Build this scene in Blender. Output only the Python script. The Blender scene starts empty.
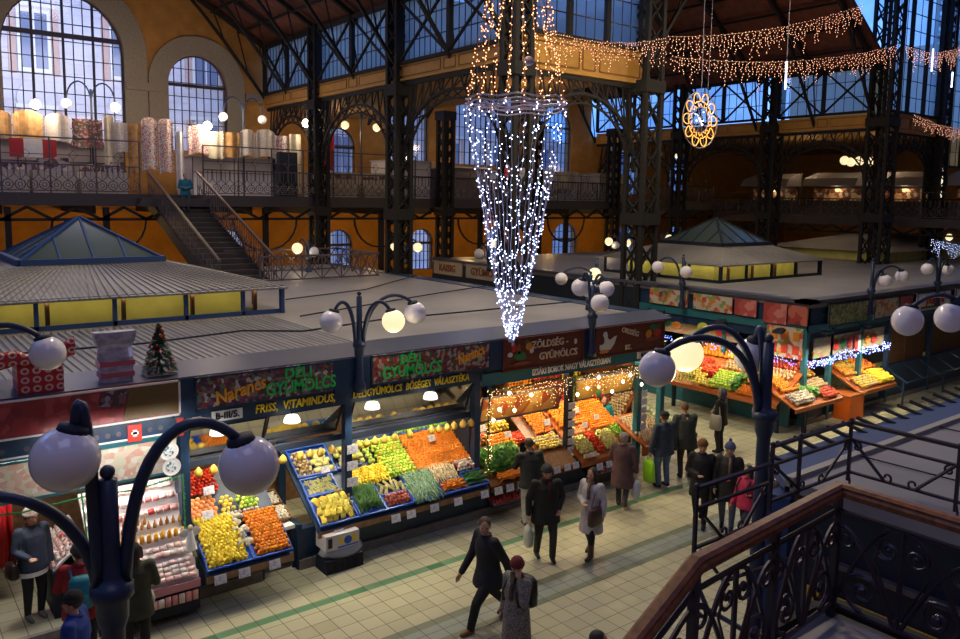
import bpy, math, random
from mathutils import Vector, Matrix
R = random.Random(7)
SC = bpy.context.scene
COL = SC.collection
PI = math.pi
# ------------------------------------------------------------ materials
_M = {}
def mat(name, col, rough=.55, metal=0., es=0., ecol=None, var=0., vs=8., bump=0., bs=60., rnd=0., col2=None, coat=0.):
    """plain procedural material; var = noise variation, rnd = per-object variation"""
    if name in _M: return _M[name]
    m = bpy.data.materials.new(name); m.use_nodes = True
    nt = m.node_tree; n = nt.nodes; b = n['Principled BSDF']
    b.inputs['Roughness'].default_value = rough; b.inputs['Metallic'].default_value = metal
    b.inputs['Coat Weight'].default_value = coat
    c = (*col, 1); b.inputs['Base Color'].default_value = c
    src = None
    if var or rnd or col2:
        mix = n.new('ShaderNodeMix'); mix.data_type = 'RGBA'
        c2 = (*col2, 1) if col2 else tuple(x * (1 - max(var, rnd)) for x in col) + (1,)
        mix.inputs['A'].default_value = c; mix.inputs['B'].default_value = c2
        if rnd:
            oi = n.new('ShaderNodeObjectInfo'); nt.links.new(oi.outputs['Random'], mix.inputs['Factor'])
        else:
            tc = n.new('ShaderNodeTexCoord'); no = n.new('ShaderNodeTexNoise'); no.inputs['Scale'].default_value = vs
            no.inputs['Detail'].default_value = 5
            rp = n.new('ShaderNodeMapRange'); rp.inputs['From Min'].default_value = .35; rp.inputs['From Max'].default_value = .65
            nt.links.new(tc.outputs['Object'], no.inputs['Vector']); nt.links.new(no.outputs['Fac'], rp.inputs['Value'])
            nt.links.new(rp.outputs['Result'], mix.inputs['Factor'])
        src = mix.outputs['Result']; nt.links.new(src, b.inputs['Base Color'])
    if bump:
        tc = n.new('ShaderNodeTexCoord'); no = n.new('ShaderNodeTexNoise'); no.inputs['Scale'].default_value = bs
        bp = n.new('ShaderNodeBump'); bp.inputs['Strength'].default_value = bump; bp.inputs['Distance'].default_value = .02
        nt.links.new(tc.outputs['Object'], no.inputs['Vector']); nt.links.new(no.outputs['Fac'], bp.inputs['Height'])
        nt.links.new(bp.outputs['Normal'], b.inputs['Normal'])
    if es:
        b.inputs['Emission Color'].default_value = (*(ecol or col), 1); b.inputs['Emission Strength'].default_value = es
    _M[name] = m; return m
def patch(name, cols, scale=14., rough=.4, coord='Object', stretch=(1, 1, 1)):
    """printed picture / mixed goods: voronoi cells in several colours"""
    if name in _M: return _M[name]
    m = bpy.data.materials.new(name); m.use_nodes = True; nt = m.node_tree; n = nt.nodes; b = n['Principled BSDF']
    b.inputs['Roughness'].default_value = rough
    tc = n.new('ShaderNodeTexCoord'); mp = n.new('ShaderNodeMapping'); mp.inputs['Scale'].default_value = stretch
    v = n.new('ShaderNodeTexVoronoi'); v.inputs['Scale'].default_value = scale
    sp = n.new('ShaderNodeSeparateColor'); r = n.new('ShaderNodeValToRGB'); r.color_ramp.interpolation = 'CONSTANT'
    el = r.color_ramp.elements
    while len(el) < len(cols): el.new(.5)
    for i, c in enumerate(cols): el[i].position = i / len(cols); el[i].color = (*c, 1)
    L = nt.links.new
    L(tc.outputs[coord], mp.inputs['Vector']); L(mp.outputs['Vector'], v.inputs['Vector']); L(v.outputs['Color'], sp.inputs['Color'])
    L(sp.outputs['Red'], r.inputs['Fac']); L(r.outputs['Color'], b.inputs['Base Color'])
    _M[name] = m; return m
# ------------------------------------------------------------ mesh builder
class MB:
    def __init__(s): s.v = []; s.f = []
    def add(s, vs, fs):
        k = len(s.v); s.v += [tuple(p) for p in vs]; s.f += [tuple(i + k for i in f) for f in fs]; return s
    def box(s, a, b):
        x0, y0, z0 = a; x1, y1, z1 = b
        return s.add([(x0,y0,z0),(x1,y0,z0),(x1,y1,z0),(x0,y1,z0),(x0,y0,z1),(x1,y0,z1),(x1,y1,z1),(x0,y1,z1)],
                     [(0,3,2,1),(4,5,6,7),(0,1,5,4),(1,2,6,5),(2,3,7,6),(3,0,4,7)])
    def hexa(s, p):   # 8 corners: bottom 4, top 4
        return s.add(p, [(0,3,2,1),(4,5,6,7),(0,1,5,4),(1,2,6,5),(2,3,7,6),(3,0,4,7)])
    def quad(s, a, b, c, d): return s.add([a,b,c,d], [(0,1,2,3)])
    def slab(s, q, t):   # quad with thickness t along -normal
        q = [Vector(p) for p in q]; n = (q[1]-q[0]).cross(q[2]-q[0]).normalized() * t
        return s.hexa([p - n for p in q] + q)
    def tube(s, pts, r, seg=6, cap=True, r1=None):
        pts = [Vector(p) for p in pts]; n = len(pts); rings = []
        up = None; vs = []
        for i, p in enumerate(pts):
            d = (pts[min(i+1, n-1)] - pts[max(i-1, 0)])
            if d.length < 1e-9: d = Vector((0, 0, 1))
            d.normalize()
            if up is None:
                up = Vector((0,0,1)) if abs(d.z) < .9 else Vector((1,0,0))
            a = d.cross(up)
            if a.length < 1e-4: a = d.cross(Vector((.3,.9,.1)))
            a.normalize(); b = a.cross(d).normalized(); up = b
            rr = r if r1 is None else r + (r1 - r) * i / max(1, n-1)
            for k in range(seg):
                t = 2*PI*(k+.5)/seg; vs.append(p + a*math.cos(t)*rr + b*math.sin(t)*rr)
        fs = []
        for i in range(n-1):
            for k in range(seg):
                fs.append((i*seg+k, i*seg+(k+1)%seg, (i+1)*seg+(k+1)%seg, (i+1)*seg+k))
        if cap: fs += [tuple(range(seg))[::-1], tuple((n-1)*seg+k for k in range(seg))]
        return s.add(vs, fs)
    def bar(s, a, b, w): return s.tube([a, b], w*.7071, 4)
    def lathe(s, c, prof, seg=16, axis=None):
        """prof = [(r, z)...] about a vertical axis through c"""
        M3 = Matrix.Identity(3)
        if axis is not None: M3 = Vector((0,0,1)).rotation_difference(Vector(axis)).to_matrix()
        c = Vector(c); vs = []; fs = []; n = len(prof)
        for r, z in prof:
            for k in range(seg):
                t = 2*PI*k/seg; vs.append(c + M3 @ Vector((r*math.cos(t), r*math.sin(t), z)))
        for i in range(n-1):
            for k in range(seg): fs.append((i*seg+k, i*seg+(k+1)%seg, (i+1)*seg+(k+1)%seg, (i+1)*seg+k))
        fs += [tuple(range(seg))[::-1], tuple((n-1)*seg+k for k in range(seg))]
        return s.add(vs, fs)
    def sph(s, c, r, seg=16, rings=10, sc=(1,1,1), rot=None):
        c = Vector(c); vs = [Vector((0,0,-1))]; fs = []
        for i in range(1, rings):
            a = PI*i/rings
            for k in range(seg): t = 2*PI*k/seg; vs.append(Vector((math.sin(a)*math.cos(t), math.sin(a)*math.sin(t), -math.cos(a))))
        vs.append(Vector((0,0,1)))
        for k in range(seg): fs.append((0, 1+(k+1)%seg, 1+k))
        for i in range(rings-2):
            for k in range(seg): fs.append((1+i*seg+k, 1+i*seg+(k+1)%seg, 1+(i+1)*seg+(k+1)%seg, 1+(i+1)*seg+k))
        l = len(vs)-1
        for k in range(seg): fs.append((l, 1+(rings-2)*seg+k, 1+(rings-2)*seg+(k+1)%seg))
        o = []
        for v in vs:
            v = Vector((v.x*sc[0], v.y*sc[1], v.z*sc[2]))*r
            if rot is not None: v = rot @ v
            o.append(c+v)
        return s.add(o, fs)
    def loft(s, rings):   # list of closed rings (same count), capped
        n = len(rings[0]); vs = [p for r in rings for p in r]; fs = []
        for i in range(len(rings)-1):
            for k in range(n): fs.append((i*n+k, i*n+(k+1)%n, (i+1)*n+(k+1)%n, (i+1)*n+k))
        fs += [tuple(range(n))[::-1], tuple((len(rings)-1)*n+k for k in range(n))]
        return s.add(vs, fs)
    def mesh(s, name, m=None, smooth=False):
        me = bpy.data.meshes.new(name); me.from_pydata(s.v, [], s.f)
        if m: me.materials.append(m)
        if smooth: me.shade_smooth()
        me.update(); return me
    def obj(s, name, m, parent=None, smooth=False, loc=None, **tags):
        o = bpy.data.objects.new(name, s.mesh(name, m, smooth)); COL.objects.link(o)
        if loc is not None: o.location = loc
        if parent is not None: o.parent = parent
        for k, v in tags.items(): o[k] = v
        return o
def tag(o, label, cat, group=None, kind=None):
    o['label'] = label; o['category'] = cat
    if group: o['group'] = group
    if kind: o['kind'] = kind
    return o
def thing(name, label, cat, loc=(0,0,0), rz=0., group=None):
    o = bpy.data.objects.new(name, None); COL.objects.link(o); o.location = loc; o.rotation_euler = (0,0,rz)
    o.empty_display_size = .1
    return tag(o, label, cat, group)
def struct(name, mb, m, parent=None, smooth=False):
    o = mb.obj(name, m, parent, smooth)
    if parent is None: o['kind'] = 'structure'
    return o
def sempty(name, loc=(0,0,0)):
    o = bpy.data.objects.new(name, None); COL.objects.link(o); o.location = loc; o['kind'] = 'structure'; return o
def dup(o, loc=None, rot=None, sc=None, parent=None, label=None, group=None):
    c = o.copy(); COL.objects.link(c)
    if parent is not None: c.parent = parent
    if loc is not None: c.location = loc
    if rot is not None: c.rotation_euler = rot
    if sc is not None: c.scale = sc if hasattr(sc, '__len__') else (sc, sc, sc)
    if label: c['label'] = label
    if group: c['group'] = group
    for ch in list(o.children): dup(ch, parent=c)
    return c
_dg = None
def to_mesh_obj(o, name, m, parent=None, smooth=False):
    """evaluate curve/modifier object into a plain mesh object"""
    dg = bpy.context.evaluated_depsgraph_get(); me = bpy.data.meshes.new_from_object(o.evaluated_get(dg))
    me.materials.clear(); me.materials.append(m)
    if smooth: me.shade_smooth()
    n = bpy.data.objects.new(name, me); COL.objects.link(n); n.matrix_world = o.matrix_world.copy()
    if parent is not None: n.parent = parent
    bpy.data.objects.remove(o, do_unlink=True)
    return n
def text(s, size, m, loc, facing=0., name='lettering', parent=None, tilt=0., ext=.008, xs=1., shear=0., align='CENTER', roll=0.):
    """facing: rotation about z, 0 = reads along +X and faces -Y"""
    cu = bpy.data.curves.new('txt', 'FONT'); cu.body = s; cu.size = size; cu.extrude = ext; cu.offset = size*.018
    cu.align_x = align; cu.align_y = 'CENTER'; cu.resolution_u = 2; cu.shear = shear
    o = bpy.data.objects.new('txt', cu); COL.objects.link(o)
    o.matrix_world = Matrix.Translation(loc) @ Matrix.Rotation(facing, 4, 'Z') @ Matrix.Rotation(PI/2+tilt, 4, 'X') @ Matrix.Rotation(roll, 4, 'Z') @ Matrix.Diagonal((xs, 1, 1, 1))
    bpy.context.view_layer.update()
    return to_mesh_obj(o, name, m, parent)
def plate(name, outer, holes, y, t, m, plane='Y', parent=None, flip=False):
    """flat wall with holes; points are (x, z) in plane Y=y (or (y, z) in plane X=y)"""
    cu = bpy.data.curves.new('pl', 'CURVE'); cu.dimensions = '2D'; cu.fill_mode = 'BOTH'; cu.extrude = t/2
    for poly in [outer] + holes:
        sp = cu.splines.new('POLY'); sp.points.add(len(poly)-1); sp.use_cyclic_u = True
        for p, (a, b) in zip(sp.points, poly): p.co = (a, b, 0, 1)
    o = bpy.data.objects.new('pl', cu); COL.objects.link(o)
    if plane == 'Y': o.matrix_world = Matrix.Translation((0, y, 0)) @ Matrix.Rotation(PI/2, 4, 'X')
    else: o.matrix_world = Matrix(((0,0,1,y),(1,0,0,0),(0,1,0,0),(0,0,0,1)))
    bpy.context.view_layer.update()
    return to_mesh_obj(o, name, m, parent)
def arch(x0, x1, z0, zs, n=14):
    """window outline: sill z0, spring zs, round head"""
    c = (x0+x1)/2; r = (x1-x0)/2
    return [(x0, z0), (x1, z0)] + [(c + r*math.cos(PI*i/n), zs + r*math.sin(PI*i/n)) for i in range(n+1)]
def lamp(kind, loc, power, col, size=.3, rot=None, name='lamp_light', spot=None, sy=None):
    l = bpy.data.lights.new(name, kind); l.energy = power; l.color = col
    if kind == 'AREA':
        l.size = size
        if sy: l.shape = 'RECTANGLE'; l.size_y = sy
    elif kind == 'SPOT': l.shadow_soft_size = size; l.spot_size = spot or 1.5; l.spot_blend = .6
    else: l.shadow_soft_size = size
    o = bpy.data.objects.new(name, l); COL.objects.link(o); o.location = loc
    if rot: o.rotation_euler = rot
    return o
# ------------------------------------------------------------ palette
navy = mat('painted_navy', (.012,.04,.10), .45, var=.3)
navy_dk = mat('dark_navy', (.005,.011,.028), .7)
teal = mat('painted_teal', (.02,.13,.17), .45)
blue = mat('painted_blue', (.012,.045,.17), .6)
iron = mat('dark_iron', (.009,.0075,.009), .75, .0, var=.4)
iron_v = mat('violet_grey_iron', (.12,.10,.125), .5, .3, var=.3)
white = mat('white_paint', (.75,.74,.72), .5)
paper = patch('printed_paper', [(.8,.8,.85),(.8,.8,.85),(.75,.75,.82),(.55,.55,.68)], 45)
wood = mat('varnished_wood', (.22,.075,.025), .35, var=.45, vs=14)
wood_o = mat('orange_wood', (.5,.14,.03), .45, var=.25)
wood_l = mat('pale_crate_wood', (.32,.17,.07), .6, var=.35)
crate_b = mat('blue_crate_plastic', (.015,.09,.5), .35)
# ============================================================ SETTING
def tex(m):
    nt = m.node_tree; return nt, nt.nodes, nt.links.new, nt.nodes['Principled BSDF']
# floor: 31 cm cream tiles, green border stripes
fm = mat('floor_tiles', (.5,.48,.36), .3); nt, n, L, b = tex(fm)
tc = n.new('ShaderNodeTexCoord'); sx = n.new('ShaderNodeSeparateXYZ'); L(tc.outputs['Object'], sx.inputs['Vector'])
def mth(op, a, b=None, c=None):
    x = n.new('ShaderNodeMath'); x.operation = op
    for i, v in enumerate((a, b, c)):
        if v is None: continue
        if isinstance(v, (int, float)): x.inputs[i].default_value = v
        else: L(v, x.inputs[i])
    return x.outputs[0]
def band(src, lo, hi): return mth('MULTIPLY', mth('GREATER_THAN', src, lo), mth('LESS_THAN', src, hi))
def orr(*a):
    r = a[0]
    for x in a[1:]: r = mth('MAXIMUM', r, x)
    return r
X, Y = sx.outputs['X'], sx.outputs['Y']
def grid(src, off, w):   # 1 on grout
    fr = mth('FRACT', mth('DIVIDE', mth('SUBTRACT', src, off), .31)); return orr(mth('LESS_THAN', fr, w), mth('GREATER_THAN', fr, 1-w))
inside = mth('LESS_THAN', X, 17.2)
s1 = band(Y, 10.95, 11.11); s2 = band(Y, 9.42, 9.57); s3 = band(Y, 8.93, 9.07); sA = band(X, 16.3, 16.46); sB = band(X, 19.9, 20.06)
stripe = mth('MULTIPLY', s1, inside)
mid = mth('MULTIPLY', band(Y, 9.07, 9.42), inside)
grout = orr(grid(X, 3.21, .018), grid(Y, 9.57, .018))
def mixc(f, a, bb):
    x = n.new('ShaderNodeMix'); x.data_type = 'RGBA'; L(f, x.inputs['Factor'])
    for k, v in (('A', a), ('B', bb)):
        if isinstance(v, tuple): x.inputs[k].default_value = (*v, 1)
        else: L(v, x.inputs[k])
    return x.outputs['Result']
cx = n.new('ShaderNodeCombineXYZ')
L(mth('FLOOR', mth('DIVIDE', mth('SUBTRACT', X, 3.21), .31)), cx.inputs[0]); L(mth('FLOOR', mth('DIVIDE', mth('SUBTRACT', Y, 9.57), .31)), cx.inputs[1])
wn = n.new('ShaderNodeTexWhiteNoise'); L(cx.outputs[0], wn.inputs['Vector'])
tile = mixc(wn.outputs['Value'], (.47,.46,.30), (.38,.375,.25))
no = n.new('ShaderNodeTexNoise'); no.inputs['Scale'].default_value = .6; L(tc.outputs['Object'], no.inputs['Vector'])
tile = mixc(mth('MULTIPLY', no.outputs['Fac'], .35), tile, (.36,.34,.30))
c = mixc(mid, tile, (.27,.31,.28)); c = mixc(mth('MULTIPLY', orr(s2,s3), inside), c, (.17,.20,.14)); c = mixc(stripe, c, (.08,.20,.11)); c = mixc(grout, c, (.10,.09,.07))
L(c, b.inputs['Base Color'])
L(mth('MULTIPLY_ADD', grout, .4, mth('MULTIPLY_ADD', wn.outputs['Value'], .08, .26)), b.inputs['Roughness'])
bp = n.new('ShaderNodeBump'); bp.inputs['Strength'].default_value = .25; bp.inputs['Distance'].default_value = .004; bp.invert = True
L(grout, bp.inputs['Height']); L(bp.outputs['Normal'], b.inputs['Normal'])
struct('floor', MB().box((-14,-8,-.3), (62,40,0)), fm)
# plaster colours
ochre = mat('ochre_plaster', (.42,.20,.045), .8, var=.25, vs=2)
orange = mat('orange_plaster', (.55,.23,.02), .8, var=.25, vs=1.5)
stone = mat('speckled_stone', (.34,.29,.23), .85, var=.5, vs=40)
yel = mat('yellow_panel', (.50,.26,.055), .6, var=.15, vs=3)
ywd = mat('panel_moulding', (.20,.085,.02), .6)
ceil_m = mat('reddish_brown_boards', (.16,.05,.03), .7, var=.4, vs=3)
# --- back wall with arched openings
bays_lo = [(19.3,20.9),(24.5,26.1),(29.9,31.5),(35.4,37.6),(41.5,43.4),(47,48.6)]
YB = 37.9
holes = [arch(5.0,9.65,8.4,12.4), arch(11.5,14.2,8.4,11.4,), arch(.6,3.1,8.4,11.4), arch(-6,-2,8.4,12)]
holes += [arch(a,bb,2.4,3.9) for a, bb in bays_lo + [(13.2,15.0),(6.4,8.2),(.5,2.3)]]
holes += [arch(a-.2,bb+.2,6.9,9.0) for a, bb in bays_lo if a < 21 or a > 40] + [arch(23.2,25.7,8.4,11.4),arch(27.6,32.25,8.4,12.4),arch(34.1,36.8,8.2,11.0)]
w = plate('wall_back', [(-14,5.7),(62,5.7),(62,10.6),(38.6,10.6),(38.6,17.5),(-14,17.5)], [h for h in holes if h[0][1] > 6], YB+.25, .5, ochre); w['kind'] = 'structure'
w = plate('wall_back_lower', [(-14,0),(62,0),(62,5.7),(-14,5.7)], [h for h in holes if h[0][1] < 6], YB+.25, .5, orange); w['kind'] = 'structure'
# stone surrounds
def ring(x0, x1, z0, zs, wd, y0, y1, nn=20):
    mb = MB(); c = (x0+x1)/2; r = (x1-x0)/2
    for i in range(nn):
        a0, a1 = PI*i/nn, PI*(i+1)/nn
        q = [(c+r*math.cos(a0), zs+r*math.sin(a0)), (c+(r+wd)*math.cos(a0), zs+(r+wd)*math.sin(a0)), (c+(r+wd)*math.cos(a1), zs+(r+wd)*math.sin(a1)), (c+r*math.cos(a1), zs+r*math.sin(a1))]
        mb.hexa([(x,y0,z) for x,z in q]+[(x,y1,z) for x,z in q])
    mb.box((x0-wd,y0,z0),(x0,y1,zs)); mb.box((x1,y0,z0),(x1+wd,y1,zs)); return mb
k = 1
for (a,bb,z0,zs,wd) in [(5.0,9.65,8.2,12.4,.95),(11.5,14.2,8.2,11.4,.85),(.6,3.1,8.2,11.4,.8)]:
    struct('trim_%d' % k, ring(a,bb,z0,zs,wd,YB-.12,YB+.1), stone); k += 1
struct('trim_%d' % k, MB().box((9.7,YB-.2,10.95),(11.4,YB,11.3)).box((15.1,YB-.2,10.9),(16.0,YB,11.25)), stone); k += 1
redln = mat('dark_red_line', (.22,.05,.02), .8)
pass
# windows of the back wall: bars + glass
glass = bpy.data.materials.new('window_glass'); glass.use_nodes = True; _M['window_glass'] = glass
nt = glass.node_tree; nt.nodes.clear()
o_ = nt.nodes.new('ShaderNodeOutputMaterial'); tr = nt.nodes.new('ShaderNodeBsdfTransparent'); gl = nt.nodes.new('ShaderNodeBsdfGlossy'); mx = nt.nodes.new('ShaderNodeMixShader')
tr.inputs[0].default_value = (.85,.88,.95,1); gl.inputs['Roughness'].default_value = .1; mx.inputs[0].default_value = .06
nt.links.new(tr.outputs[0], mx.inputs[1]); nt.links.new(gl.outputs[0], mx.inputs[2]); nt.links.new(mx.outputs[0], o_.inputs[0])
barm = mat('window_bars', (.03,.026,.05), .5)
wi = 1
def win_y(x0, x1, z0, zs, y, nx, dz, thick=(), heavy=1, arched=True):
    global wi
    r = (x1-x0)/2; c = (x0+x1)/2; mb = MB()
    top = lambda x: zs + (math.sqrt(max(0, r*r-(x-c)**2)) if arched else 0)
    for i in range(1, nx):
        x = x0+(x1-x0)*i/nx; wdt = .05 if i in thick else .018
        mb.box((x-wdt,y-.03,z0),(x+wdt,y+.03,top(x)))
    z = z0+dz
    while z < zs + (r if arched else -.01) - .02:
        hw = r if (z <= zs or not arched) else math.sqrt(max(0, r*r-(z-zs)**2))
        mb.box((c-hw,y-.025,z-.018),(c+hw,y+.025,z+.018)); z += dz
    pts = arch(x0+.02,x1-.02,z0,zs) if arched else [(x0,z0),(x1,z0),(x1,zs),(x0,zs)]
    mb.tube([(p[0],y,p[1]) for p in pts]+[(pts[0][0],y,pts[0][1])], .05, 4)
    if heavy: mb.box((x0,y-.06,zs+.45 if heavy == 2 else zs-.08),(x1,y+.06,zs+.65 if heavy == 2 else zs+.06))
    fr = struct('window_%d' % wi, mb, barm)
    g = MB().add([(p[0],y,p[1]) for p in pts], [tuple(range(len(pts)))]).obj('window_pane', glass, fr); wi += 1
win_y(5.0,9.65,8.4,12.4,YB+.2,12,.72,(3,6,9),2)
win_y(11.5,14.2,8.4,11.4,YB+.2,8,.62,(),1)
win_y(.6,3.1,8.4,11.4,YB+.2,8,.62); win_y(-6,-2,8.4,12,YB+.2,10,.7)
for a, bb in bays_lo + [(13.2,15.0),(6.4,8.2),(.5,2.3)]: win_y(a,bb,2.4,3.9,YB+.2,6,.5)
for a, bb in bays_lo:
    if a < 21 or a > 40: win_y(a-.2,bb+.2,6.9,9.0,YB+.2,6,.55)
win_y(23.2,25.7,8.4,11.4,YB+.2,8,.62); win_y(27.6,32.25,8.4,12.4,YB+.2,12,.72,(3,6,9),2); win_y(34.1,36.8,8.2,11.0,YB+.2,8,.62)
# building across the street, seen through the windows
fac = mat('facade_render', (.66,.64,.70), .8, var=.12, vs=1.2)
bd = thing('apartment_building', 'pale stone building across the street behind the tall arched windows', 'building', (20,46.5,0))
mb = MB().box((-40,0,0),(0,3,22)).box((0,0,0),(20,3,14)).box((20,0,0),(44,3,11))
for i in range(44): mb.box((-40,-.05,.5*i),(44 if i < 22 else 0,0,.5*i+.44))
mb.obj('wall', fac, bd)
gdk = mat('street_window_glass', (.20,.24,.36), .15); tw = mat('terracotta_panel', (.60,.42,.36), .8, var=.1)
for zz in (2.2, 7.6, 12.6):
    for i in range(17):
        x = -33+4.3*i - .9
        if zz > 8 and x > -1: continue
        f = MB().box((x-.75,-.18,zz-.2),(x+.75,-.05,zz+2.9)).box((x-.95,-.28,zz+3.0),(x+.95,-.05,zz+3.2)).obj('window_frame', white, bd)
        MB().box((x-.6,-.2,zz),(x-.05,-.18,zz+2.7)).box((x+.05,-.2,zz),(x+.6,-.18,zz+2.7)).obj('window_glazing', gdk, f)
        if zz == 7.6: MB().lathe((0,0,0),[(.9,0),(.9,.12)],16,(0,-1,0)).obj('arched_pediment', fac, bd, loc=(x,-.1,zz+3.5))
        MB().box((x-1.15,-.1,zz-.3),(x-.8,-.04,zz+3)).box((x+.8,-.1,zz-.3),(x+1.15,-.04,zz+3)).obj('panel', tw, bd)
# --- clerestory bands, windows, columns
def panel_band_x(x, y0, y1, z0, z1, nm):
    global k
    o = struct('trim_%d' % k, MB().box((x-.12,y0,z0),(x+.12,y1,z1)), yel); k += 1
    mo = MB(); L_ = y1-y0; a = z0+.14; b2 = z1-.12
    for u0, u1 in ((.05,.42),(.45,.55),(.58,.95)):
        ya, yb = y0+L_*u0, y0+L_*u1
        mo.tube([(x-.13,ya,a),(x-.13,yb,a),(x-.13,yb,b2),(x-.13,ya,b2),(x-.13,ya,a)],.022,4)
    mo.obj('moulding', ywd, o)
def panel_band_y(y, x0, x1, z0, z1):
    global k
    o = struct('trim_%d' % k, MB().box((x0,y-.12,z0),(x1,y+.12,z1)), yel); k += 1
    mo = MB(); L_ = x1-x0; a = z0+.18; b2 = z1-.2
    for u0, u1 in ((.03,.42),(.45,.56),(.60,.97)):
        xa, xb = x0+L_*u0, x0+L_*u1
        mo.tube([(xa,y-.13,a),(xb,y-.13,a),(xb,y-.13,b2),(xa,y-.13,b2),(xa,y-.13,a)],.025,4)
    mo.obj('moulding', ywd, o)
ribg = bpy.data.materials.new('ribbed_glass'); ribg.use_nodes = True; nt = ribg.node_tree; nt.nodes.clear()
o_ = nt.nodes.new('ShaderNodeOutputMaterial'); tr = nt.nodes.new('ShaderNodeBsdfTransparent'); gl = nt.nodes.new('ShaderNodeBsdfTranslucent'); mx = nt.nodes.new('ShaderNodeMixShader')
tcn = nt.nodes.new('ShaderNodeTexCoord'); nz = nt.nodes.new('ShaderNodeTexNoise'); nz.inputs['Scale'].default_value = .9; nz.inputs['Detail'].default_value = 4
rr = nt.nodes.new('ShaderNodeMapRange'); rr.inputs['To Min'].default_value = .6; rr.inputs['To Max'].default_value = 1.
cc = nt.nodes.new('ShaderNodeVectorMath'); cc.operation = 'SCALE'; cc.inputs[0].default_value = (.85,.93,1.)
nt.links.new(tcn.outputs['Object'], nz.inputs['Vector']); nt.links.new(nz.outputs['Fac'], rr.inputs['Value']); nt.links.new(rr.outputs['Result'], cc.inputs['Scale']); nt.links.new(cc.outputs['Vector'], tr.inputs[0])
gl.inputs['Color'].default_value = (.75,.88,.95,1); mx.inputs[0].default_value = .45
nt.links.new(tr.outputs[0], mx.inputs[1]); nt.links.new(gl.outputs[0], mx.inputs[2]); nt.links.new(mx.outputs[0], o_.inputs[0])
def clere(axis, c, u0, u1, z0, z1, cross=True, step=.33, dz=.75, nm=2):
    """glazed strip; axis 'X' -> plane X=c, u runs along Y"""
    global wi
    P = (lambda u, z, d=0: (c-d, u, z)) if axis == 'X' else (lambda u, z, d=0: (u, c-d, z))
    mb = MB(); n_ = max(2, int((u1-u0)/step))
    for i in range(1, n_):
        u = u0+(u1-u0)*i/n_; mb.bar(P(u,z0), P(u,z1), .025)
    z = z0+dz
    while z < z1-.2: mb.bar(P(u0,z), P(u1,z), .035); z += dz
    hb = MB()
    for i in range(nm+1):
        u = u0+(u1-u0)*i/nm; hb.bar(P(u,z0,.15), P(u,z1,.15), .16)
    hb.bar(P(u0,z0,.15), P(u1,z0,.15), .12); hb.bar(P(u0,z1,.15), P(u1,z1,.15), .16)
    if cross:
        for i in range(nm):
            a, b2 = u0+(u1-u0)*i/nm, u0+(u1-u0)*(i+1)/nm
            zz = z0
            while zz < z1-.5:
                zt = min(z1, zz+ (z1-z0 if z1-z0 < 3 else 2.6))
                hb.bar(P(a,zz,.2), P(b2,zt,.2), .08); hb.bar(P(a,zt,.2), P(b2,zz,.2), .08)
                if zt < z1: hb.bar(P(a,zt,.2), P(b2,zt,.2), .07)
                zz = zt
    fr = struct('window_%d' % wi, mb, barm); hb.obj('cross_bracing', iron, fr)
    MB().quad(P(u0,z0,-.03),P(u1,z0,-.03),P(u1,z1,-.03),P(u0,z1,-.03)).obj('window_pane', ribg, fr); wi += 1
def arch_truss(axis, c, u0, u1, ztop, zlow, label, sag=.45, nseg=14):
    P = (lambda u, z, d=0: (c+d, u, z)) if axis == 'X' else (lambda u, z, d=0: (u, c+d, z))
    mb = MB(); mid_ = (u0+u1)/2; r = (u1-u0)/2; low = []
    for i in range(nseg+1):
        a = PI*i/nseg; low.append((mid_-r*math.cos(a), zlow+(ztop-sag-zlow)*math.sin(a)))
    mb.tube([P(u,z) for u,z in low], .07, 4)
    low2 = [(mid_-(r-.0)*math.cos(PI*i/nseg)*.86, zlow+(ztop-sag-.3-zlow)*math.sin(PI*i/nseg)) for i in range(nseg+1)]
    mb.tube([P(u,z) for u,z in low2], .045, 4)
    for i in range(nseg):
        mb.bar(P(*low[i]), P(*low2[i+1]), .04); mb.bar(P(*low2[i]), P(*low[i+1]), .04)
    mb.bar(P(u0,ztop), P(u1,ztop), .14)
    for i in range(1, nseg):
        u = u0+(u1-u0)*i/nseg
        j = min(range(nseg+1), key=lambda q: abs(low[q][0]-u)); mb.bar(P(u,ztop), P(*low[j]), .05)
        mb.bar(P(u,ztop), P(*low[min(nseg,j+1)]), .035)
    return tag(mb.obj('arched_girder', iron), label, 'girder')
def column(x, y, ztop, label, w=.5, lat=True, zb=0.):
    t = thing('iron_column', label, 'column', (x,y,0))
    h = w/2; mb = MB()
    for sx_ in (-h, h):
        for sy_ in (-h, h): mb.box((sx_-.075,sy_-.075,zb),(sx_+.075,sy_+.075,ztop))
    mb.box((-.07,-.07,zb),(.07,.07,ztop)); mb.obj('shaft', iron, t)
    lc = MB(); z = zb; st = w*1.1
    while z < ztop-st:
        for s in (-h, h):
            lc.bar((-h,s,z),(h,s,z+st),.055); lc.bar((h,s,z),(-h,s,z+st),.055)
            lc.bar((s,-h,z),(s,h,z+st),.055); lc.bar((s,h,z),(s,-h,z+st),.055)
        z += st
    lc.obj('lacing', iron, t)
    MB().box((-h-.15,-h-.15,0),(h+.15,h+.15,.5)).obj('base', iron, t)
    MB().box((-h-.12,-h-.12,5.6),(h+.12,h+.12,6.0)).box((-h-.12,-h-.12,10.1),(h+.12,h+.12,10.5)).obj('collar', iron, t)
    # curved roof ribs springing from the head of the column
    return t
XT = 16.0; ys = [18.9, 25.5, 32.0, 37.6]
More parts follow.
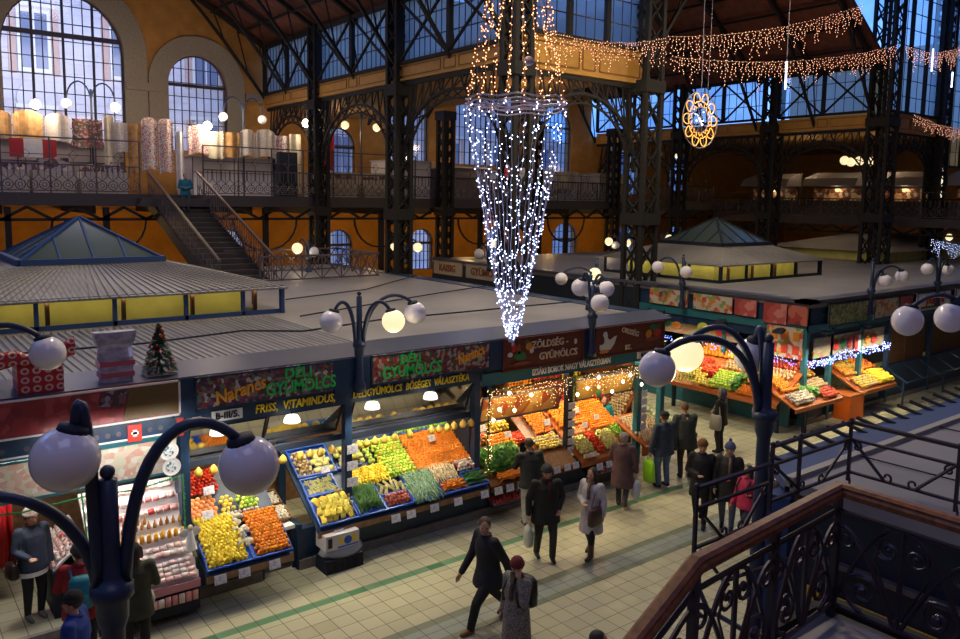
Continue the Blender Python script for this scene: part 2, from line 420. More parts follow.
for i in range(3):
    panel_band_x(XT, ys[i], ys[i+1], 10.6, 11.2, i)
    clere('X', XT, ys[i]+.3, ys[i+1]-.3, 11.22, 13.4, nm=2)
    arch_truss('X', XT, ys[i]+.3, ys[i+1]-.3, 10.5, 7.8, ['arched iron lattice girder under the yellow band beside the blue-white light cone','arched iron lattice girder under the middle yellow band on the left','arched iron lattice girder under the short yellow band next to the end wall'][i])
for yy in ys[:3]: pass
column(XT, 18.9, 18, 'tall dark iron lattice column directly behind the hanging light cone', .6)
column(XT, 25.5, 13.6, 'dark iron lattice column rising from the grey roof left of the light cone', .6)
column(XT, 32.0, 13.6, 'dark iron column between the stair and the taller column, lit arched window behind', .55)
column(21.7, 18.8, 18, 'iron lattice column rising right of the yellow panel corner', .75)
column(22.4, 31.6, 10.4, 'slender iron column just left of the light cone, in front of the gallery', .5)
column(38.6, 18.8, 18, 'massive dark iron column at right, left of the projecting yellow panel', .9)
column(38.6, 24.6, 13.2, 'dark iron column under the red roof, right of the round wreath light', .7)
column(38.6, 30.6, 13.2, 'dark iron column directly behind the round wreath light', .55)
column(44.6, 18.8, 18, 'rightmost dark iron column, at the upper right edge of the view', .7)
column(28.5, 32.0, 10.4, 'dark iron column by the gallery edge, right of the light cone', .45)
column(34.5, 32.0, 10.4, 'slim iron column in front of the gallery, right of the big lattice column', .45)
# nave wall
panel_band_y(18.9, 16.3, 21.5, 10.4, 11.45)
clere('Y', 18.9, 16.3, 21.4, 11.5, 17.8, cross=False, step=.4, nm=3)
arch_truss('Y', 18.9, 16.3, 21.4, 10.3, 7.4, 'arched iron lattice girder below the bright yellow corner panel')
# second transept side wall
for i, (a, bb) in enumerate([(18.9,24.6),(24.6,30.6),(30.6,37.6)]):
    panel_band_x(38.6, a+.3, bb-.3, 10.1, 10.75, i)
    clere('X', 38.6, a+.4, bb-.4, 10.85, 12.95, nm=2, step=.45)
    arch_truss('X', 38.6, a+.3, bb-.3, 10.0, 7.6, ['arched lattice girder below the yellow band left of the massive right column','arched lattice girder below the yellow band right of the wreath light','arched lattice girder behind the wreath light'][i])
panel_band_y(18.9, 39.1, 44.2, 9.95, 10.85)
clere('Y', 18.9, 39.1, 44.2, 10.9, 17.8, cross=False, step=.7, nm=3, dz=.8)
arch_truss('Y', 18.9, 39.1, 44.2, 9.9, 7.6, 'arched lattice girder below the projecting yellow panel at right')
clere('Y', 18.9, 45.0, 52, 8.5, 17.8, cross=False, step=.7, nm=3, dz=.8)
# --- ceilings
cm = MB()
cm.slab([(16.3,18.9,13.5),(16.3,38,13.5),(7.4,38,18.6),(7.4,18.9,18.6)], -.2)
cm.slab([(7.4,18.9,18.6),(7.4,38,18.6),(-1.4,38,13.5),(-1.4,18.9,13.5)], -.2)
cm.slab([(38.8,18.9,13.0),(38.8,38,13.0),(30.2,38,18.6),(30.2,18.9,18.6)], -.2)
cm.slab([(30.2,18.9,18.6),(30.2,38,18.6),(21.5,38,13.0),(21.5,18.9,13.0)], -.2)
cm.slab([(-14,18.9,18),(62,18.9,18),(62,6,23),(-14,6,23)], -.2)
cm.slab([(-14,6,23),(62,6,23),(62,-7,18),(-14,-7,18)], -.2)
struct('ceiling', cm, ceil_m)
# side aisle ceilings behind the clerestories
struct('ceiling_side', MB().box((16.4,19.1,10.5),(21.3,37.9,10.7)).box((38.9,19.1,10.4),(62,37.9,10.6)), mat('aisle_ceiling', (.33,.16,.03), .8, var=.3))
# rafters under the ceilings
rf = MB()
for xw, xr, z0 in ((16.2,7.4,13.3),(-1.3,7.4,13.3),(38.6,30.2,12.8),(21.6,30.2,12.8)):
    for yy in (19.2,22.2,25.5,28.7,32,35,37.5):
        rf.bar((xw,yy,z0),(xr,yy,18.3),.18)
        pts = [(xw+(xr-xw)*t, yy, z0-2.6+ (18.0-z0+2.6)*math.sin(t*PI/2)) for t in [i/8 for i in range(9)]]
        rf.tube(pts,.08,4)
        for i in range(8):
            t = i/8; rf.bar(pts[i], (xw+(xr-xw)*(t+.06),yy,z0+(18.3-z0)*(t+.06)),.05)
    for t in (.15,.3,.45,.6,.75,.9):
        rf.bar((xw+(xr-xw)*t,19,z0+(18.3-z0)*t),(xw+(xr-xw)*t,37.9,z0+(18.3-z0)*t),.1)
struct('trim_%d' % k, rf, iron); k += 1
# gallery slabs and their underside beams
slabm = mat('gallery_edge', (.055,.045,.055), .6, var=.2)
struct('floor_gallery', MB().box((-14,32.0,5.95),(9.2,37.9,6.4)).box((9.2,33.2,5.95),(10.9,37.9,6.4)).box((10.9,32.0,5.95),(62,37.9,6.4)).box((44,8,5.3),(48.5,32,5.75)), slabm)
ub = MB()
def brackets(axis, c, u0, u1, zt, depth, st):
    P = (lambda u, z, d=0: (c+d, u, z)) if axis == 'X' else (lambda u, z, d=0: (u, c+d, z))
    ub.bar(P(u0,zt-depth), P(u1,zt-depth), .1); u = u0
    while u < u1-.1:
        ub.bar(P(u,zt), P(u+st/2,zt-depth), .1); ub.bar(P(u+st/2,zt-depth), P(u+st,zt), .1); u += st
brackets('Y', 32.1, -8, 9.2, 5.9, .45, 1.6); brackets('Y', 32.1, 10.9, 44, 5.9, .45, 1.6); brackets('X', 44.1, 8, 32, 5.3, .4, 1.6)
for x in [-2.2,4.2,7.4,13.6,19.2,25,31,37]:
    for s in (-1,1):
        pts = [(x+s*(.1+1.3*math.sin(t)),32.15,5.45-1.3*(1-math.cos(t))*0-1.3*math.cos(t)) for t in [PI/2*i/6 for i in range(7)]]
        ub.tube(pts,.05,4)
    ub.box((x-.1,32.05,0),(x+.1,32.25,5.9))
for x in range(-2, 44, 3): ub.box((x-.06,32.2,5.65),(x+.06,37.9,5.95))
struct('trim_%d' % k, ub, iron); k += 1
# remaining outer walls
struct('wall_left', MB().box((-14.3,-8,0),(-14,38,18)), ochre)
struct('wall_right', MB().box((62,-8,0),(62.3,38,18)), ochre)
struct('wall_front', MB().box((-14,-8.3,0),(62,-8,18)), ochre)
# ============================================================ MARKET PAVILIONS
roof_m = mat('grey_roof_sheet', (.34,.33,.33), .45, .1, var=.25, vs=.7); nt, n, L, b = tex(roof_m)
tc = n.new('ShaderNodeTexCoord'); wv = n.new('ShaderNodeTexWave'); wv.inputs['Scale'].default_value = 3.2; wv.bands_direction = 'X'
bp = n.new('ShaderNodeBump'); bp.inputs['Strength'].default_value = .35; bp.inputs['Distance'].default_value = .03
L(tc.outputs['Object'], wv.inputs['Vector']); L(wv.outputs['Fac'], bp.inputs['Height']); L(bp.outputs['Normal'], b.inputs['Normal'])
gutter = mat('blue_grey_gutter', (.10,.11,.17), .35, .4)
flat_roof = mat('grey_roof_felt', (.25,.24,.26), .5, var=.2, vs=.5)
plinth_m = mat('plinth_tiles', (.22,.20,.18), .5, var=.3)
plaster_p = mat('white_banner', (.72,.68,.68), .5)
def corrug(mb, x0, x1, y0, z0, y1, z1, pitch=.16, h=.035):
    x = x0
    while x < x1-.01:
        mb.hexa([(x,y0,z0-.02),(x+pitch*.5,y0,z0-.02),(x+pitch*.5,y1,z1-.02),(x,y1,z1-.02),
                 (x+.02,y0,z0+h),(x+pitch*.5-.02,y0,z0+h),(x+pitch*.5-.02,y1,z1+h),(x+.02,y1,z1+h)]); x += pitch
# ---- pavilion 1 (the long stall row in front)
P1 = thing('market_pavilion', 'long blue market pavilion with grey sheet roof over the fruit stalls at left', 'pavilion', (0,0,0))
rb = MB().box((-6,12.75,3.45),(16.0,30.5,3.6)); rb.obj('roof_slab', flat_roof, P1)
rs = MB(); rs.hexa([(-6,12.3,3.55),(15.5,12.3,3.55),(16.0,13.3,3.6),(-6,13.3,3.6),(-6,12.3,3.62),(15.5,12.3,3.62),(16.0,13.3,3.68),(-6,13.3,3.68)])
rs.obj('eave_sheet', gutter, P1)
cg = MB(); corrug(cg, -5.9, 7.6, 13.5, 3.61, 17.7, 3.63, .13, .014); cg.obj('corrugated_sheet', roof_m, P1)
MB().tube([(-5,15.2,3.72),(0,15.3,3.72),(4,15.0,3.72),(6,15.4,3.72),(7,14.7,3.72),(9,15.2,3.72),(15.2,15.5,3.68)],.02,5).tube([(9,20,3.66),(12,21,3.66),(15.8,24,3.66)],.02,4).tube([(8,17,3.66),(13,19,3.66),(15.9,20,3.66)],.02,4).obj('roof_cable', navy_dk, P1)
MB().box((15.5,13,3.2),(16.02,30.5,3.62)).obj('side_fascia', navy, P1)
MB().box((-6,12.35,2.78),(15.4,12.47,3.05)).obj('name_board_rail', navy, P1)
MB().box((-6,12.45,3.0),(15.4,12.6,3.58)).obj('fascia_backing', navy_dk, P1)
for x, w_, m_ in ((3.85,.17,navy),(6.76,.35,navy),(9.95,.22,navy),(12.6,.2,navy)):
    MB().box((x-w_,12.27,3.0),(x+w_,12.6,3.6)).obj('fascia_box', m_, P1)
for x, z1, m_ in ((3.86,3,navy),(6.72,3,navy),(9.62,3,navy),(12.2,3,navy_dk),(14.5,3,teal),(15.33,3,teal)):
    MB().box((x-.07,12.36,.15),(x+.07,12.5,z1)).obj('post', m_, P1)
    if x not in (14.5,15.33): MB().box((x-.07,15.2,0),(x+.07,15.34,3.45)).obj('rear_post', navy, P1)
MB().box((-6,12.26,0),(5.05,12.34,.17)).box((5.05,12.5,0),(5.72,12.6,.05)).box((5.72,12.26,0),(14.3,12.34,.17)).obj('plinth', plinth_m, P1)
MB().box((3.95,12.32,.15),(5.1,12.5,.62)).box((5.72,12.32,.15),(14.3,12.5,.70)).box((2.7,12.32,.15),(3.95,12.5,.55)).obj('front_board', navy, P1)
MB().box((5.02,12.3,.0),(5.1,13.4,.8)).box((5.7,12.3,.0),(5.78,13.4,.8)).box((12.1,12.35,.15),(12.2,13.9,.8)).obj('side_board', navy, P1)
MB().box((-6,15.4,0),(15.4,15.5,3.45)).obj('rear_wall', mat('stall_back_wall', (.20,.10,.045), .7, var=.4), P1)
MB().box((-6,15.5,0),(16.0,30.4,3.4)).obj('core', navy_dk, P1)
for x in (3.86,9.62): MB().box((x-.02,12.6,.2),(x+.02,15.3,2.9)).obj('partition', navy_dk, P1)
inner = mat('stall_ceiling', (.35,.3,.22), .6)
MB().box((-6,12.62,3.3),(15.4,15.4,3.34)).obj('stall_ceiling', inner, P1)
# shop signs, each a board of its own
red_br = mat('red_brown_board', (.13,.022,.014), .5, var=.2)
pic1 = patch('sign_print_market', [(.10,.05,.05),(.22,.17,.16),(.22,.05,.05),(.07,.06,.09),(.5,.45,.42),(.16,.12,.10),(.2,.06,.12),(.15,.18,.15)], 16, .25)
pic2 = patch('sign_print_peppers', [(.10,.05,.05),(.32,.26,.22),(.32,.05,.04),(.22,.05,.06),(.38,.33,.28),(.08,.12,.06)], 16, .25)
pic3 = patch('sign_print_meat', [(.30,.035,.045),(.42,.07,.08),(.22,.03,.04),(.35,.05,.06),(.26,.04,.05)], 7, .3)
pic4 = mat('sign_print_lentils', (.22,.075,.04), .4, var=.5, vs=60, col2=(.10,.12,.03))
green_l = mat('green_letters', (.02,.55,.10), .4); orange_l = mat('orange_letters', (.95,.42,.03), .4)
yel_l = mat('yellow_letters', (.85,.62,.03), .4); cream_l = mat('cream_letters', (.62,.50,.36), .5); white_l = mat('white_letters', (.85,.85,.85), .4)
def board(x0, x1, z0, z1, m_, label, fm_=navy, y=12.26):
    t = thing('shop_sign', label, 'sign', ((x0+x1)/2,y,z0))
    a, b2 = x0-(x0+x1)/2, x1-(x0+x1)/2
    MB().box((a,.0,0),(b2,.05,z1-z0)).obj('panel', m_, t)
    f_ = MB()
    for p in (((a,-.015,0),(b2,.0,.03)),((a,-.015,z1-z0-.03),(b2,.0,z1-z0)),((a,-.015,0),(a+.03,.0,z1-z0)),((b2-.03,-.015,0),(b2,.0,z1-z0))): f_.box(*p)
    f_.obj('frame', fm_, t); return t
def put(t, *a, **k_):
    """lettering as a child, world coordinates kept"""
    o = text(*a, **k_); M_ = o.matrix_world.copy(); o.parent = t; o.matrix_parent_inverse = Matrix.Translation(-Vector(t.location)) if not t.rotation_euler.z else (Matrix.Translation(t.location) @ Matrix.Rotation(t.rotation_euler.z,4,'Z')).inverted(); o.matrix_world = M_
    return o
yb = 12.25
t = board(4.0, 6.4, 3.06, 3.6, pic1, 'picture sign with orange and green lettering above the lemons stall')
put(t, 'Narancs', .30, orange_l, (4.72,yb,3.30), tilt=0, roll=.22, xs=.85, shear=.2)
put(t, 'DÉLI', .24, green_l, (5.72,yb,3.47), xs=1.05); put(t, 'GYÜMÖLCS', .30, green_l, (5.78,yb,3.24), xs=.80)
t = board(7.12, 9.84, 3.06, 3.6, pic2, 'picture sign with green lettering and reds above the carrots stall')
put(t, 'DÉLI', .22, green_l, (7.95,yb,3.47), xs=1.05); put(t, 'GYÜMÖLCS', .30, green_l, (8.0,yb,3.24), xs=.82); put(t, 'Narancs', .28, orange_l, (9.35,yb,3.38), roll=.25, xs=.7, shear=.2)
t = board(10.16, 12.45, 2.93, 3.6, red_br, 'red-brown sign with vegetable painting and cream lettering, left of its pair', red_br)
put(t, 'ZÖLDSÉG -', .21, cream_l, (11.45,yb,3.41)); put(t, 'GYÜMÖLCS', .21, cream_l, (11.7,yb,3.15))
def paint(t, nm, m_, pts, y=yb-.002, rel=True):
    o = MB().add([(p[0]-t.location.x, y-t.location.y, p[1]-t.location.z) for p in pts]+[(p[0]-t.location.x, y-t.location.y+.012, p[1]-t.location.z) for p in pts],
        [tuple(range(len(pts)))[::-1], tuple(range(len(pts), 2*len(pts)))]+[(i,(i+1)%len(pts),len(pts)+(i+1)%len(pts),len(pts)+i) for i in range(len(pts))])
    return o.obj(nm, m_, t)
def blobpts(cx, cz, rx, rz, n_=14, w_=.15):
    return [(cx+rx*(1+R.uniform(-w_,w_))*math.cos(2*PI*i/n_), cz+rz*(1+R.uniform(-w_,w_))*math.sin(2*PI*i/n_)) for i in range(n_)]
leafm = mat('painted_leaf', (.03,.16,.05), .5); redm = mat('painted_red', (.5,.03,.02), .5); pale = mat('painted_pale', (.6,.6,.55), .5); orgm = mat('painted_orange', (.6,.22,.02), .5); brn = mat('painted_brown', (.25,.06,.02), .5)
for cx, cz, rx, rz, m_ in ((10.35,3.27,.07,.05,pale),(10.45,3.4,.07,.09,redm),(10.42,3.48,.04,.04,pale),(10.62,3.22,.16,.1,leafm),(10.85,3.4,.09,.08,orgm),(10.93,3.3,.05,.05,pale),(10.8,3.5,.05,.04,leafm),(10.65,3.06,.22,.035,brn),(10.58,3.36,.06,.1,brn),(12.2,3.38,.04,.06,pale)):
    paint(t, 'painted_vegetable', m_, blobpts(cx,cz,rx,rz))
t = board(12.8, 15.17, 2.93, 3.6, red_br, 'red-brown sign with a white duck painting at the pavilion corner', red_br)
put(t, 'ORSSÉG', .17, cream_l, (13.95,yb,3.42), roll=-.28); put(t, 'ST.', .16, cream_l, (13.9,yb,3.07))
paint(t, 'painted_duck', pale, [(12.95,3.13),(13.0,3.07),(13.3,3.08),(13.42,3.2),(13.5,3.38),(13.4,3.36),(13.3,3.3),(13.2,3.34),(13.2,3.42),(13.16,3.5),(13.08,3.49),(13.05,3.42),(13.1,3.36),(13.1,3.26),(13.04,3.2),(12.96,3.22)])
for cx, cz, rx, rz, m_ in ((13.1,3.05,.16,.04,orgm),(14.75,3.2,.28,.05,brn),(14.6,3.32,.1,.1,orgm),(14.9,3.34,.14,.1,redm),(14.75,3.47,.12,.07,leafm),(14.95,3.46,.06,.06,leafm)):
    paint(t, 'painted_vegetable', m_, blobpts(cx,cz,rx,rz))
t = board(1.0, 3.78, 3.05, 3.6, pic3, 'butcher photo sign with red meat and lentils at far left', white)
paint(t, 'photo_print', pic4, [(2.95,3.1),(3.74,3.1),(3.74,3.57),(3.05,3.57)])
paint(t, 'photo_print', patch('dark_print', [(.05,.04,.06),(.2,.1,.12),(.3,.28,.35),(.1,.04,.06)], 16), [(2.62,3.35),(2.95,3.3),(3.05,3.57),(2.7,3.57)])
t = board(-3.0, .9, 3.05, 3.6, patch('dark_print2', [(.12,.03,.04),(.2,.05,.06),(.25,.2,.2)], 6), 'dark photo sign leaving the picture at far left', white)
# name strip lettering is part of the pavilion
text('FRISS,  VITAMINDUS,', .20, yel_l, (5.72,12.335,2.925), parent=P1, shear=.12, xs=.80)
text('DÉLIGYÜMÖLCS  BŐSÉGES  VÁLASZTÉKA', .19, yel_l, (8.08,12.335,2.92), parent=P1, shear=.12, xs=.74)
MB().box((4.28,12.33,2.83),(4.78,12.35,3.0)).obj('number_plate', white, P1); text('B-III/5.', .15, navy_dk, (4.53,12.32,2.915), parent=P1)
MB().box((3.98,12.33,2.85),(4.12,12.35,2.96)).obj('number_plate', cream_l, P1)
tl = MB().box((9.7,12.33,2.68),(15.3,12.36,2.93)).obj('teal_strip', teal, P1)
text('IZSÁKI BOROK NAGY VÁLASZTÉKBAN', .19, white_l, (12.2,12.315,2.81), parent=P1, xs=.72)
MB().box((14.3,12.31,2.74),(14.85,12.33,2.9)).obj('number_plate', white, P1); text('B-III/3.', .12, navy_dk, (14.57,12.3,2.82), parent=P1)
# mirrors / picture panels inclined above the produce
mir = mat('shop_mirror', (.62,.58,.50), .06, 1.0)
def mirror(x0, x1, z0, z1, label, cols=None, fmat=navy_dk, nm='tilted_mirror'):
    t = thing(nm, label, 'mirror' if nm == 'tilted_mirror' else 'panel', ((x0+x1)/2,12.66 if nm=='tilted_mirror' else 12.55,z0)); a = x0-(x0+x1)/2; b2 = -a; h = z1-z0; dy = -.28 if nm=='tilted_mirror' else -.12
    MB().hexa([(a,0,0),(b2,0,0),(b2,.03,0),(a,.03,0),(a,dy,h),(b2,dy,h),(b2,dy+.03,h),(a,dy+.03,h)]).obj('pane', cols or mir, t)
    MB().tube([(a,-.01,0),(b2,-.01,0),(b2,dy-.01,h),(a,dy-.01,h),(a,-.01,0)],.025,4).obj('frame', fmat, t); return t
mirror(3.95, 5.2, 2.18, 2.76, 'tilted mirror panel above the tomatoes at the left fruit stall')
mirror(5.25, 6.62, 2.25, 2.78, 'tilted mirror panel above the yellow packets, left of the middle blue post')
mirror(6.85, 9.52, 2.18, 2.80, 'wide tilted mirror panel above the carrots')
MB().box((3.95,12.5,2.10),(6.65,12.6,2.2)).box((6.8,12.5,2.06),(9.55,12.6,2.17)).obj('hanging_rail', navy_dk, P1)
glow = patch('gold_print', [(.75,.40,.10),(.62,.28,.06),(.55,.12,.04),(.70,.48,.16)], 5, .35)
mirror(9.8, 12.0, 1.88, 2.40, 'golden picture panel with strings of lights over the orange crates', glow, gutter, 'picture_panel')
mirror(12.35, 14.4, 1.95, 2.45, 'golden picture panel with holly picture over the seller in turquoise', patch('gold_print2', [(.75,.45,.10),(.70,.38,.06),(.65,.42,.14)], 5, .35), gutter, 'picture_panel')
# ---- lantern roofs with glass pyramids
inside_y = mat('lantern_inner_wall', (.62,.56,.16), .7, var=.2, vs=2)
pg = bpy.data.materials.new('pyramid_glass'); pg.use_nodes = True; nt = pg.node_tree; b = nt.nodes['Principled BSDF']; b.inputs['Base Color'].default_value = (.05,.075,.075,1); b.inputs['Roughness'].default_value = .18
def lantern(x0, x1, y0, y1, px0, px1, py0, py1, label, posts, bm=navy):
    t = thing('roof_lantern', label, 'roof lantern', (0,0,0)); z0, z1 = 3.62, 4.24
    MB().box((x0+.6,y0+.7,z0),(x1-.7,y1-.7,z1)).obj('inner_wall', inside_y, t)
    fr = MB().box((x0,y0,z1-.05),(x1,y0+.08,z1+.03)).box((x0,y0,z1-.05),(x0+.08,y1,z1+.03)).box((x1-.08,y0,z1-.05),(x1,y1,z1+.03)).box((x0,y1-.08,z1-.05),(x1,y1,z1+.03)).box((x0,y0,z0),(x1,y0+.05,z0+.1)).box((x0,y0,z0),(x0+.05,y1,z0+.1))
    fr.obj('frame', bm, t)
    for x in posts: MB().box((x-.04,y0,z0),(x+.04,y0+.08,z1)).obj('post', bm, t)
    for yy in [y0+(y1-y0)*i/4 for i in range(5)]:
        MB().box((x1-.08,yy-.04,z0),(x1,yy+.04,z1)).obj('post', bm, t); MB().box((x0,yy-.04,z0),(x0+.08,yy+.04,z1)).obj('post', bm, t)
    for i in range(int((x1-x0)/1.48)): MB().box((x0+.9+1.48*i,y0+.3,z0),(x0+.98+1.48*i,y0+.38,z1)).obj('inner_post', mat('brown_post', (.10,.035,.015), .6), t)
    zt = 4.78; ov = .08
    A = [(x0-ov,y0-ov,z1),(x1+ov,y0-ov,z1),(x1+ov,y1+ov,z1),(x0-ov,y1+ov,z1)]; B_ = [(px0,py0,zt),(px1,py0,zt),(px1,py1,zt),(px0,py1,zt)]
    rf_ = MB()
    for i in range(4):
        j = (i+1)%4; rf_.slab([A[i],A[j],B_[j],B_[i]], .04)
    rf_.obj('roof_sheet', roof_m, t)
    rb_ = MB()
    for i in (0,3) if False else (0,1,2,3):
        j = (i+1)%4; nn = 40
        for q in range(1, nn):
            s = q/nn; a = Vector(A[i]).lerp(Vector(A[j]), s); c_ = Vector(B_[i]).lerp(Vector(B_[j]), s); rb_.bar(a+Vector((0,0,.02)), c_+Vector((0,0,.02)), .022)
    rb_.obj('seam', roof_m, t)
    ap = Vector(((px0+px1)/2,(py0+py1)/2,5.82)); py_ = MB(); C_ = [Vector(p)+Vector((0,0,.08)) for p in B_]
    for i in range(4): py_.add([C_[i],C_[(i+1)%4],ap], [(0,1,2)])
    g = py_.obj('glass_pyramid', pg, t)
    rbs = MB()
    for i in range(4):
        a, b2 = C_[i], C_[(i+1)%4]; rbs.bar(a, b2, .13); rbs.bar(a, ap, .08)
        for s in (.27,.5,.73):
            p = a.lerp(b2, s); top_ = ap if s == .5 else (a if s < .5 else b2).lerp(ap, 1-abs(s-.5)*0-.46); rbs.bar(p, top_, .05)
    rbs.obj('glazing_bar', bm, g); return t
lantern(.6,8.05,18.0,25.0,2.8,5.85,20.0,23.0,'low roof lantern with blue posts, yellow inside and a glass pyramid, left of the stair',[.65,2.77,4.25,5.74,7.05,8.0], blue)
# ---- pavilion 2 (corner block beyond the cross aisle)
P2 = thing('market_pavilion', 'market pavilion with teal posts and a flat grey roof across the aisle at right', 'pavilion', (0,0,0))
MB().box((21.3,12.1,3.45),(46,31,3.62)).obj('roof_slab', flat_roof, P2)
MB().box((21.2,12.0,3.58),(46,12.5,3.68)).box((21.2,12.0,3.58),(21.7,31,3.68)).obj('eave_sheet', gutter, P2)
MB().box((21.35,12.15,2.45),(46,12.3,3.45)).box((21.35,12.15,2.45),(21.5,31,3.45)).obj('fascia_backing', navy, P2)
MB().box((21.3,12.1,2.72),(46,12.14,2.95)).box((21.3,12.1,2.72),(21.34,18.5,2.95)).obj('teal_strip', teal, P2)
MB().box((21.3,18.5,0),(21.4,31,3.45)).box((24.5,15.5,0),(46,31,3.45)).box((23.8,14.5,0),(24.5,31,3.45)).obj('core', navy_dk, P2)
MB().box((21.5,14.0,3.0),(46,15.5,3.1)).box((21.5,12.2,3.2),(46,15.5,3.3)).box((21.5,12.3,3.2),(24,18.6,3.3)).obj('stall_ceiling', inner, P2)
for x in (21.35,22.7,24.5,26.3,29.4,33): MB().box((x-.07,12.1,0),(x+.07,12.24,2.8)).obj('post', teal if x < 26 else navy, P2)
for y in (12.2,14.9,17.9): MB().box((21.3,y-.06,0),(21.44,y+.06,2.8)).obj('post', teal, P2)
MB().box((21.3,12.12,0),(46,12.2,.15)).box((21.3,12.12,0),(21.38,18.6,.15)).obj('plinth', plinth_m, P2)
MB().box((21.4,12.2,.15),(26,12.3,.72)).box((21.4,12.2,.15),(21.5,18.6,.72)).box((26.2,12.15,0),(34,12.3,1.2)).obj('front_board', navy, P2)
def sidesign(y0, y1, z0, z1, m_, label, x=21.3):
    t = thing('shop_sign', label, 'sign', (x,(y0+y1)/2,z0)); w_ = abs(y1-y0)/2
    MB().box((-.06,-w_,0),(0,w_,z1-z0)).obj('panel', m_, t); return t
def sput(t, s_, size, m_, y, z, **k_): return put(t, s_, size, m_, (21.22,y,z), facing=-PI/2, **k_)
juice = patch('sign_print_fruit', [(.46,.40,.34),(.46,.40,.34),(.45,.08,.05),(.5,.2,.04),(.48,.42,.36),(.2,.28,.08),(.48,.42,.36)], 8, .4)
dmeat = patch('sign_print_cuts', [(.45,.13,.12),(.38,.08,.08),(.5,.2,.18),(.3,.05,.05)], 5, .4)
sidesign(17.85,16.3,3.0,3.55,juice,'small fruit picture sign left of the lamp on the side of the far pavilion')
sidesign(16.05,14.6,3.0,3.5,juice,'fruit drinks picture sign on the side fascia of the far pavilion')
sidesign(14.5,13.75,3.0,3.5,dmeat,'dark red square picture sign beside the fruit drinks sign')
sidesign(13.5,12.75,2.9,3.5,dmeat,'pinkish meat picture sign near the far pavilion corner')
t = sidesign(12.7,12.1,2.95,3.5,patch('ham_print', [(.3,.05,.04),(.42,.12,.09),(.2,.03,.03)], 4),'dark meat picture sign right at the far pavilion corner')
t = sidesign(13.35,12.2,1.95,2.85,juice,'tall poster with drinks and red cups under the pavilion corner')
for y, z in ((13.1,2.6),(12.75,2.6),(12.4,2.6),(13.1,2.2),(12.75,2.2),(12.4,2.2)):
    MB().box((-.075,-.1,-.13),(-.062,.1,.13)).obj('poster_picture', redm if z < 2.4 else orgm, t, loc=(0,y-t.location.y,z-1.95))
def fsign(x0, x1, z0, z1, m_, label): return board(x0, x1, z0, z1, m_, label, navy, 12.02)
fsign(22.3,24.6,2.85,3.52,patch('green_print', [(.12,.22,.06),(.25,.22,.14),(.08,.12,.05),(.35,.3,.2)], 12),'green and orange lettered sign at the far pavilion corner front')
fsign(25.0,26.6,2.85,3.5,juice,'white picture sign with red drinks on the far pavilion front')
fsign(26.65,27.6,2.85,3.5,dmeat,'square red meat picture sign on the far pavilion front')
for x0, x1, s_ in ((27.9,30.5,'pékárú'),(30.9,34,'édesség')):
    t = fsign(x0,x1,2.85,3.5,plaster_p,'white sign with red script, %s on the far pavilion front' % ('first' if x0 < 29 else 'second and rightmost'))
    put(t, s_, .5, redm, ((x0+x1)/2,11.99,3.25), shear=.3); MB().box((-1,-.01,.1),(1,0,.17)).obj('lettering_line', leafm, t)
fruitpic = patch('stall_picture_strip', [(.30,.25,.19),(.27,.22,.16),(.33,.28,.21),(.24,.20,.15),(.2,.28,.08),(.36,.14,.08)], 7, .5, 'Object', (.6,.6,2))
t = thing('picture_panel', 'fruit photo strip with melon and papaya above the side stall of the far pavilion', 'panel', (21.4,16,2.1)); MB().box((-.03,-1.6,0),(0,1.7,.55)).obj('panel', fruitpic, t)
MB().sph((-.06,1.2,.35),.2,12,8,(.2,1,1)).obj('melon_picture', leafm, t); MB().sph((-.06,.75,.25),.16,12,8,(.2,1.2,.8)).obj('papaya_picture', orgm, t); MB().sph((-.06,-.3,.3),.18,12,8,(.2,1.3,1)).obj('pear_picture', mat('lime', (.5,.6,.05), .5), t); MB().sph((-.06,-1.0,.22),.15,12,8,(.2,1.6,.7)).obj('chili_picture', redm, t)
t = thing('picture_panel', 'fruit photo strip with red and green fruit above the front stall of the far pavilion', 'panel', (23.6,12.1,1.95)); MB().box((-1.9,0,0),(2.3,.03,.6)).obj('panel', fruitpic, t)
for x, m_ in ((-.7,redm),(-.3,leafm),(.1,redm),(1.2,orgm),(1.6,redm)): MB().sph((x,-.03,.3),.17,12,8,(1,.2,1)).obj('fruit_picture', m_, t)
MB().box((.35,-.06,.0),(.55,-.03,.5)).obj('red_stripe', redm, t); MB().box((.55,-.06,.0),(.7,-.03,.5)).obj('white_stripe', white, t); MB().box((.7,-.06,.0),(.85,-.03,.5)).obj('green_stripe', leafm, t)
# closed brown shutters and the blue rack in front of them
shut = mat('brown_shutter', (.14,.06,.022), .6, var=.3)
for i, x0 in enumerate((26.4,29.5)):
    t = thing('roller_shutter', 'closed brown shutter, %s of the two on the far pavilion front' % ('left' if i == 0 else 'right'), 'shutter', (x0,12.28,1.2))
    mb = MB()
    for j in range(18): mb.box((0,0,j*.085),(2.8,.03,j*.085+.078))
    mb.obj('slats', shut, t); [MB().box((xx,-.02,0),(xx+.05,0,1.5)).obj('upright', wood, t) for xx in (0,1.38,2.75)]
t = thing('empty_display_rack', 'empty blue metal display rack below the closed shutters', 'rack', (26.4,11.5,0)); mb = MB()
for x in (0,1.2,2.4,3.6,4.8,6.0): mb.bar((x,0,.75),(x,.7,1.15),.04)
mb.bar((0,0,.75),(6,0,.75),.05); mb.bar((0,.7,1.15),(6,.7,1.15),.05)
for x in (0,3,6): mb.bar((x,.1,0),(x,.1,.8),.05); mb.bar((x,.1,.5),(x,.7,.8),.04)
mb.obj('bars', navy, t)
lantern(23.6,30.2,16.75,22.2,25.3,28.4,17.9,20.8,'roof lantern with a dark glass pyramid on the far pavilion roof',[23.65,25.2,26.8,28.4,30.1], navy_dk)
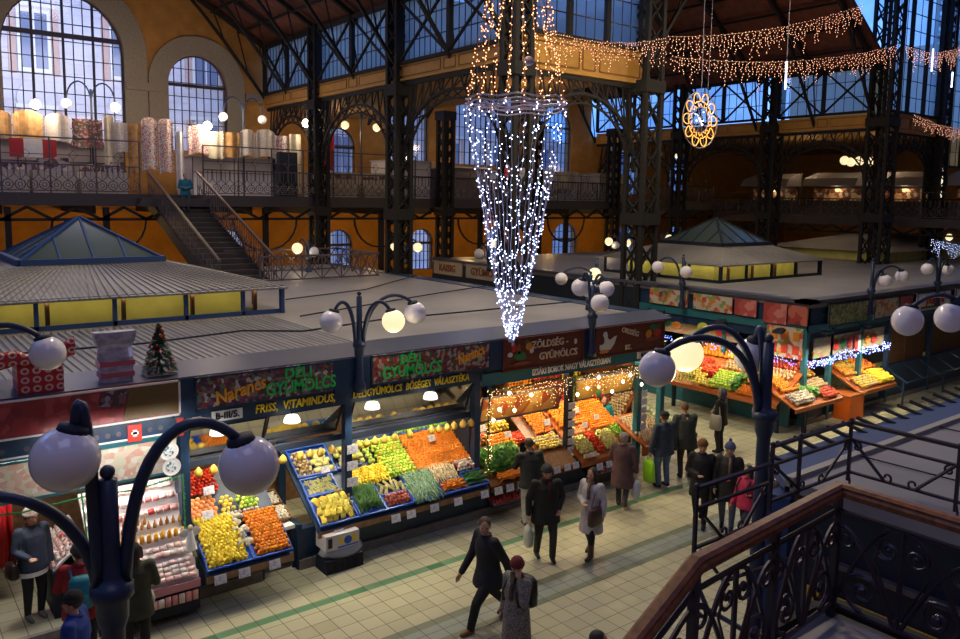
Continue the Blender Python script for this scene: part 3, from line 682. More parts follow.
t = thing('roof_lantern', 'distant low lantern roof behind the rightmost big column', 'roof lantern', (45,19,3.62)); MB().hexa([(-5,0,.0),(6,0,0),(6,6,0),(-5,6,0),(-5,0,.5),(6,0,.5),(6,6,.5),(-5,6,.5)]).obj('walls', inside_y, t); MB().hexa([(-5.4,-.4,.5),(6.4,-.4,.5),(6.4,6.4,.5),(-5.4,6.4,.5),(-2,2.4,1.2),(3,2.4,1.2),(3,3.6,1.2),(-2,3.6,1.2)]).obj('roof_sheet', roof_m, t)
# side signs further back
for y0, y1, s_, lb in ((30.8,28.6,'KAISIG','cream name sign reading KAISIG beyond the roof, left of the light cone'),(28.3,26.0,'GYÜMÖ','cream name sign partly behind the light cone tip')):
    t = sidesign(y0,y1,2.95,3.55,mat('cream_board', (.42,.36,.27), .6),lb)
    sput(t, s_, .45, brn, (y0+y1)/2, 3.25, xs=.95)
# low truss railing around the stair well
t = thing('stairwell_railing', 'low grey lattice railing on the roof at the foot of the stair', 'railing', (0,0,0)); mb = MB()
for ya, yb2 in ((24.6,24.6),(27.8,27.8)):
    mb.bar((10.2,ya,4.45),(14.6,ya,4.45),.06); mb.bar((10.2,ya,3.68),(14.6,ya,3.68),.05)
    for i in range(6):
        x = 10.2+.73*i; mb.bar((x,ya,3.65),(x+.73,ya,4.45),.03); mb.bar((x+.73,ya,3.65),(x,ya,4.45),.03); mb.bar((x,ya,3.65),(x,ya,4.45),.035)
mb.bar((14.6,24.6,4.45),(14.6,27.8,4.45),.06)
for i in range(5):
    y = 24.6+.64*i; mb.bar((14.6,y,3.65),(14.6,y+.64,4.45),.03); mb.bar((14.6,y+.64,3.65),(14.6,y,4.45),.03)
mb.obj('lattice', iron_v, t)
# ---- pavilion 3: near kiosk under the stair (right foreground)
P3 = thing('market_pavilion', 'nearest market kiosk, dark blue wall and lilac-grey roof behind the wooden handrail', 'pavilion', (0,0,0))
nroof = mat('lilac_grey_roof', (.24,.23,.27), .6, var=.15, vs=1)
MB().box((8.15,-2,0),(30,4.7,3.2)).obj('walls', navy_dk, P3)
MB().box((8.1,-2,3.2),(30,4.7,3.32)).obj('roof_slab', nroof, P3)
MB().box((8.1,4.66,3.25),(30,4.76,3.37)).obj('cornice', mat('pale_cornice', (.33,.32,.31), .6), P3)
MB().hexa([(8.1,4.76,3.2),(30,4.76,3.2),(30,5.5,3.1),(8.9,5.5,3.1),(8.1,4.76,3.3),(30,4.76,3.3),(30,5.5,3.2),(8.9,5.5,3.2)]).obj('blue_eave', blue, P3)
MB().box((8.12,4.7,.0),(8.5,5.0,3.1)).obj('corner_post', blue, P3)
spk = MB().bar((0,5.3,3.22),(0,5.66,3.30),.045).mesh('gutter_spike', navy_dk)
for i in range(44):
    o = bpy.data.objects.new('gutter_spike', spk); COL.objects.link(o); o.parent = P3; o.location = (8.95+.42*i,0,0)
MB().box((8.1,2.0,1.94),(8.14,4.45,2.2)).obj('yellow_stripe', mat('yellow_paint', (.85,.50,.01), .5), P3)
MB().box((8.06,1.5,2.54),(8.14,4.35,2.6)).obj('wall_ledge', iron_v, P3)
MB().tube([(9.6,4.7,3.34),(9.7,0,3.34)],.01,4).tube([(11.8,4.7,3.34),(11.8,0,3.34)],.01,4).obj('roof_joint', navy_dk, P3)
# ============================================================ PRODUCE
def col_r(name, a, b2, rough=.45, coat=0.): return mat(name, a, rough, rnd=.3, col2=b2, coat=coat)
def revolve(prof, seg=10): return MB().lathe((0,0,0), prof, seg)
def proto_round(r, seg=10, rings=7, sc=(1,1,1)): return MB().sph((0,0,0), r, seg, rings, sc)
PR = {}
def proto(key, mb, m_): PR[key] = mb.mesh(key, m_, True)
proto('lemon', revolve([(.002,-.048),(.010,-.042),(.026,-.026),(.033,0),(.026,.026),(.010,.042),(.002,.050)]), col_r('lemon_skin', (.80,.55,.02), (.85,.68,.06)))
proto('orange', proto_round(.04), col_r('orange_skin', (.85,.27,.015), (.80,.36,.03)))
proto('clementine', proto_round(.034, sc=(1,1,.85)), col_r('clementine_skin', (.88,.22,.01), (.85,.32,.02)))
proto('grapefruit', proto_round(.048), col_r('grapefruit_skin', (.80,.35,.12), (.82,.28,.10)))
proto('green_apple', revolve([(.004,-.026),(.018,-.034),(.034,-.018),(.040,.008),(.030,.030),(.014,.034),(.003,.024)]), col_r('green_apple_skin', (.30,.55,.04), (.55,.62,.08), .3))
proto('yellow_apple', revolve([(.004,-.026),(.018,-.034),(.034,-.018),(.040,.008),(.030,.030),(.014,.034),(.003,.024)]), col_r('yellow_apple_skin', (.72,.50,.06), (.65,.60,.12), .3))
proto('red_apple', revolve([(.004,-.026),(.018,-.034),(.034,-.018),(.040,.008),(.030,.030),(.014,.034),(.003,.024)]), col_r('red_apple_skin', (.42,.02,.02), (.55,.10,.04), .3))
proto('tomato', revolve([(.004,-.022),(.020,-.028),(.034,-.012),(.036,.006),(.024,.024),(.008,.022)]), col_r('tomato_skin', (.65,.03,.015), (.72,.08,.02), .25))
proto('onion', revolve([(.004,-.034),(.02,-.032),(.036,-.006),(.030,.018),(.010,.036),(.004,.055)]), col_r('onion_skin', (.55,.38,.20), (.62,.50,.30)))
proto('red_onion', revolve([(.004,-.034),(.02,-.032),(.036,-.006),(.030,.018),(.010,.036),(.004,.052)]), col_r('red_onion_skin', (.35,.05,.05), (.50,.14,.08)))
proto('potato', proto_round(.042, sc=(1.2,.9,.8)), col_r('potato_skin', (.55,.42,.22), (.45,.33,.17)))
proto('garlic_bulb', revolve([(.004,-.026),(.026,-.02),(.032,0),(.016,.022),(.005,.05)]), col_r('garlic_skin', (.72,.66,.55), (.62,.52,.45)))
proto('mushroom', revolve([(.012,-.03),(.012,0),(.034,.002),(.030,.018),(.014,.028),(.002,.03)]), col_r('mushroom_cap', (.70,.66,.58), (.60,.54,.44)))
proto('carrot', MB().lathe((0,0,0),[(.003,-.09),(.009,-.05),(.015,.04),(.018,.08),(.006,.09)],7,(1,0,0)), col_r('carrot_skin', (.88,.22,.01), (.80,.30,.03)))
proto('parsnip', MB().lathe((0,0,0),[(.003,-.12),(.010,-.05),(.018,.06),(.022,.1),(.006,.11)],7,(0,1,0)), col_r('parsnip_skin', (.70,.58,.36), (.60,.46,.25)))
proto('cucumber', MB().tube([(-.12,0,0),(-.06,.006,0),(.02,.008,0),(.12,0,0)],.019,8), col_r('cucumber_skin', (.03,.16,.03), (.06,.22,.05), .35))
proto('leek', MB().tube([(-.02,-.2,0),(0,-.05,0),(.01,.1,0),(0,.2,.01)],.014,6,r1=.02), col_r('leek_leaf', (.10,.22,.11), (.24,.36,.22)))
ban = MB()
for j in range(4):
    ban.tube([(.02*j-.03+.0*q, -.08+.16*q/6, .03*math.sin(PI*q/6)+.008*j) for q in range(7)], .015, 6)
proto('banana_hand', ban, col_r('banana_skin', (.78,.58,.05), (.70,.62,.10)))
proto('cauliflower', MB().sph((0,0,0),.07,9,6,(1,1,.7)).sph((.05,.02,-.01),.045,7,5).sph((-.05,.01,-.01),.045,7,5).sph((0,-.05,-.01),.045,7,5), mat('cauliflower_head', (.68,.64,.50), .8, var=.3, vs=60, bump=.6))
proto('cabbage', proto_round(.085, 12, 8, (1,1,.85)), mat('cabbage_leaf', (.55,.62,.38), .5, var=.4, vs=18, rnd=.2))
proto('pepper', revolve([(.006,-.05),(.022,-.035),(.033,.02),(.026,.04),(.008,.034),(.006,.05)], 8), col_r('yellow_pepper_skin', (.75,.70,.25), (.62,.66,.20), .25))
proto('red_pepper', revolve([(.006,-.05),(.022,-.035),(.033,.02),(.026,.04),(.008,.034),(.006,.05)], 8), col_r('red_pepper_skin', (.65,.04,.02), (.72,.12,.02), .25))
proto('green_pepper', revolve([(.004,-.07),(.014,-.04),(.022,.02),(.02,.05),(.006,.045)], 8), col_r('green_pepper_skin', (.16,.45,.04), (.30,.52,.06), .25))
proto('pear', revolve([(.004,-.045),(.022,-.04),(.036,-.012),(.024,.02),(.014,.045),(.004,.055)]), col_r('pear_skin', (.55,.58,.10), (.62,.62,.20), .35))
proto('grape_bunch', None or (lambda q: [q.sph((R.uniform(-.05,.05),R.uniform(-.05,.05),R.uniform(0,.03)),.014,6,4) for _ in range(26)] and q)(MB()), col_r('grape_skin', (.52,.55,.16), (.60,.58,.25), .3))
proto('dill_bunch', (lambda q: [q.tube([(0,-.1,0),(R.uniform(-.06,.06),R.uniform(.02,.12),R.uniform(0,.06))],.004,3) for _ in range(34)] and q)(MB()), col_r('dill_leaf', (.04,.14,.03), (.09,.22,.05)))
proto('packet', MB().box((-.06,-.045,-.02),(.06,.045,.025)), col_r('yellow_green_packet', (.60,.60,.12), (.70,.66,.35), .25))
proto('asparagus_bunch', (lambda q: [q.tube([(R.uniform(-.03,.03),-.1,R.uniform(-.01,.02)),(R.uniform(-.03,.03),.1,R.uniform(-.01,.02))],.007,5) for _ in range(12)] and q)(MB()), col_r('asparagus_stalk', (.38,.36,.12), (.55,.48,.22)))
lf = MB()
for i in range(26):
    a = R.uniform(0,2*PI); l = R.uniform(.07,.16); z = R.uniform(.02,.08); c_ = Vector((math.cos(a)*l,math.sin(a)*l,z)); s_ = Vector((-math.sin(a),math.cos(a),R.uniform(-.4,.4)))*.03
    lf.add([(0,0,0), c_*.6+s_, c_, c_*.6-s_], [(0,1,2,3)])
proto('leafy_bunch', lf, col_r('leafy_green', (.05,.20,.03), (.12,.34,.05)))
proto('sprouts_head', proto_round(.03), col_r('sprout_leaf', (.25,.40,.10), (.40,.50,.2)))
proto('dried_fruit_pack', MB().box((-.05,-.035,-.02),(.05,.035,.02)), col_r('reddish_packet', (.60,.10,.06), (.70,.45,.30), .3))
class Plane:
    """inclined display: u along the aisle, v up the slope"""
    def __init__(s, O, u, v): s.O = Vector(O); s.u = Vector(u).normalized(); s.v = Vector(v).normalized(); s.n = s.u.cross(s.v).normalized(); s.M = Matrix((s.u, s.v, s.n)).transposed()
    def p(s, u, v, h=0): return s.O + s.u*u + s.v*v + s.n*h
def fill(pl, key, u0, u1, v0, v1, sp, label, group, cat=None, h=.03, layers=1, jit=.25, rot='any', sc=1., mix=None, cap=290, spv=None):
    cat = cat or key.replace('_', ' '); pts = []; spv = spv or sp*.87
    for L_ in range(layers):
        v = v0+sp*.5+L_*sp*.5; row = 0
        while v < v1-sp*.4-L_*sp*.4:
            u = u0+sp*.5+(sp*.5 if row%2 else 0)+L_*sp*.5
            while u < u1-sp*.4-L_*sp*.4:
                pts.append((u+R.uniform(-jit,jit)*sp*.4, v+R.uniform(-jit,jit)*sp*.4, h+L_*sp*.62)); u += sp
            v += spv; row += 1
    if len(pts) > cap: R.shuffle(pts); pts = pts[:cap]
    for u, v, hh in pts:
        k_ = key
        if mix and R.random() < mix[1]: k_ = mix[0]
        if rot == 'any': Mr = Matrix.Rotation(R.uniform(0,6.3),3,'X') @ Matrix.Rotation(R.uniform(0,6.3),3,'Z')
        elif rot == 'up': Mr = pl.M @ Matrix.Rotation(R.uniform(0,6.3),3,'Z')
        else: Mr = pl.M @ Matrix.Rotation(R.uniform(-rot,rot),3,'Z')
        nm_ = k_.replace('_',' '); kn = key.replace('_',' ')
        lb = label if k_ == key else nm_+' mixed in among the '+group
        FILL.setdefault(k_, []).append((pl.p(u, v, hh), Mr, sc*R.uniform(.92,1.08), ' '.join(lb.split()[:16]), (cat if k_ == key else nm_), group if k_ == key else group+' (mixed in)'))
FILL = {}
def flush_fill():
    cam = Vector((0,0,6.4))
    for k_, L_ in FILL.items():
        L_.sort(key=lambda q: (q[0]-cam).length)
        for p, Mr, s_, lb, ct, gp in L_[:292]:
            o = bpy.data.objects.new(k_, PR[k_]); COL.objects.link(o); o.location = p; o.rotation_euler = Mr.to_euler(); o.scale = (s_,)*3; tag(o, lb, ct, gp)
        rest = L_[292:]
        if rest:
            me = PR[k_]; V0 = [v.co.copy() for v in me.vertices]; F0 = [tuple(f.vertices) for f in me.polygons]; mb = MB()
            for p, Mr, s_, lb, ct, gp in rest: mb.add([p + Mr @ (v*s_) for v in V0], F0)
            m2 = me.materials[0].copy(); nt = m2.node_tree; oi = [n_ for n_ in nt.nodes if n_.bl_idname == 'ShaderNodeObjectInfo']
            if oi:
                g_ = nt.nodes.new('ShaderNodeNewGeometry'); lk = [l for l in nt.links if l.from_node == oi[0]]
                for l in lk: nt.links.new(g_.outputs['Random Per Island'], l.to_socket)
            nm_ = k_.replace('_',' '); tag(mb.obj(k_+'_heap', m2, smooth=True), 'further '+nm_+' pieces in the more distant heaps of the stalls', nm_, None, 'stuff')
def crate(pl, u0, u1, v0, v1, label, m_=None, hgt=.06, lip=.02):
    t = bpy.data.objects.new('produce_crate', None); COL.objects.link(t); t.matrix_world = Matrix.Translation(pl.p(u0,v0,0)) @ pl.M.to_4x4()
    tag(t, label, 'crate'); w_, d = u1-u0, v1-v0; q = .014
    MB().box((0,0,0),(w_,d,.012)).obj('bottom', m_ or crate_b, t)
    MB().box((0,0,0),(w_,q,hgt)).box((0,d-q,0),(w_,d,hgt)).box((0,q,0),(q,d-q,hgt)).box((w_-q,q,0),(w_,d-q,hgt)).obj('side', m_ or crate_b, t)
    MB().box((-.008,-.008,hgt),(w_+.008,q,hgt+.012)).box((-.008,d-q,hgt),(w_+.008,d+.008,hgt+.012)).box((-.008,q,hgt),(q,d-q,hgt+.012)).box((w_-q,q,hgt),(w_+.008,d-q,hgt+.012)).obj('rim', m_ or crate_b, t)
    return t
cardm = MB().box((-.075,-.004,-.10),(.075,.004,.0)).mesh('price_card', paper)
def card(loc, label, group, rz=0., tilt=-.2, sc=1.):
    o = bpy.data.objects.new('price_card', cardm); COL.objects.link(o); o.location = loc; o.rotation_euler = (tilt,0,rz); o.scale = (sc,sc,sc*1.15); return tag(o, label, 'price card', group)
def cards_on(pl, spots, label, group, rz=0., sc=.8):
    for u, v in spots: card(pl.p(u, v, .2), label, group, rz, -.35, sc)
def counter(pl, u0, u1, v1, label, m_=wood_l, ledge=None):
    t = thing('stall_counter', label, 'counter', (0,0,0))
    p = [pl.p(u0,-.02,-.03), pl.p(u1,-.02,-.03), pl.p(u1,v1,-.03), pl.p(u0,v1,-.03)]; MB().slab(p, .04).obj('sloping_top', m_, t)
    a, b2 = pl.p(u0,-.03,-.03), pl.p(u1,-.03,-.03)
    MB().slab([a+Vector((0,0,-.11)), b2+Vector((0,0,-.11)), b2, a], .03).obj('front_ledge', ledge or m_, t)
    return t
V = (0, 1.3, .85)
PC = Plane((0,12.0,.75),(1,0,0),V); PB = Plane((0,11.7,.65),(1,0,0),(0,1.3,.9))
# ---------- stall B (X 3.9 - 5.05)
counter(PB, 3.92, 5.35, 1.95, 'sloping counter with a wooden ledge of the lemon and tangerine stall', navy, wood_l)
crate(PB, 3.95, 4.68, .03, .52, 'blue crate holding the pyramid of lemons at the front of the left fruit stall', hgt=.05)
crate(PB, 4.70, 5.33, .03, .52, 'blue crate holding the tangerines at the front of the left fruit stall', hgt=.05)
fill(PB,'lemon',3.97,4.62,.06,.98,.062,'bright lemon in the big heap at the front left of the left fruit stall','lemons heaped in the left fruit stall',layers=2,h=.05)
fill(PB,'grapefruit',3.95,4.45,.98,1.40,.088,'large pinkish orange citrus above the lemons in the left fruit stall','large orange citrus fruits above the lemons',cat='orange',layers=1,h=.05)
fill(PB,'cauliflower',4.48,4.78,.30,.98,.14,'white cauliflower between the lemons and the tangerines','cauliflowers between lemons and tangerines',h=.06,layers=1)
fill(PB,'clementine',4.74,5.34,.06,.92,.064,'tangerine in the heap at the right of the left fruit stall','tangerines in the left fruit stall',layers=2,h=.05)
fill(PB,'tomato',4.05,4.60,1.42,1.92,.07,'red tomato in the upper tray under the hanging pomelos','tomatoes in the upper tray of the left fruit stall',layers=1,h=.05)
fill(PB,'yellow_apple',4.46,4.72,1.0,1.34,.085,'yellow apple beside the green apples behind the near globe','yellow apples behind the near globe',h=.05)
fill(PB,'green_apple',4.74,5.12,.98,1.32,.085,'green apple at the top right of the left fruit stall','green apples at the top right of the left fruit stall',h=.05)
fill(PB,'garlic_bulb',4.5,5.1,.90,1.02,.07,'pale garlic bulb in the strip above the tangerines','garlic bulbs above the tangerines',h=.06)
crate(PB, 4.78, 4.98, .72, .9, 'small red punnet on top of the tangerines', mat('red_plastic', (.75,.05,.08), .4), .05)
for i, x in enumerate((4.12,4.5,5.0)): card((x, 11.66,.62), 'white price card hanging at the front of the lemon and tangerine counter','price cards of the left fruit stall', sc=1.25)
cards_on(PB,[(4.2,1.0),(4.35,1.45)],'white price card stuck in the fruit of the left stall','price cards in the fruit of the left stall',sc=1.2)
pomelo = MB().lathe((0,0,0),[(.004,-.085),(.05,-.07),(.075,-.02),(.062,.03),(.03,.07),(.005,.095)],12); proto('pomelo', pomelo, col_r('pomelo_skin', (.60,.42,.06), (.55,.36,.05)))
def hang(x, z, y=12.42, key='pomelo', lab='', grp=''):
    o = bpy.data.objects.new(key, PR[key]); COL.objects.link(o); o.location = (x,y,z); o.scale = (.95,.95,.95); tag(o, lab, 'pomelo', grp)
for x in (4.08,4.32): hang(x,2.03,lab='pale pomelo hanging above the tomatoes in the left stall',grp='pomelos hanging in the left stall')
for i, x in enumerate([5.5,5.82,6.0,6.2,6.42,6.95,7.12,7.3,7.5,7.72,8.05,8.55,8.72,8.92,9.08,9.3,9.5]):
    hang(x, 1.97+.0*i+(R.uniform(-.01,.01)), lab='round yellow pomelo hanging from the dark rail above the carrots and onions', grp='pomelos hanging along the rail of the middle stall')
# ---------- stall C (X 5.72 - 9.6)
counter(PC, 5.94, 9.66, 1.9, 'long sloping counter of the middle fruit stall with the carrots', navy, wood_l)
cr = [(5.98,6.72,.03,.66,'banana crate'),(6.76,7.30,.03,.62,'dill'),(7.32,7.88,.03,.34,'red onions'),(7.90,8.54,.03,.62,'leeks'),(8.56,9.14,.03,.34,'small carrots'),(9.16,9.64,.03,.42,'cucumbers'),(6.0,6.62,.68,1.05,'pale grapes'),(6.0,6.76,1.1,1.75,'onions and packets'),(6.80,7.28,1.12,1.2,'bags'),(7.9,8.1,.62,.7,'apples'),(8.3,9.6,1.62,1.78,'green peppers')]
for a, b2, c_, d, s_ in cr: crate(PC, a, b2, c_, d, 'blue plastic crate under the %s in the middle fruit stall' % s_)
fill(PC,'banana_hand',6.02,6.70,.08,.60,.12,'bunch of yellow bananas in the front left crate of the middle stall','bananas in the middle stall',cat='bananas',rot=.5,h=.06,layers=2,spv=.09)
fill(PC,'potato',6.5,6.78,.3,.72,.085,'brown potato beside the bananas','potatoes beside the bananas',h=.08,layers=1)
fill(PC,'grape_bunch',6.04,6.62,.70,1.04,.11,'pale green bunch in the crate behind the bananas','pale grape bunches behind the bananas',cat='grapes',rot='up',h=.05,layers=1)
fill(PC,'onion',6.02,6.34,1.12,1.70,.08,'pale onion in the upper left crate of the middle stall','pale onions in the upper left crate',h=.05,layers=2)
fill(PC,'packet',6.34,6.72,1.12,1.72,.13,'yellow and white packet beside the onions, left of the middle post','packets left of the middle post',cat='packet',rot=.2,h=.06,spv=.1)
fill(PC,'packet',6.84,7.42,1.12,1.62,.14,'pale yellow net bag packet right of the middle post','net packets right of the middle post',cat='packet',rot=.3,h=.06,spv=.11,layers=2)
fill(PC,'lemon',6.84,7.72,.64,1.10,.066,'lemon in the heap between the middle post and the green apples','lemons in the middle stall',layers=2,h=.05)
fill(PC,'green_apple',7.44,7.62,1.1,1.66,.078,'green apple at the top left of the apple slope','green apples at the top of the slope',h=.06)
fill(PC,'green_apple',7.62,8.34,.66,1.66,.078,'green apple on the steep slope left of the carrots','green apples left of the carrots',layers=2,h=.05,mix=('yellow_apple',.18))
fill(PC,'carrot',8.36,9.60,.70,1.62,.062,'orange carrot on the big carrot slope','carrots on the big slope',h=.075,rot=1.2,spv=.062,cap=298,sc=.75)
hp = MB()
for i in range(2600):
    u_ = R.uniform(8.36,9.62); v_ = R.uniform(.70,1.62); p = PC.p(u_, v_, .02+.045*R.random()); a = R.uniform(-1.3,1.3); d = (PC.u*math.cos(a)+PC.v*math.sin(a))*R.uniform(.03,.05)
    hp.tube([p-d,p+d],.011,4,True,.005)
tag(hp.obj('carrot_heap', PR['carrot'].materials[0]), 'dense bed of small orange carrots under the big carrot slope', 'carrots', None, 'stuff')
fill(PC,'parsnip',8.50,9.14,.34,.70,.05,'cream parsnip in the bundle below the carrots','parsnips below the carrots',h=.06,rot=.35,layers=2,spv=.14)
fill(PC,'garlic_bulb',9.14,9.62,.46,.72,.07,'pale garlic bulb at the right of the parsnips','garlic bulbs right of the parsnips',h=.06,layers=2,mix=('red_onion',.25))
fill(PC,'cucumber',9.16,9.64,.06,.42,.12,'dark green cucumber in the front right crate of the middle stall','cucumbers in the front right crate',h=.06,rot=.5,layers=2,spv=.045)
fill(PC,'carrot',8.58,9.12,.06,.34,.09,'small carrot in the front crate next to the cucumbers','small carrots in the front crate',h=.06,rot=.6,layers=2,spv=.035)
fill(PC,'leek',7.90,8.54,.14,.56,.045,'green leek lying in the front crate of the middle stall','leeks in the front crate',h=.06,rot=.6,layers=2,spv=.1)
fill(PC,'red_onion',7.34,7.86,.06,.34,.075,'red onion in the front crate right of the dill','red onions right of the dill',h=.06,layers=2)
fill(PC,'asparagus_bunch',7.32,7.88,.38,.64,.11,'pale brownish stalk bunch behind the red onions','stalk bunches behind the red onions',cat='vegetable bunch',h=.07,rot=.9,layers=1,spv=.1)
fill(PC,'dill_bunch',6.78,7.30,.12,.64,.10,'dark green dill bunch at the foot of the middle post','dill bunches at the foot of the middle post',cat='dill',h=.05,rot=.4,layers=2,spv=.1)
fill(PC,'green_pepper',8.32,9.58,1.64,1.78,.06,'green pepper in the narrow tray above the carrots','green peppers above the carrots',h=.05,rot=1.5)
for x in (6.3,7.45,7.78,8.3,8.85,9.5): card((x,11.95,.70),'white price card hanging along the front of the middle stall','price cards along the middle stall front',sc=1.25)
cards_on(PC,[(8.95,1.35),(6.95,1.3),(6.5,1.15)],'white price card standing in the produce of the middle stall','price cards in the middle stall produce',sc=1.1)
for z in (2.02,1.72,1.42): card((6.78,12.33,z),'white price card fixed on the middle blue post','price cards on the middle post',tilt=0,sc=1.4)
# mushrooms table in the gap, floor boxes
t = thing('side_table', 'low table with white top in the gap between the two left fruit stalls', 'table', (5.4,12.95,0)); MB().box((-.32,-.55,.72),(.32,.45,.78)).obj('table_top', white, t)
for sx_, sy_ in ((-.28,-.5),(.28,-.5),(-.28,.4),(.28,.4)): MB().box((sx_-.02,sy_-.02,0),(sx_+.02,sy_+.02,.72)).obj('leg', navy, t)
PG = Plane((0,12.6,.80),(1,0,0),(0,1,.35))
crate(PG,5.42,5.72,0,.36,'small open crate of white mushrooms beside the bananas',wood_l); crate(PG,5.42,5.72,.42,.8,'small open crate of brown mushrooms behind the white ones',wood_l)
fill(PG,'mushroom',5.44,5.71,.02,.35,.06,'white mushroom in the nearer small crate','white mushrooms',rot='up',h=.05,layers=2); fill(PG,'mushroom',5.44,5.71,.44,.79,.06,'brownish mushroom in the farther small crate','brown mushrooms',rot='up',h=.05,layers=1)
t = thing('weighing_scale', 'grey weighing scale on the low table between the left stalls', 'scale', (5.25,12.6,.78)); MB().box((-.12,-.12,0),(.12,.12,.07)).obj('body', navy, t); MB().box((-.14,-.14,.09),(.14,.14,.105)).obj('pan', gutter, t); MB().box((-.02,.1,.05),(.02,.13,.35)).box((-.1,.1,.35),(.1,.13,.47)).obj('display', teal, t)
cardb = mat('white_cardboard', (.55,.52,.52), .7)
t = thing('black_crate', 'black plastic crate on the floor below the bananas, lowest of the stack', 'crate', (6.35,12.02,0)); MB().box((-.36,-.2,0),(.36,.2,.24)).obj('body', navy_dk, t)
for i in range(6): MB().box((-.34+.12*i,-.21,.04),(-.26+.12*i,-.2,.2)).obj('rib', iron, t)
bg_ = MB(); R2 = random.Random(3)
rings = [[(math.cos(a)*(.38+R2.uniform(-.03,.03))*s_, math.sin(a)*(.22+R2.uniform(-.02,.02))*s_, z) for a in [2*PI*i/20 for i in range(20)]] for z, s_ in ((0,.95),(.05,1.05),(.11,1.0),(.15,.9))]
tag(bg_.loft(rings).obj('plastic_bag', mat('clear_plastic', (.30,.31,.36), .25), loc=(6.38,12.02,.245), smooth=True), 'crumpled translucent plastic sheet between the black crate and the banana box', 'plastic bag')
t = thing('banana_box', 'white cardboard banana box with a yellow and blue emblem on the floor stack', 'box', (6.32,12.03,.40)); MB().box((-.32,-.19,0),(.32,.19,.26)).obj('box_body', cardb, t)
MB().lathe((.1,-.19,.13),[(.075,0),(.075,.004)],16,(0,-1,0)).obj('blue_emblem', crate_b, t)
for s in (-1,1): MB().box((.1+s*.09,-.195,.08),(.1+s*.17,-.19,.2)).obj('yellow_emblem', yel_l, t)
MB().box((-.28,-.195,.05),(-.2,-.19,.22)).obj('side_print', navy_dk, t); MB().box((-.1,-.195,.02),(.3,-.19,.045)).obj('blue_line', crate_b, t)
# ---------- stall D (X 9.7 - 12.1)
PD = PC
counter(PD, 9.72, 10.62, 1.8, 'sloping counter of the stall framed with string lights', wood)
counter(PD, 11.3, 12.14, 1.8, 'second counter of the string-lit stall beside the price strip post', wood)
fill(PD,'orange',10.12,10.95,.70,1.16,.085,'orange in the middle tray of the string-lit stall','oranges in the string-lit stall',layers=2,h=.05)
fill(PD,'yellow_apple',10.45,11.05,1.2,1.72,.09,'yellow apple in the upper left tray of the string-lit stall','yellow apples in the string-lit stall',layers=2,h=.05)
fill(PD,'red_apple',9.85,10.3,1.15,1.5,.085,'reddish apple behind the oranges near the lit garland','reddish apples near the lit garland',layers=1,h=.05,mix=('orange',.3))
fill(PD,'tomato',10.8,11.2,.78,1.12,.06,'bright red tomato beside the oranges of the string-lit stall','tomatoes in the string-lit stall',layers=2,h=.05)
fill(PD,'leafy_bunch',9.74,10.75,.25,.78,.12,'leafy green bunch spilling over the counter near the man in the dark jacket','leafy greens in the string-lit stall',cat='greens',rot='up',h=.06,layers=2)
fill(PD,'carrot',9.95,10.5,-.02,.22,.07,'carrot of the bunches hanging below the leafy greens','carrots below the leafy greens',h=.07,rot=.5,layers=2,spv=.04,sc=1.2)
fill(PD,'parsnip',10.4,10.75,.05,.4,.06,'pale parsnip beside the leafy greens','parsnips beside the leafy greens',h=.07,rot=.3,layers=1)
PDl = Plane((0,11.95,.30),(1,0,0),(0,.35,.12)); crate(PDl,9.7,10.5,-.05,.25,'low crate of red apples near the floor at the string-lit stall',navy)
fill(PDl,'red_apple',9.7,10.5,-.04,.26,.085,'red apple in the low crate near the floor','red apples in the low crate',h=.05,layers=1)
fill(PD,'clementine',11.55,12.12,.92,1.70,.072,'clementine on the steep tray left of the price strips','clementines left of the price strips',layers=1,h=.05)
fill(PD,'yellow_apple',11.36,12.1,.48,.86,.085,'mottled yellow fruit in the tray below the clementines','yellow fruit below the clementines',layers=1,h=.05,mix=('potato',.4))
for x in (9.85,10.15,10.45): card((x,11.95,.70),'white price card on the string-lit stall front, under the greens','price cards under the greens',sc=1.3)
for x in (11.45,11.75,12.0): card((x,11.95,.80),'white price card on the ledge below the mottled yellow fruit','price cards below the yellow fruit',sc=1.2)
cards_on(PD,[(10.25,1.35),(10.75,1.05),(10.8,1.5),(11.95,1.15)],'pinkish price card standing in the string-lit stall','price cards in the string-lit stall',sc=1.2)
for i in range(6): card((12.22,12.33,2.0-.2*i),'white price strip card on the dark post beside the string-lit stall','price strips on the dark post',tilt=0,sc=1.3)
for i in range(5): card((14.62,12.33,1.95-.2*i),'white price strip card on the teal corner post','price strips on the teal post',tilt=0,sc=1.3)
t = thing('stall_shelf', 'brown wooden shelves with goods at the back of the string-lit stall', 'shelf', (10.9,14.3,0))
for z in (.6,1.1,1.6,2.1): MB().box((-1.1,0,z),(1.1,.5,z+.03)).obj('shelf_board', wood, t)
for x in (-1.1,0,1.1): MB().box((x-.03,0,0),(x+.03,.5,2.3)).obj('upright', wood, t)
PS = {z: Plane((10.9,14.32,z+.04),(1,0,0),(0,1,0)) for z in (1.1,1.6)}
fill(PS[1.1],'packet',-1.0,1.0,0,.4,.14,'pale packet on the shelf behind the oranges','packets on the back shelf',cat='packet',rot=.2,h=.03,layers=2)
fill(PS[1.6],'onion',-1.0,1.0,0,.4,.09,'onion on the upper back shelf behind the oranges','onions on the back shelf',h=.03,layers=1)
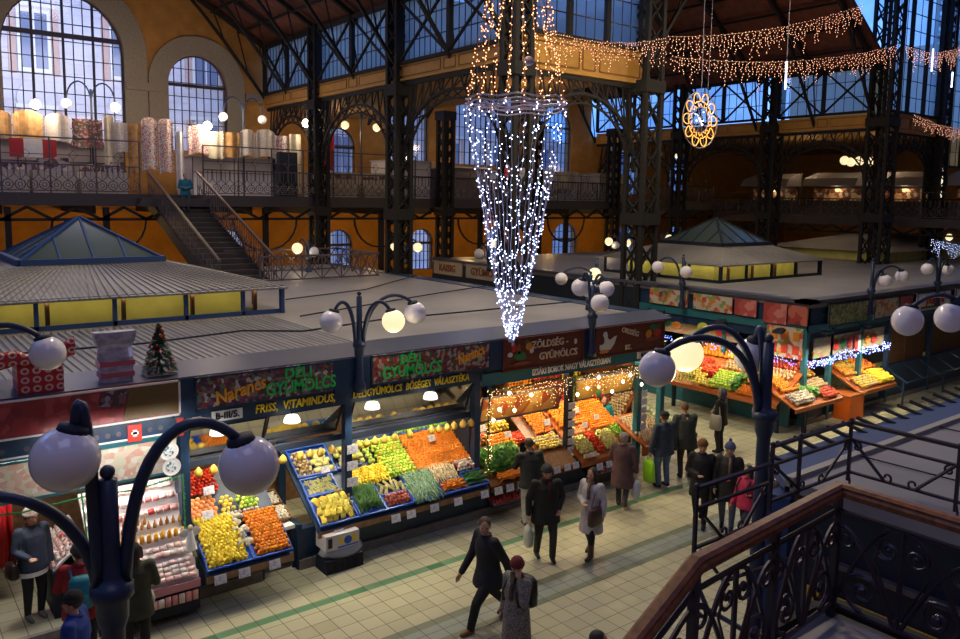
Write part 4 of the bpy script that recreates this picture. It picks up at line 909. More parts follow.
# ---------- stall E (X 12.2 - 14.4)
counter(PC, 12.25, 13.9, 1.75, 'sloping counter of the orange and pepper stall under the duck sign', wood_o)
fill(PC,'orange',12.3,13.2,.95,1.66,.082,'orange high on the slope under the golden holly panel','oranges high on the slope under the holly panel',layers=1,h=.05)
fill(PC,'clementine',13.1,14.0,.72,1.6,.072,'clementine on the right half of the slope by the seller in turquoise','clementines by the seller in turquoise',layers=1,h=.05)
fill(PC,'grapefruit',12.35,13.1,.66,.95,.09,'large orange citrus in the middle of the slope under the holly panel','large citrus under the holly panel',cat='orange',h=.05,mix=('pear',.12))
fill(PC,'pepper',12.3,12.8,.16,.62,.075,'pale yellow pepper at the left of the pepper stall','yellow peppers, left tray',rot='any',h=.05,layers=2)
fill(PC,'tomato',12.82,13.1,.12,.66,.066,'red tomato between the two trays of yellow peppers','tomatoes between the pepper trays',h=.05,layers=2)
fill(PC,'pepper',13.1,13.6,.12,.66,.075,'pale yellow pepper at the right of the pepper stall','yellow peppers, right tray',rot='any',h=.05,layers=2)
fill(PC,'green_pepper',13.6,13.95,.4,.72,.07,'green pepper in front of the seller in turquoise','green peppers by the seller',h=.05,layers=1)
fill(PC,'mushroom',12.3,12.8,.0,.14,.07,'dark mushroom in the small tray at the pepper stall corner','mushrooms at the pepper stall',rot='up',h=.05,layers=1)
for x in (12.75,13.05,13.35): card((x,11.95,.62),'white price card on the pepper stall front','price cards on the pepper stall front',sc=1.3)
cards_on(PC,[(12.55,1.15),(13.0,1.3),(12.9,.85),(13.4,1.0)],'white price card standing among the citrus under the holly panel','price cards among the citrus',sc=1.0)
PE = Plane((0,11.95,.35),(1,0,0),(0,.35,.1)); crate(PE,12.5,13.5,-.05,.3,'low crate of red and white vegetables near the floor at the pepper stall',navy)
fill(PE,'red_onion',12.5,13.5,-.04,.3,.085,'red onion in the low crate under the peppers','red onions in the low crate',h=.05,mix=('garlic_bulb',.3))
# back display of stall E
PEs = Plane((14.75,15.2,.95),(0,-1,0),(.55,0,.7)); counter(PEs,0,2.0,1.0,'side display of fruit right of the seller in turquoise',wood)
fill(PEs,'orange',0,.8,.05,.9,.09,'orange on the side display right of the seller','oranges right of the seller',h=.04); fill(PEs,'red_apple',.8,1.4,.05,.9,.09,'red apple on the side display right of the seller','red apples right of the seller',h=.04); fill(PEs,'onion',1.4,2.0,.05,.9,.09,'onion on the side display right of the seller','onions right of the seller',h=.04)
t = thing('side_partition', 'brown wooden partition with shelves behind the teal posts at the pavilion corner', 'partition', (15.3,14.2,0)); MB().box((-.03,-.9,.1),(.03,1.2,3.3)).obj('panel', wood, t)
for z_ in (1.9,2.3): MB().box((-.3,-.9,z_),(-.03,1.2,z_+.03)).obj('shelf_board', wood, t)
PEb = Plane((0,14.5,1.3),(1,0,0),(0,.5,.5)); counter(PEb,12.3,15.2,.9,'back counter with fruit behind the seller in turquoise',wood)
fill(PEb,'orange',12.4,13.4,.0,.8,.1,'orange on the back counter behind the seller','oranges on the back counter',h=.04); fill(PEb,'red_apple',13.4,14.4,.0,.8,.1,'red apple on the back counter behind the seller','red apples on the back counter',h=.04); fill(PEb,'lemon',14.4,15.2,0,.8,.09,'lemon on the back counter at the pavilion corner','lemons on the back counter',h=.04)
# ---------- corner F
PF = Plane((0,12.0,.72),(1,0,0),(0,1.2,.5)); counter(PF,14.35,15.5,1.2,'corner counter with onions by the man in the navy jacket',wood_o)
MB_ = MB().box((14.35,12.05,.45),(15.4,12.12,.72)); tag(MB_.obj('counter_board', wood_o),'orange brown board under the corner counter by the man in the navy jacket','board')
fill(PF,'onion',14.4,15.0,.1,1.1,.085,'pinkish onion on the corner counter','onions on the corner counter',h=.04,layers=1,mix=('garlic_bulb',.4))
fill(PF,'potato',15.0,15.45,.1,1.1,.09,'potato on the corner counter','potatoes on the corner counter',h=.04)
PF2 = Plane((15.5,0,.62),(0,-1,0),(-.4,0,.12)); 
PFc = Plane((0,12.1,.70),(1,0,0),(0,1.4,.35)); counter(PFc,15.5,16.4,1.4,'side counter of white cabbages at the corner of the pavilion',wood)
fill(PFc,'cabbage',15.52,16.4,.05,1.35,.17,'pale cabbage on the side counter at the pavilion corner','cabbages at the pavilion corner',h=.07,layers=2,rot='up')
# ---------- far pavilion, side face (plane facing -X)
PL = Plane((20.0,18.0,.86),(0,-1,0),(1.3,0,.75))
t = counter(PL, 2.0, 5.85, 2.05, 'orange-edged counter on the side face of the far pavilion', wood_o)
MB().box((20.9,12.3,0),(20.98,17.7,.8)).obj('front_board', teal, t)
for yy in (12.2,14.0,15.8): MB().box((20.1,yy-.05,0),(20.18,yy+.05,.85)).obj('trestle', navy_dk, t)
def fs(k0, u0, u1, *a, **k_): fill(PL, k0, u0*1.05-.15, u1*1.05+.05, *a, **k_)
fs('green_pepper',2.2,2.9,.0,.35,.12,'long green pepper at the left end of the side counter','green peppers on the side counter',rot=1.5,h=.05,layers=1)
fs('yellow_apple',2.3,3.1,.32,.75,.12,'yellow apple in the side counter heap','yellow apples on the side counter',sc=1.35,h=.06)
fs('yellow_apple',2.9,3.5,.02,.4,.12,'yellow pear-sized apple at the front of the side counter','yellow apples at the side counter front',sc=1.35,h=.06)
fs('tomato',2.3,2.9,.78,1.3,.10,'red tomato in the upper trays of the side counter','tomatoes on the side counter',sc=1.4,h=.06,layers=2)
fs('red_pepper',2.9,3.4,.5,.95,.10,'red pepper in the middle of the side counter','red peppers on the side counter',sc=1.3,h=.06,layers=2)
fs('green_apple',3.45,4.1,.05,.9,.11,'green apple heap right of the yellow apples on the side counter','green apples on the side counter',sc=1.4,h=.06,layers=2)
fs('potato',3.4,4.0,.95,1.4,.12,'brownish fruit at the top of the side counter','brown fruit on the side counter',sc=1.3,h=.06)
fs('leafy_bunch',4.1,4.4,.1,.9,.16,'green leaves between apples and carrots on the side counter','leaves on the side counter',cat='greens',rot='up',h=.05,layers=2)
fs('clementine',4.45,5.25,.02,.45,.075,'small orange fruit at the front right of the side counter','small orange fruit on the side counter',h=.06,layers=2)
fs('orange',4.4,5.3,.5,1.0,.11,'orange in the middle right of the side counter','oranges on the side counter',sc=1.2,h=.06)
fs('onion',4.5,5.4,1.0,1.4,.11,'onion at the top right of the side counter','onions on the side counter',sc=1.3,h=.06)
fs('orange',2.3,3.3,1.4,2.0,.12,'orange on the topmost tier of the side counter','oranges on the topmost tier',sc=1.3,h=.06)
fs('lemon',3.3,4.2,1.45,2.0,.11,'lemon on the topmost tier of the side counter','lemons on the topmost tier',sc=1.4,h=.06)
fs('red_apple',4.2,5.4,1.42,2.0,.11,'red apple on the topmost tier of the side counter','red apples on the topmost tier',sc=1.3,h=.06)
# corner and front faces of the far pavilion
PK = Plane((0,11.6,.84),(1,0,0),(0,1.25,.62))
t = counter(PK, 20.05, 22.6, 1.95, 'orange-edged corner counter of the far pavilion with spring onions', wood_o); t2 = counter(PK, 23.6, 25.9, 1.95, 'orange-edged counter right of the orange box', wood_o)
MB().box((20.75,11.7,0),(20.85,11.8,.75)).obj('trestle', navy_dk, t); MB().box((24.2,11.9,0),(24.3,12.0,.75)).obj('trestle', navy_dk, t2)
def fk(k0, u0, u1, *a, **k_):
    d_ = -.3 if u0 > 23 else (-.55 if u0 < 21 else -.3)
    fill(PK, k0, u0+d_, u1-.3, *a, **k_)
fk('garlic_bulb',20.7,21.5,.05,.5,.10,'white radish-like bulb at the front of the corner counter','white bulbs on the corner counter',sc=1.5,h=.06,layers=2)
fk('leafy_bunch',21.3,21.9,.2,.6,.15,'green leafy bunch on the corner counter','greens on the corner counter',cat='greens',rot='up',h=.06,layers=2)
fk('red_apple',21.9,22.8,.05,.5,.11,'red fruit at the front of the corner counter','red fruit on the corner counter',sc=1.3,h=.06)
fk('onion',21.6,22.8,.5,.9,.11,'onion in the middle of the corner counter','onions on the corner counter of the far pavilion',sc=1.3,h=.06)
fk('orange',20.8,21.6,.6,1.3,.11,'orange at the back left of the corner counter','oranges on the corner counter',sc=1.3,h=.06)
fk('yellow_apple',21.6,22.9,.95,1.4,.11,'yellow apple at the back of the corner counter','yellow apples on the corner counter',sc=1.3,h=.06,mix=('red_apple',.4))
fk('clementine',21.9,22.9,1.4,1.9,.1,'clementine on the upper tier of the corner counter','clementines on the upper tier of the corner counter',sc=1.4,h=.06)
fk('orange',24.0,26.1,1.42,1.95,.12,'orange on the upper tier of the right hand counter','oranges on the upper tier of the right hand counter',sc=1.3,h=.06,mix=('lemon',.3))
fk('potato',24.05,25.2,.05,.6,.11,'brownish fruit at the front of the right hand counter','brown fruit on the right hand counter',sc=1.2,h=.06,mix=('yellow_apple',.5))
fk('lemon',25.1,26.1,.05,.7,.10,'lemon at the front of the right hand counter','lemons on the right hand counter',sc=1.4,h=.06,layers=2)
fk('yellow_apple',24.1,25.2,.65,1.4,.11,'yellow apple at the back of the right hand counter','yellow apples on the right hand counter',sc=1.3,h=.06,mix=('orange',.5))
fk('clementine',25.2,26.1,.75,1.4,.09,'clementine at the back of the right hand counter','clementines on the right hand counter',sc=1.4,h=.06,mix=('red_apple',.3))
t = thing('orange_box', 'tall bright orange box standing on the floor between the far counters', 'box', (23.45,11.85,0))
MB().box((-.42,-.25,0),(.42,.25,.72)).obj('box_body', mat('bright_orange_panel', (.80,.15,.01), .5), t); MB().box((-.5,-.3,.72),(.5,.4,.78)).obj('lid', wood_o, t)
PR2 = Plane((0,11.6,.85),(1,0,0),(0,1.0,.9)); counter(PR2,32.6,36,1.3,'brightly lit far counter at the right edge of the picture',wood_o)
fill(PR2,'orange',32.6,36,0,.6,.12,'orange on the lit counter at the right edge','oranges at the right edge',sc=1.4,h=.06); fill(PR2,'lemon',32.6,36,.6,1.3,.12,'lemon on the lit counter at the right edge','lemons at the right edge',sc=1.4,h=.06)
t = thing('hanging_bag', 'white plastic bag hanging under the side counter of the far pavilion', 'bag', (20.6,13.15,.32)); MB().hexa([(-.05,-.12,0),(.05,-.12,0),(.05,.12,0),(-.05,.12,0),(-.01,-.05,.42),(.01,-.05,.42),(.01,.05,.42),(-.01,.05,.42)]).obj('bag_body', mat('white_plastic', (.75,.72,.7), .4), t)
flush_fill()
# ---------- stall A (X < 3.8): bright confectionery display
PA = Plane((0,11.78,.62),(1,0,0),(0,1.15,1.15))
wh = mat('white_shelf', (.85,.82,.80), .4)
t = thing('sweets_display', 'bright white stepped display of sweets and jars at the left', 'display', (0,0,0))
MB().slab([PA.p(2.45,0,-.02),PA.p(3.84,0,-.02),PA.p(3.84,1.75,-.02),PA.p(2.45,1.75,-.02)],.04).obj('back_panel', wh, t)
for v in (0,.2,.42,.64,.86,1.08,1.3,1.52): MB().slab([PA.p(2.45,v,-.01),PA.p(3.84,v,-.01),PA.p(3.84,v+.1,.05),PA.p(2.45,v+.1,.05)],.01).obj('step', wh, t)
MB().box((2.45,11.72,.5),(3.84,11.76,.62)).obj('pink_strip', mat('pink_strip', (.6,.25,.28), .5), t); MB().box((2.42,11.76,.14),(3.84,12.3,.5)).obj('base', navy_dk, t)
PRK = {}
def rowi(keyname, u0, u1, v, n_, label, group, cat, sc=1.):
    for i in range(n_):
        u = u0+(u1-u0)*(i+.5)/n_; o = bpy.data.objects.new(keyname, PR[keyname]); COL.objects.link(o); o.location = PA.p(u, v+R.uniform(-.01,.01), .06)
        o.rotation_euler = (0,0,R.uniform(-.2,.2)) if keyname in ('honey_jar','paprika_bottle') else (PA.M @ Matrix.Rotation(R.uniform(-.15,.15),3,'Z')).to_euler(); o.scale = (sc,)*3; tag(o, label, cat, group)
proto('honey_jar', MB().lathe((0,0,0),[(.03,0),(.032,.07),(.02,.10),(.02,.115)],10), col_r('honey_glass', (.80,.45,.03), (.75,.30,.02), .15))
proto('paprika_bottle', MB().lathe((0,0,0),[(.025,0),(.028,.05),(.012,.09),(.012,.12)],8), col_r('bottle_brown', (.35,.12,.04), (.55,.28,.08), .2))
proto('sweets_packet', MB().box((-.05,-.035,-.012),(.05,.035,.018)), col_r('pink_packet', (.80,.42,.40), (.82,.72,.66), .25))
proto('red_packet', MB().box((-.045,-.04,-.012),(.045,.04,.02)), col_r('red_packet_m', (.60,.05,.05), (.78,.60,.55), .25))
proto('chocolate_piece', proto_round(.024, 8, 6, (1.2,1,.8)), col_r('chocolate_red', (.35,.05,.04), (.55,.16,.10), .3))
rowi('chocolate_piece',2.5,3.1,.10,9,'small dark red sweet in the front row of the display','sweets front row','sweet'); rowi('chocolate_piece',2.5,3.1,.18,9,'small dark red sweet in the second row','sweets second row','sweet'); rowi('chocolate_piece',2.5,3.1,.27,9,'small dark red sweet in the third row','sweets third row','sweet')
for v in (.06,.14,.22,.3): rowi('sweets_packet',3.12,3.8,v,6,'pink and white packet at the front right of the sweets display','pink packets in front','packet')
rowi('sweets_packet',2.5,3.8,.46,13,'pink packet in the low middle row of the sweets display','pink packets, middle row','packet'); rowi('sweets_packet',2.5,3.8,.56,12,'pink packet below the honey jars','pink packets below the honey','packet')
rowi('honey_jar',2.5,3.8,.70,13,'yellow honey jar in the sweets display','honey jars','jar',1.1); rowi('paprika_bottle',2.5,3.8,.92,14,'brown little bottle above the honey jars','little brown bottles','bottle'); rowi('paprika_bottle',2.5,3.3,1.0,8,'brown little bottle in the second bottle row','little brown bottles, upper row','bottle')
rowi('red_packet',2.5,3.8,1.18,11,'red and white packet in the upper part of the sweets display','red packets, upper row','packet'); rowi('red_packet',2.5,3.8,1.40,11,'red and white packet near the top of the sweets display','red packets, top row','packet'); rowi('sweets_packet',2.5,3.8,1.60,11,'pale packet on the topmost step of the sweets display','packets on the top step','packet')
for i in range(9):
    o = bpy.data.objects.new('hanging_packet', PR['red_packet' if i > 3 else 'sweets_packet']); COL.objects.link(o); o.location = (2.95+.1*i,11.70,.40); o.rotation_euler = (PI/2,0,PI/2*0); o.scale = (.9,1.8,.9)
    tag(o, 'small bag hanging from the front edge of the sweets display', 'packet', 'bags hanging from the sweets display')
# angel doll and plates
t = thing('angel_doll', 'white angel doll hanging at the post between sweets and lemons', 'doll', (3.78,11.95,1.02)); MB().lathe((0,0,0),[(.09,0),(.05,.2),(.03,.3)],12).obj('dress', white, t); MB().sph((0,0,.34),.04,10,8).obj('head', cream_l, t)
for s in (-1,1): MB().sph((s*.08,.02,.26),.07,8,6,(1.2,.2,1)).obj('wing', white, t)
for x, z, lb in ((3.60,2.50,'upper'),(3.63,2.25,'lower')):
    t = thing('painted_plate', lb+' white plate with blue flowers hanging at the right end of the sweets shop', 'plate', (x,12.3,z)); MB().lathe((0,0,0),[(.13,0),(.14,.015),(.1,.005)],20,(0,-1,0)).obj('rim', white, t); MB().lathe((0,-.006,0),[(.09,0),(.09,.004)],8,(0,-1,0)).obj('flower_pattern', patch('plate_print', [(.7,.75,.75),(.1,.2,.25),(.7,.72,.7)], 30), t)
t = thing('shop_board', 'white board strip with a red cross flag above the sweets', 'sign', (2.6,12.36,2.75)); MB().box((-1.7,0,0),(1.22,.03,.24)).obj('panel', plaster_p, t); MB().box((-1.7,-.01,-.03),(1.22,.0,.0)).obj('teal_edge', teal, t)
MB().box((.42,-.04,-.02),(.62,-.02,.24)).obj('red_flag', redm, t); MB().box((.49,-.05,.06),(.55,-.04,.16)).box((.47,-.05,.09),(.57,-.04,.13)).obj('white_cross', white, t); MB().box((1.14,-.03,-.05),(1.24,0,.24)).obj('red_end', redm, t)
for x in (-1.2,-.9,-.6,.0,.15,.3,.75,.9): MB().lathe((x,-.01,.12),[(.04,0),(.04,.006)],6,(0,-1,0)).obj('snowflake', iron_v, t)
mirror(.9, 3.76, 2.08, 2.68, 'pale product picture panel above the sweets display', patch('sweets_print', [(.75,.62,.52),(.70,.50,.40),(.80,.75,.68),(.72,.42,.34),(.66,.66,.5)], 12, .35), teal, 'picture_panel')
tin = mat('green_tinsel', (.03,.26,.08), .35, .3)
def garland(pts, label, m_=tin, r_=.05, dens=90, nm='tinsel_garland', cat='garland'):
    t = thing(nm, label, cat, (0,0,0)); pts = [Vector(p) for p in pts]; mb = MB(); mb.tube(pts, .012, 5)
    for i in range(len(pts)-1):
        L_ = (pts[i+1]-pts[i]).length
        for q in range(int(L_*dens)):
            p = pts[i].lerp(pts[i+1], R.random()); d = Vector((R.gauss(0,1),R.gauss(0,1),R.gauss(0,1))).normalized()*r_*R.uniform(.6,1.2); s_ = Vector((R.gauss(0,1),R.gauss(0,1),R.gauss(0,1))).normalized()*.008
            mb.add([p-s_, p+s_, p+d], [(0,1,2)])
    mb.obj('needles', m_, t); return t
garland([(.9,12.28,2.08),(1.6,12.28,2.0),(2.4,12.28,2.05),(3.1,12.28,2.0),(3.76,12.28,2.08)], 'green tinsel garland under the picture panel of the sweets shop', r_=.045, dens=160)
garland([(3.80,12.3,2.1),(3.80,12.25,1.2)], 'green tinsel garland down the right side of the sweets display', r_=.04, dens=160)
garland([(2.42,12.6,2.0),(2.42,12.3,1.2)], 'green tinsel garland beside the passage with the woman', r_=.04, dens=160)
# passage: red curtain, side shelf, left wooden rack
cur = MB(); pts_ = [(.95+.06*i, 13.9+.04*math.sin(i*1.9)) for i in range(13)]
for i in range(12): cur.slab([(pts_[i][0],pts_[i][1],.6),(pts_[i+1][0],pts_[i+1][1],.6),(pts_[i+1][0],pts_[i+1][1],2.2),(pts_[i][0],pts_[i][1],2.2)],.01)
tag(cur.obj('red_curtain', mat('red_cloth', (.55,.01,.015), .7), smooth=True),'red curtain behind the woman in the passage at far left','curtain')
t = thing('side_display', 'low side display with pink packets at the passage beside the sweets', 'display', (2.3,13.5,0)); MB().box((-.25,-.55,0),(.1,.75,.72)).obj('body', navy_dk, t)
PSd = Plane((2.05,14.2,.75),(0,-1,0),(.7,0,.6)); MB().slab([PSd.p(0,0,-.01)-Vector((2.3,13.5,0)),PSd.p(1.2,0,-.01)-Vector((2.3,13.5,0)),PSd.p(1.2,.6,-.01)-Vector((2.3,13.5,0)),PSd.p(0,.6,-.01)-Vector((2.3,13.5,0))],.03).obj('sloping_top', wh, t)
FILL.clear()
fill(PSd,'sweets_packet',0,1.2,0,.6,.12,'pink packet on the low side display at the passage','packets on the side display',cat='packet',rot=.2,h=.03,mix=('red_packet',.3),spv=.1)
flush_fill()
t = thing('dark_display_rack', 'dark rack with baskets at the left edge behind the woman', 'rack', (.75,13.0,0))
for z in (.3,.7,1.1,1.5): MB().box((-.7,-.4,z),(.2,.4,z+.04)).obj('shelf_board', wood, t)
MB().box((-.7,.38,0),(.2,.42,1.9)).obj('back', wood, t); MB().box((.16,-.4,0),(.2,.4,1.9)).obj('side', iron, t)
t = thing('white_counter', 'white counter end at the left edge below the woman', 'counter', (.62,12.2,0)); MB().box((-.6,-.4,.0),(.2,.3,.9)).obj('body', wh, t); MB().box((-.62,-.45,.9),(.24,.32,.95)).obj('top', wh, t); MB().box((-.3,-.3,.951),(.1,.1,.97)).obj('blue_tray', crate_b, t)
# gifts and tree on the pavilion roof edge
giftm = mat('red_gift_paper', (.45,.015,.03), .4); nt, n, L, b = tex(giftm); tc = n.new('ShaderNodeTexCoord'); mp = n.new('ShaderNodeMapping'); mp.inputs['Scale'].default_value = (8.2,8.2,8.2); vm = n.new('ShaderNodeVectorMath'); vm.operation = 'FRACTION'; L(tc.outputs['Object'], mp.inputs['Vector']); L(mp.outputs['Vector'], vm.inputs[0]); ds = n.new('ShaderNodeVectorMath'); ds.operation = 'DISTANCE'; ds.inputs[1].default_value = (.5,.5,.5)
sp_ = n.new('ShaderNodeSeparateXYZ'); L(vm.outputs[0], sp_.inputs[0]); cb = n.new('ShaderNodeCombineXYZ'); L(sp_.outputs['X'], cb.inputs[0]); cb.inputs[1].default_value = .5; L(sp_.outputs['Z'], cb.inputs[2]); L(cb.outputs[0], ds.inputs[0])
lt = n.new('ShaderNodeMath'); lt.operation = 'COMPARE'; lt.inputs[1].default_value = .28; lt.inputs[2].default_value = .09; L(ds.outputs['Value'], lt.inputs[0]); mx_ = n.new('ShaderNodeMix'); mx_.data_type = 'RGBA'; mx_.inputs['A'].default_value = (.45,.015,.03,1); mx_.inputs['B'].default_value = (.6,.45,.4,1); L(lt.outputs[0], mx_.inputs['Factor']); L(mx_.outputs['Result'], b.inputs['Base Color'])
t = thing('wrapped_gift', 'red wrapped gift box with printed rings and a big bow on the roof edge', 'gift', (1.95,12.6,3.63)); t.scale = (1.2,1.1,1.05); MB().box((-.26,-.2,0),(.22,.2,.42)).obj('box_body', giftm, t)
bw = MB()
for s in (-1,1):
    bw.loft([[(s*.02,-.22+.02*math.sin(q),.42+.04*math.cos(q)) for q in [2*PI*i/8 for i in range(8)]],[(s*.16-(.1 if s<0 else 0),-.22+.05*math.sin(q),.50+.10*math.cos(q)) for q in [2*PI*i/8 for i in range(8)]],[(s*.34-(.3 if s<0 else 0),-.22+.06*math.sin(q),.55-(.12 if s<0 else -.05)+.13*math.cos(q)) for q in [2*PI*i/8 for i in range(8)]]])
bw.obj('bow', giftm, t)
foil = mat('silver_lilac_foil', (.62,.60,.78), .25, .35, var=.5, vs=12)
t = thing('foil_gift_bag', 'shiny lilac foil gift bag on the roof edge', 'gift bag', (2.95,12.6,3.63)); t.scale = (1.75,1.5,1.2); w4 = []
for z, wx, wy in ((0,.13,.09),(.3,.14,.09),(.42,.125,.06),(.47,.145,.07),(.62,.17,.07)):
    w4.append([(wx*math.copysign(abs(math.cos(a))**.5,math.cos(a))*(1+.08*math.sin(9*a)*(z>.4)), wy*math.copysign(abs(math.sin(a))**.5,math.sin(a)), z) for a in [2*PI*i/24 for i in range(24)]])
MB().loft(w4).obj('bag_body', foil, t); MB().box((-.135,-.09,.06),(.135,.09,.12)).box((-.14,-.095,.2),(.14,.095,.26)).obj('pink_band', mat('pink_foil', (.6,.15,.25), .25, .5), t)
t = thing('christmas_tree', 'small artificial Christmas tree with red baubles on the roof edge', 'christmas tree', (3.6,12.65,3.63)); t.scale = (1.15,1.15,1.12); tr_ = MB()
for q in range(900):
    z = R.uniform(.08,.72); rr_ = .21*(1-(z-.08)/.66)+.015; a = R.uniform(0,6.28); p = Vector((math.cos(a)*rr_*.3,math.sin(a)*rr_*.3,z)); e2 = Vector((math.cos(a)*rr_,math.sin(a)*rr_,z-.03+R.uniform(-.02,.03))); s_ = Vector((-math.sin(a),math.cos(a),0))*.016
    tr_.add([p,e2-s_,e2+(e2-p)*.15,e2+s_], [(0,1,2,3)])
tr_.obj('branches', mat('dark_fir', (.015,.07,.02), .6), t); MB().tube([(0,0,0),(0,0,.7)],.012,6).obj('trunk', brn, t); MB().box((-.2,-.1,0),(.2,.1,.02)).obj('base', white, t)
for q in range(34):
    z = R.uniform(.1,.68); rr_ = .2*(1-(z-.08)/.66)+.015; a = R.uniform(0,6.28); MB().sph((math.cos(a)*rr_,math.sin(a)*rr_,z),.017,8,6).obj('bauble', mat('red_bauble', (.55,.02,.03), .15, .2), t, smooth=True)
# pendants
pend = mat('pendant_shade', (.9,.9,.85), .4, es=1.6, ecol=(1,.95,.8))
for x, lb in ((4.32,'leftmost'),(5.55,'second from left'),(7.08,'third from left'),(8.33,'rightmost')):
    t = thing('pendant_lamp', lb+' of the four white lit pendant lamps over the fruit stalls', 'pendant lamp', (x,12.15,2.68))
    MB().lathe((0,0,0),[(.14,0),(.13,.06),(.10,.11),(.03,.13)],16).obj('shade', pend, t, smooth=True); MB().tube([(0,0,.12),(0,.1,.3)],.008,4).obj('cord', navy_dk, t)
    lamp('SPOT', (x,12.15,2.64), 75, (1,.88,.68), .08, (math.radians(14),0,0), 'pendant_light', 2.5)
# light under the stall roofs
lamp('AREA', (2.9,11.8,2.95), 18, (1,.95,.88), 1.8, (math.radians(38),0,0), 'stall_tube_light', sy=.12)
lamp('AREA', (3.1,12.7,2.0), 10, (1,.95,.88), 1.2, None, 'stall_tube_light', sy=.15)
lamp('AREA', (1.6,13.2,3.2), 45, (1,.92,.85), .8, None, 'stall_tube_light', sy=.15)
lamp('AREA', (5.3,12.9,3.2), 50, (1,.85,.6), 2.0, None, 'stall_tube_light', sy=.15)
lamp('AREA', (8.2,12.9,3.2), 75, (1,.85,.6), 2.6, None, 'stall_tube_light', sy=.15)
lamp('AREA', (10.8,12.9,3.2), 80, (1,.78,.45), 2.0, None, 'stall_tube_light', sy=.15)
lamp('AREA', (13.2,12.9,3.2), 90, (1,.80,.5), 2.0, None, 'stall_tube_light', sy=.15)
lamp('AREA', (15.3,12.6,3.2), 30, (1,.82,.55), 1.0, None, 'stall_tube_light', sy=.15)
lamp('AREA', (20.6,15.0,2.35), 85, (1,.82,.5), .2, None, 'stall_tube_light', sy=5)
lamp('AREA', (21.7,11.6,2.3), 70, (1,.82,.5), 3, None, 'stall_tube_light', sy=.15)
lamp('AREA', (24.9,11.6,2.3), 60, (1,.82,.5), 2, None, 'stall_tube_light', sy=.15)
lamp('AREA', (34,12.7,3.15), 90, (1,.8,.4), 3, None, 'stall_tube_light', sy=.15)
for (x,y,rz) in ((21.2,17.2,-PI/2),(21.2,14.8,-PI/2),(21.2,12.8,-PI/2),(21.8,12.0,0),(24.1,12.0,0)):
    t = thing('sign_floodlight', 'small dark floodlight mounted under the far pavilion eave', 'lamp', (x,y,2.72), rz, 'floodlights under the far pavilion eave'); MB().hexa([(-.16,-.32,-.05),(.16,-.32,-.05),(.14,-.1,.02),(-.14,-.1,.02),(-.16,-.30,.02),(.16,-.30,.02),(.14,-.08,.09),(-.14,-.08,.09)]).obj('housing', navy_dk, t); MB().tube([(0,-.1,.04),(0,.06,.1)],.015,5).obj('bracket', navy_dk, t)
# ============================================================ PEOPLE
skin = mat('skin', (.50,.27,.18), .5); eye_m = mat('eye', (.02,.015,.012), .2); lip_m = mat('lips', (.35,.10,.08), .5)
def vox(mb, name, m_, size, parent=None, sm=2):
    o = mb.obj(name, m_); md = o.modifiers.new('r', 'REMESH'); md.mode = 'VOXEL'; md.voxel_size = size; md.use_smooth_shade = True
    if sm: s = o.modifiers.new('s', 'SMOOTH'); s.factor = .5; s.iterations = sm
    bpy.context.view_layer.update()
    return to_mesh_obj(o, name, m_, parent, True)
def limb(mb, pts, radii, seg=10):
    for i, (p, r_) in enumerate(zip(pts, radii)): mb.sph(p, r_, seg, 8)
    for i in range(len(pts)-1):
        a, b2 = Vector(pts[i]), Vector(pts[i+1]); d = (b2-a).normalized(); up = Vector((0,0,1)) if abs(d.z) < .9 else Vector((1,0,0)); s1 = d.cross(up).normalized(); s2 = s1.cross(d)
        mb.loft([[p+s1*math.cos(t)*r_+s2*math.sin(t)*r_ for t in [2*PI*k_/seg for k_ in range(seg)]] for p, r_ in ((a,radii[i]),(b2,radii[i+1]))])
def lerp(a, b2, t): return a+(b2-a)*t
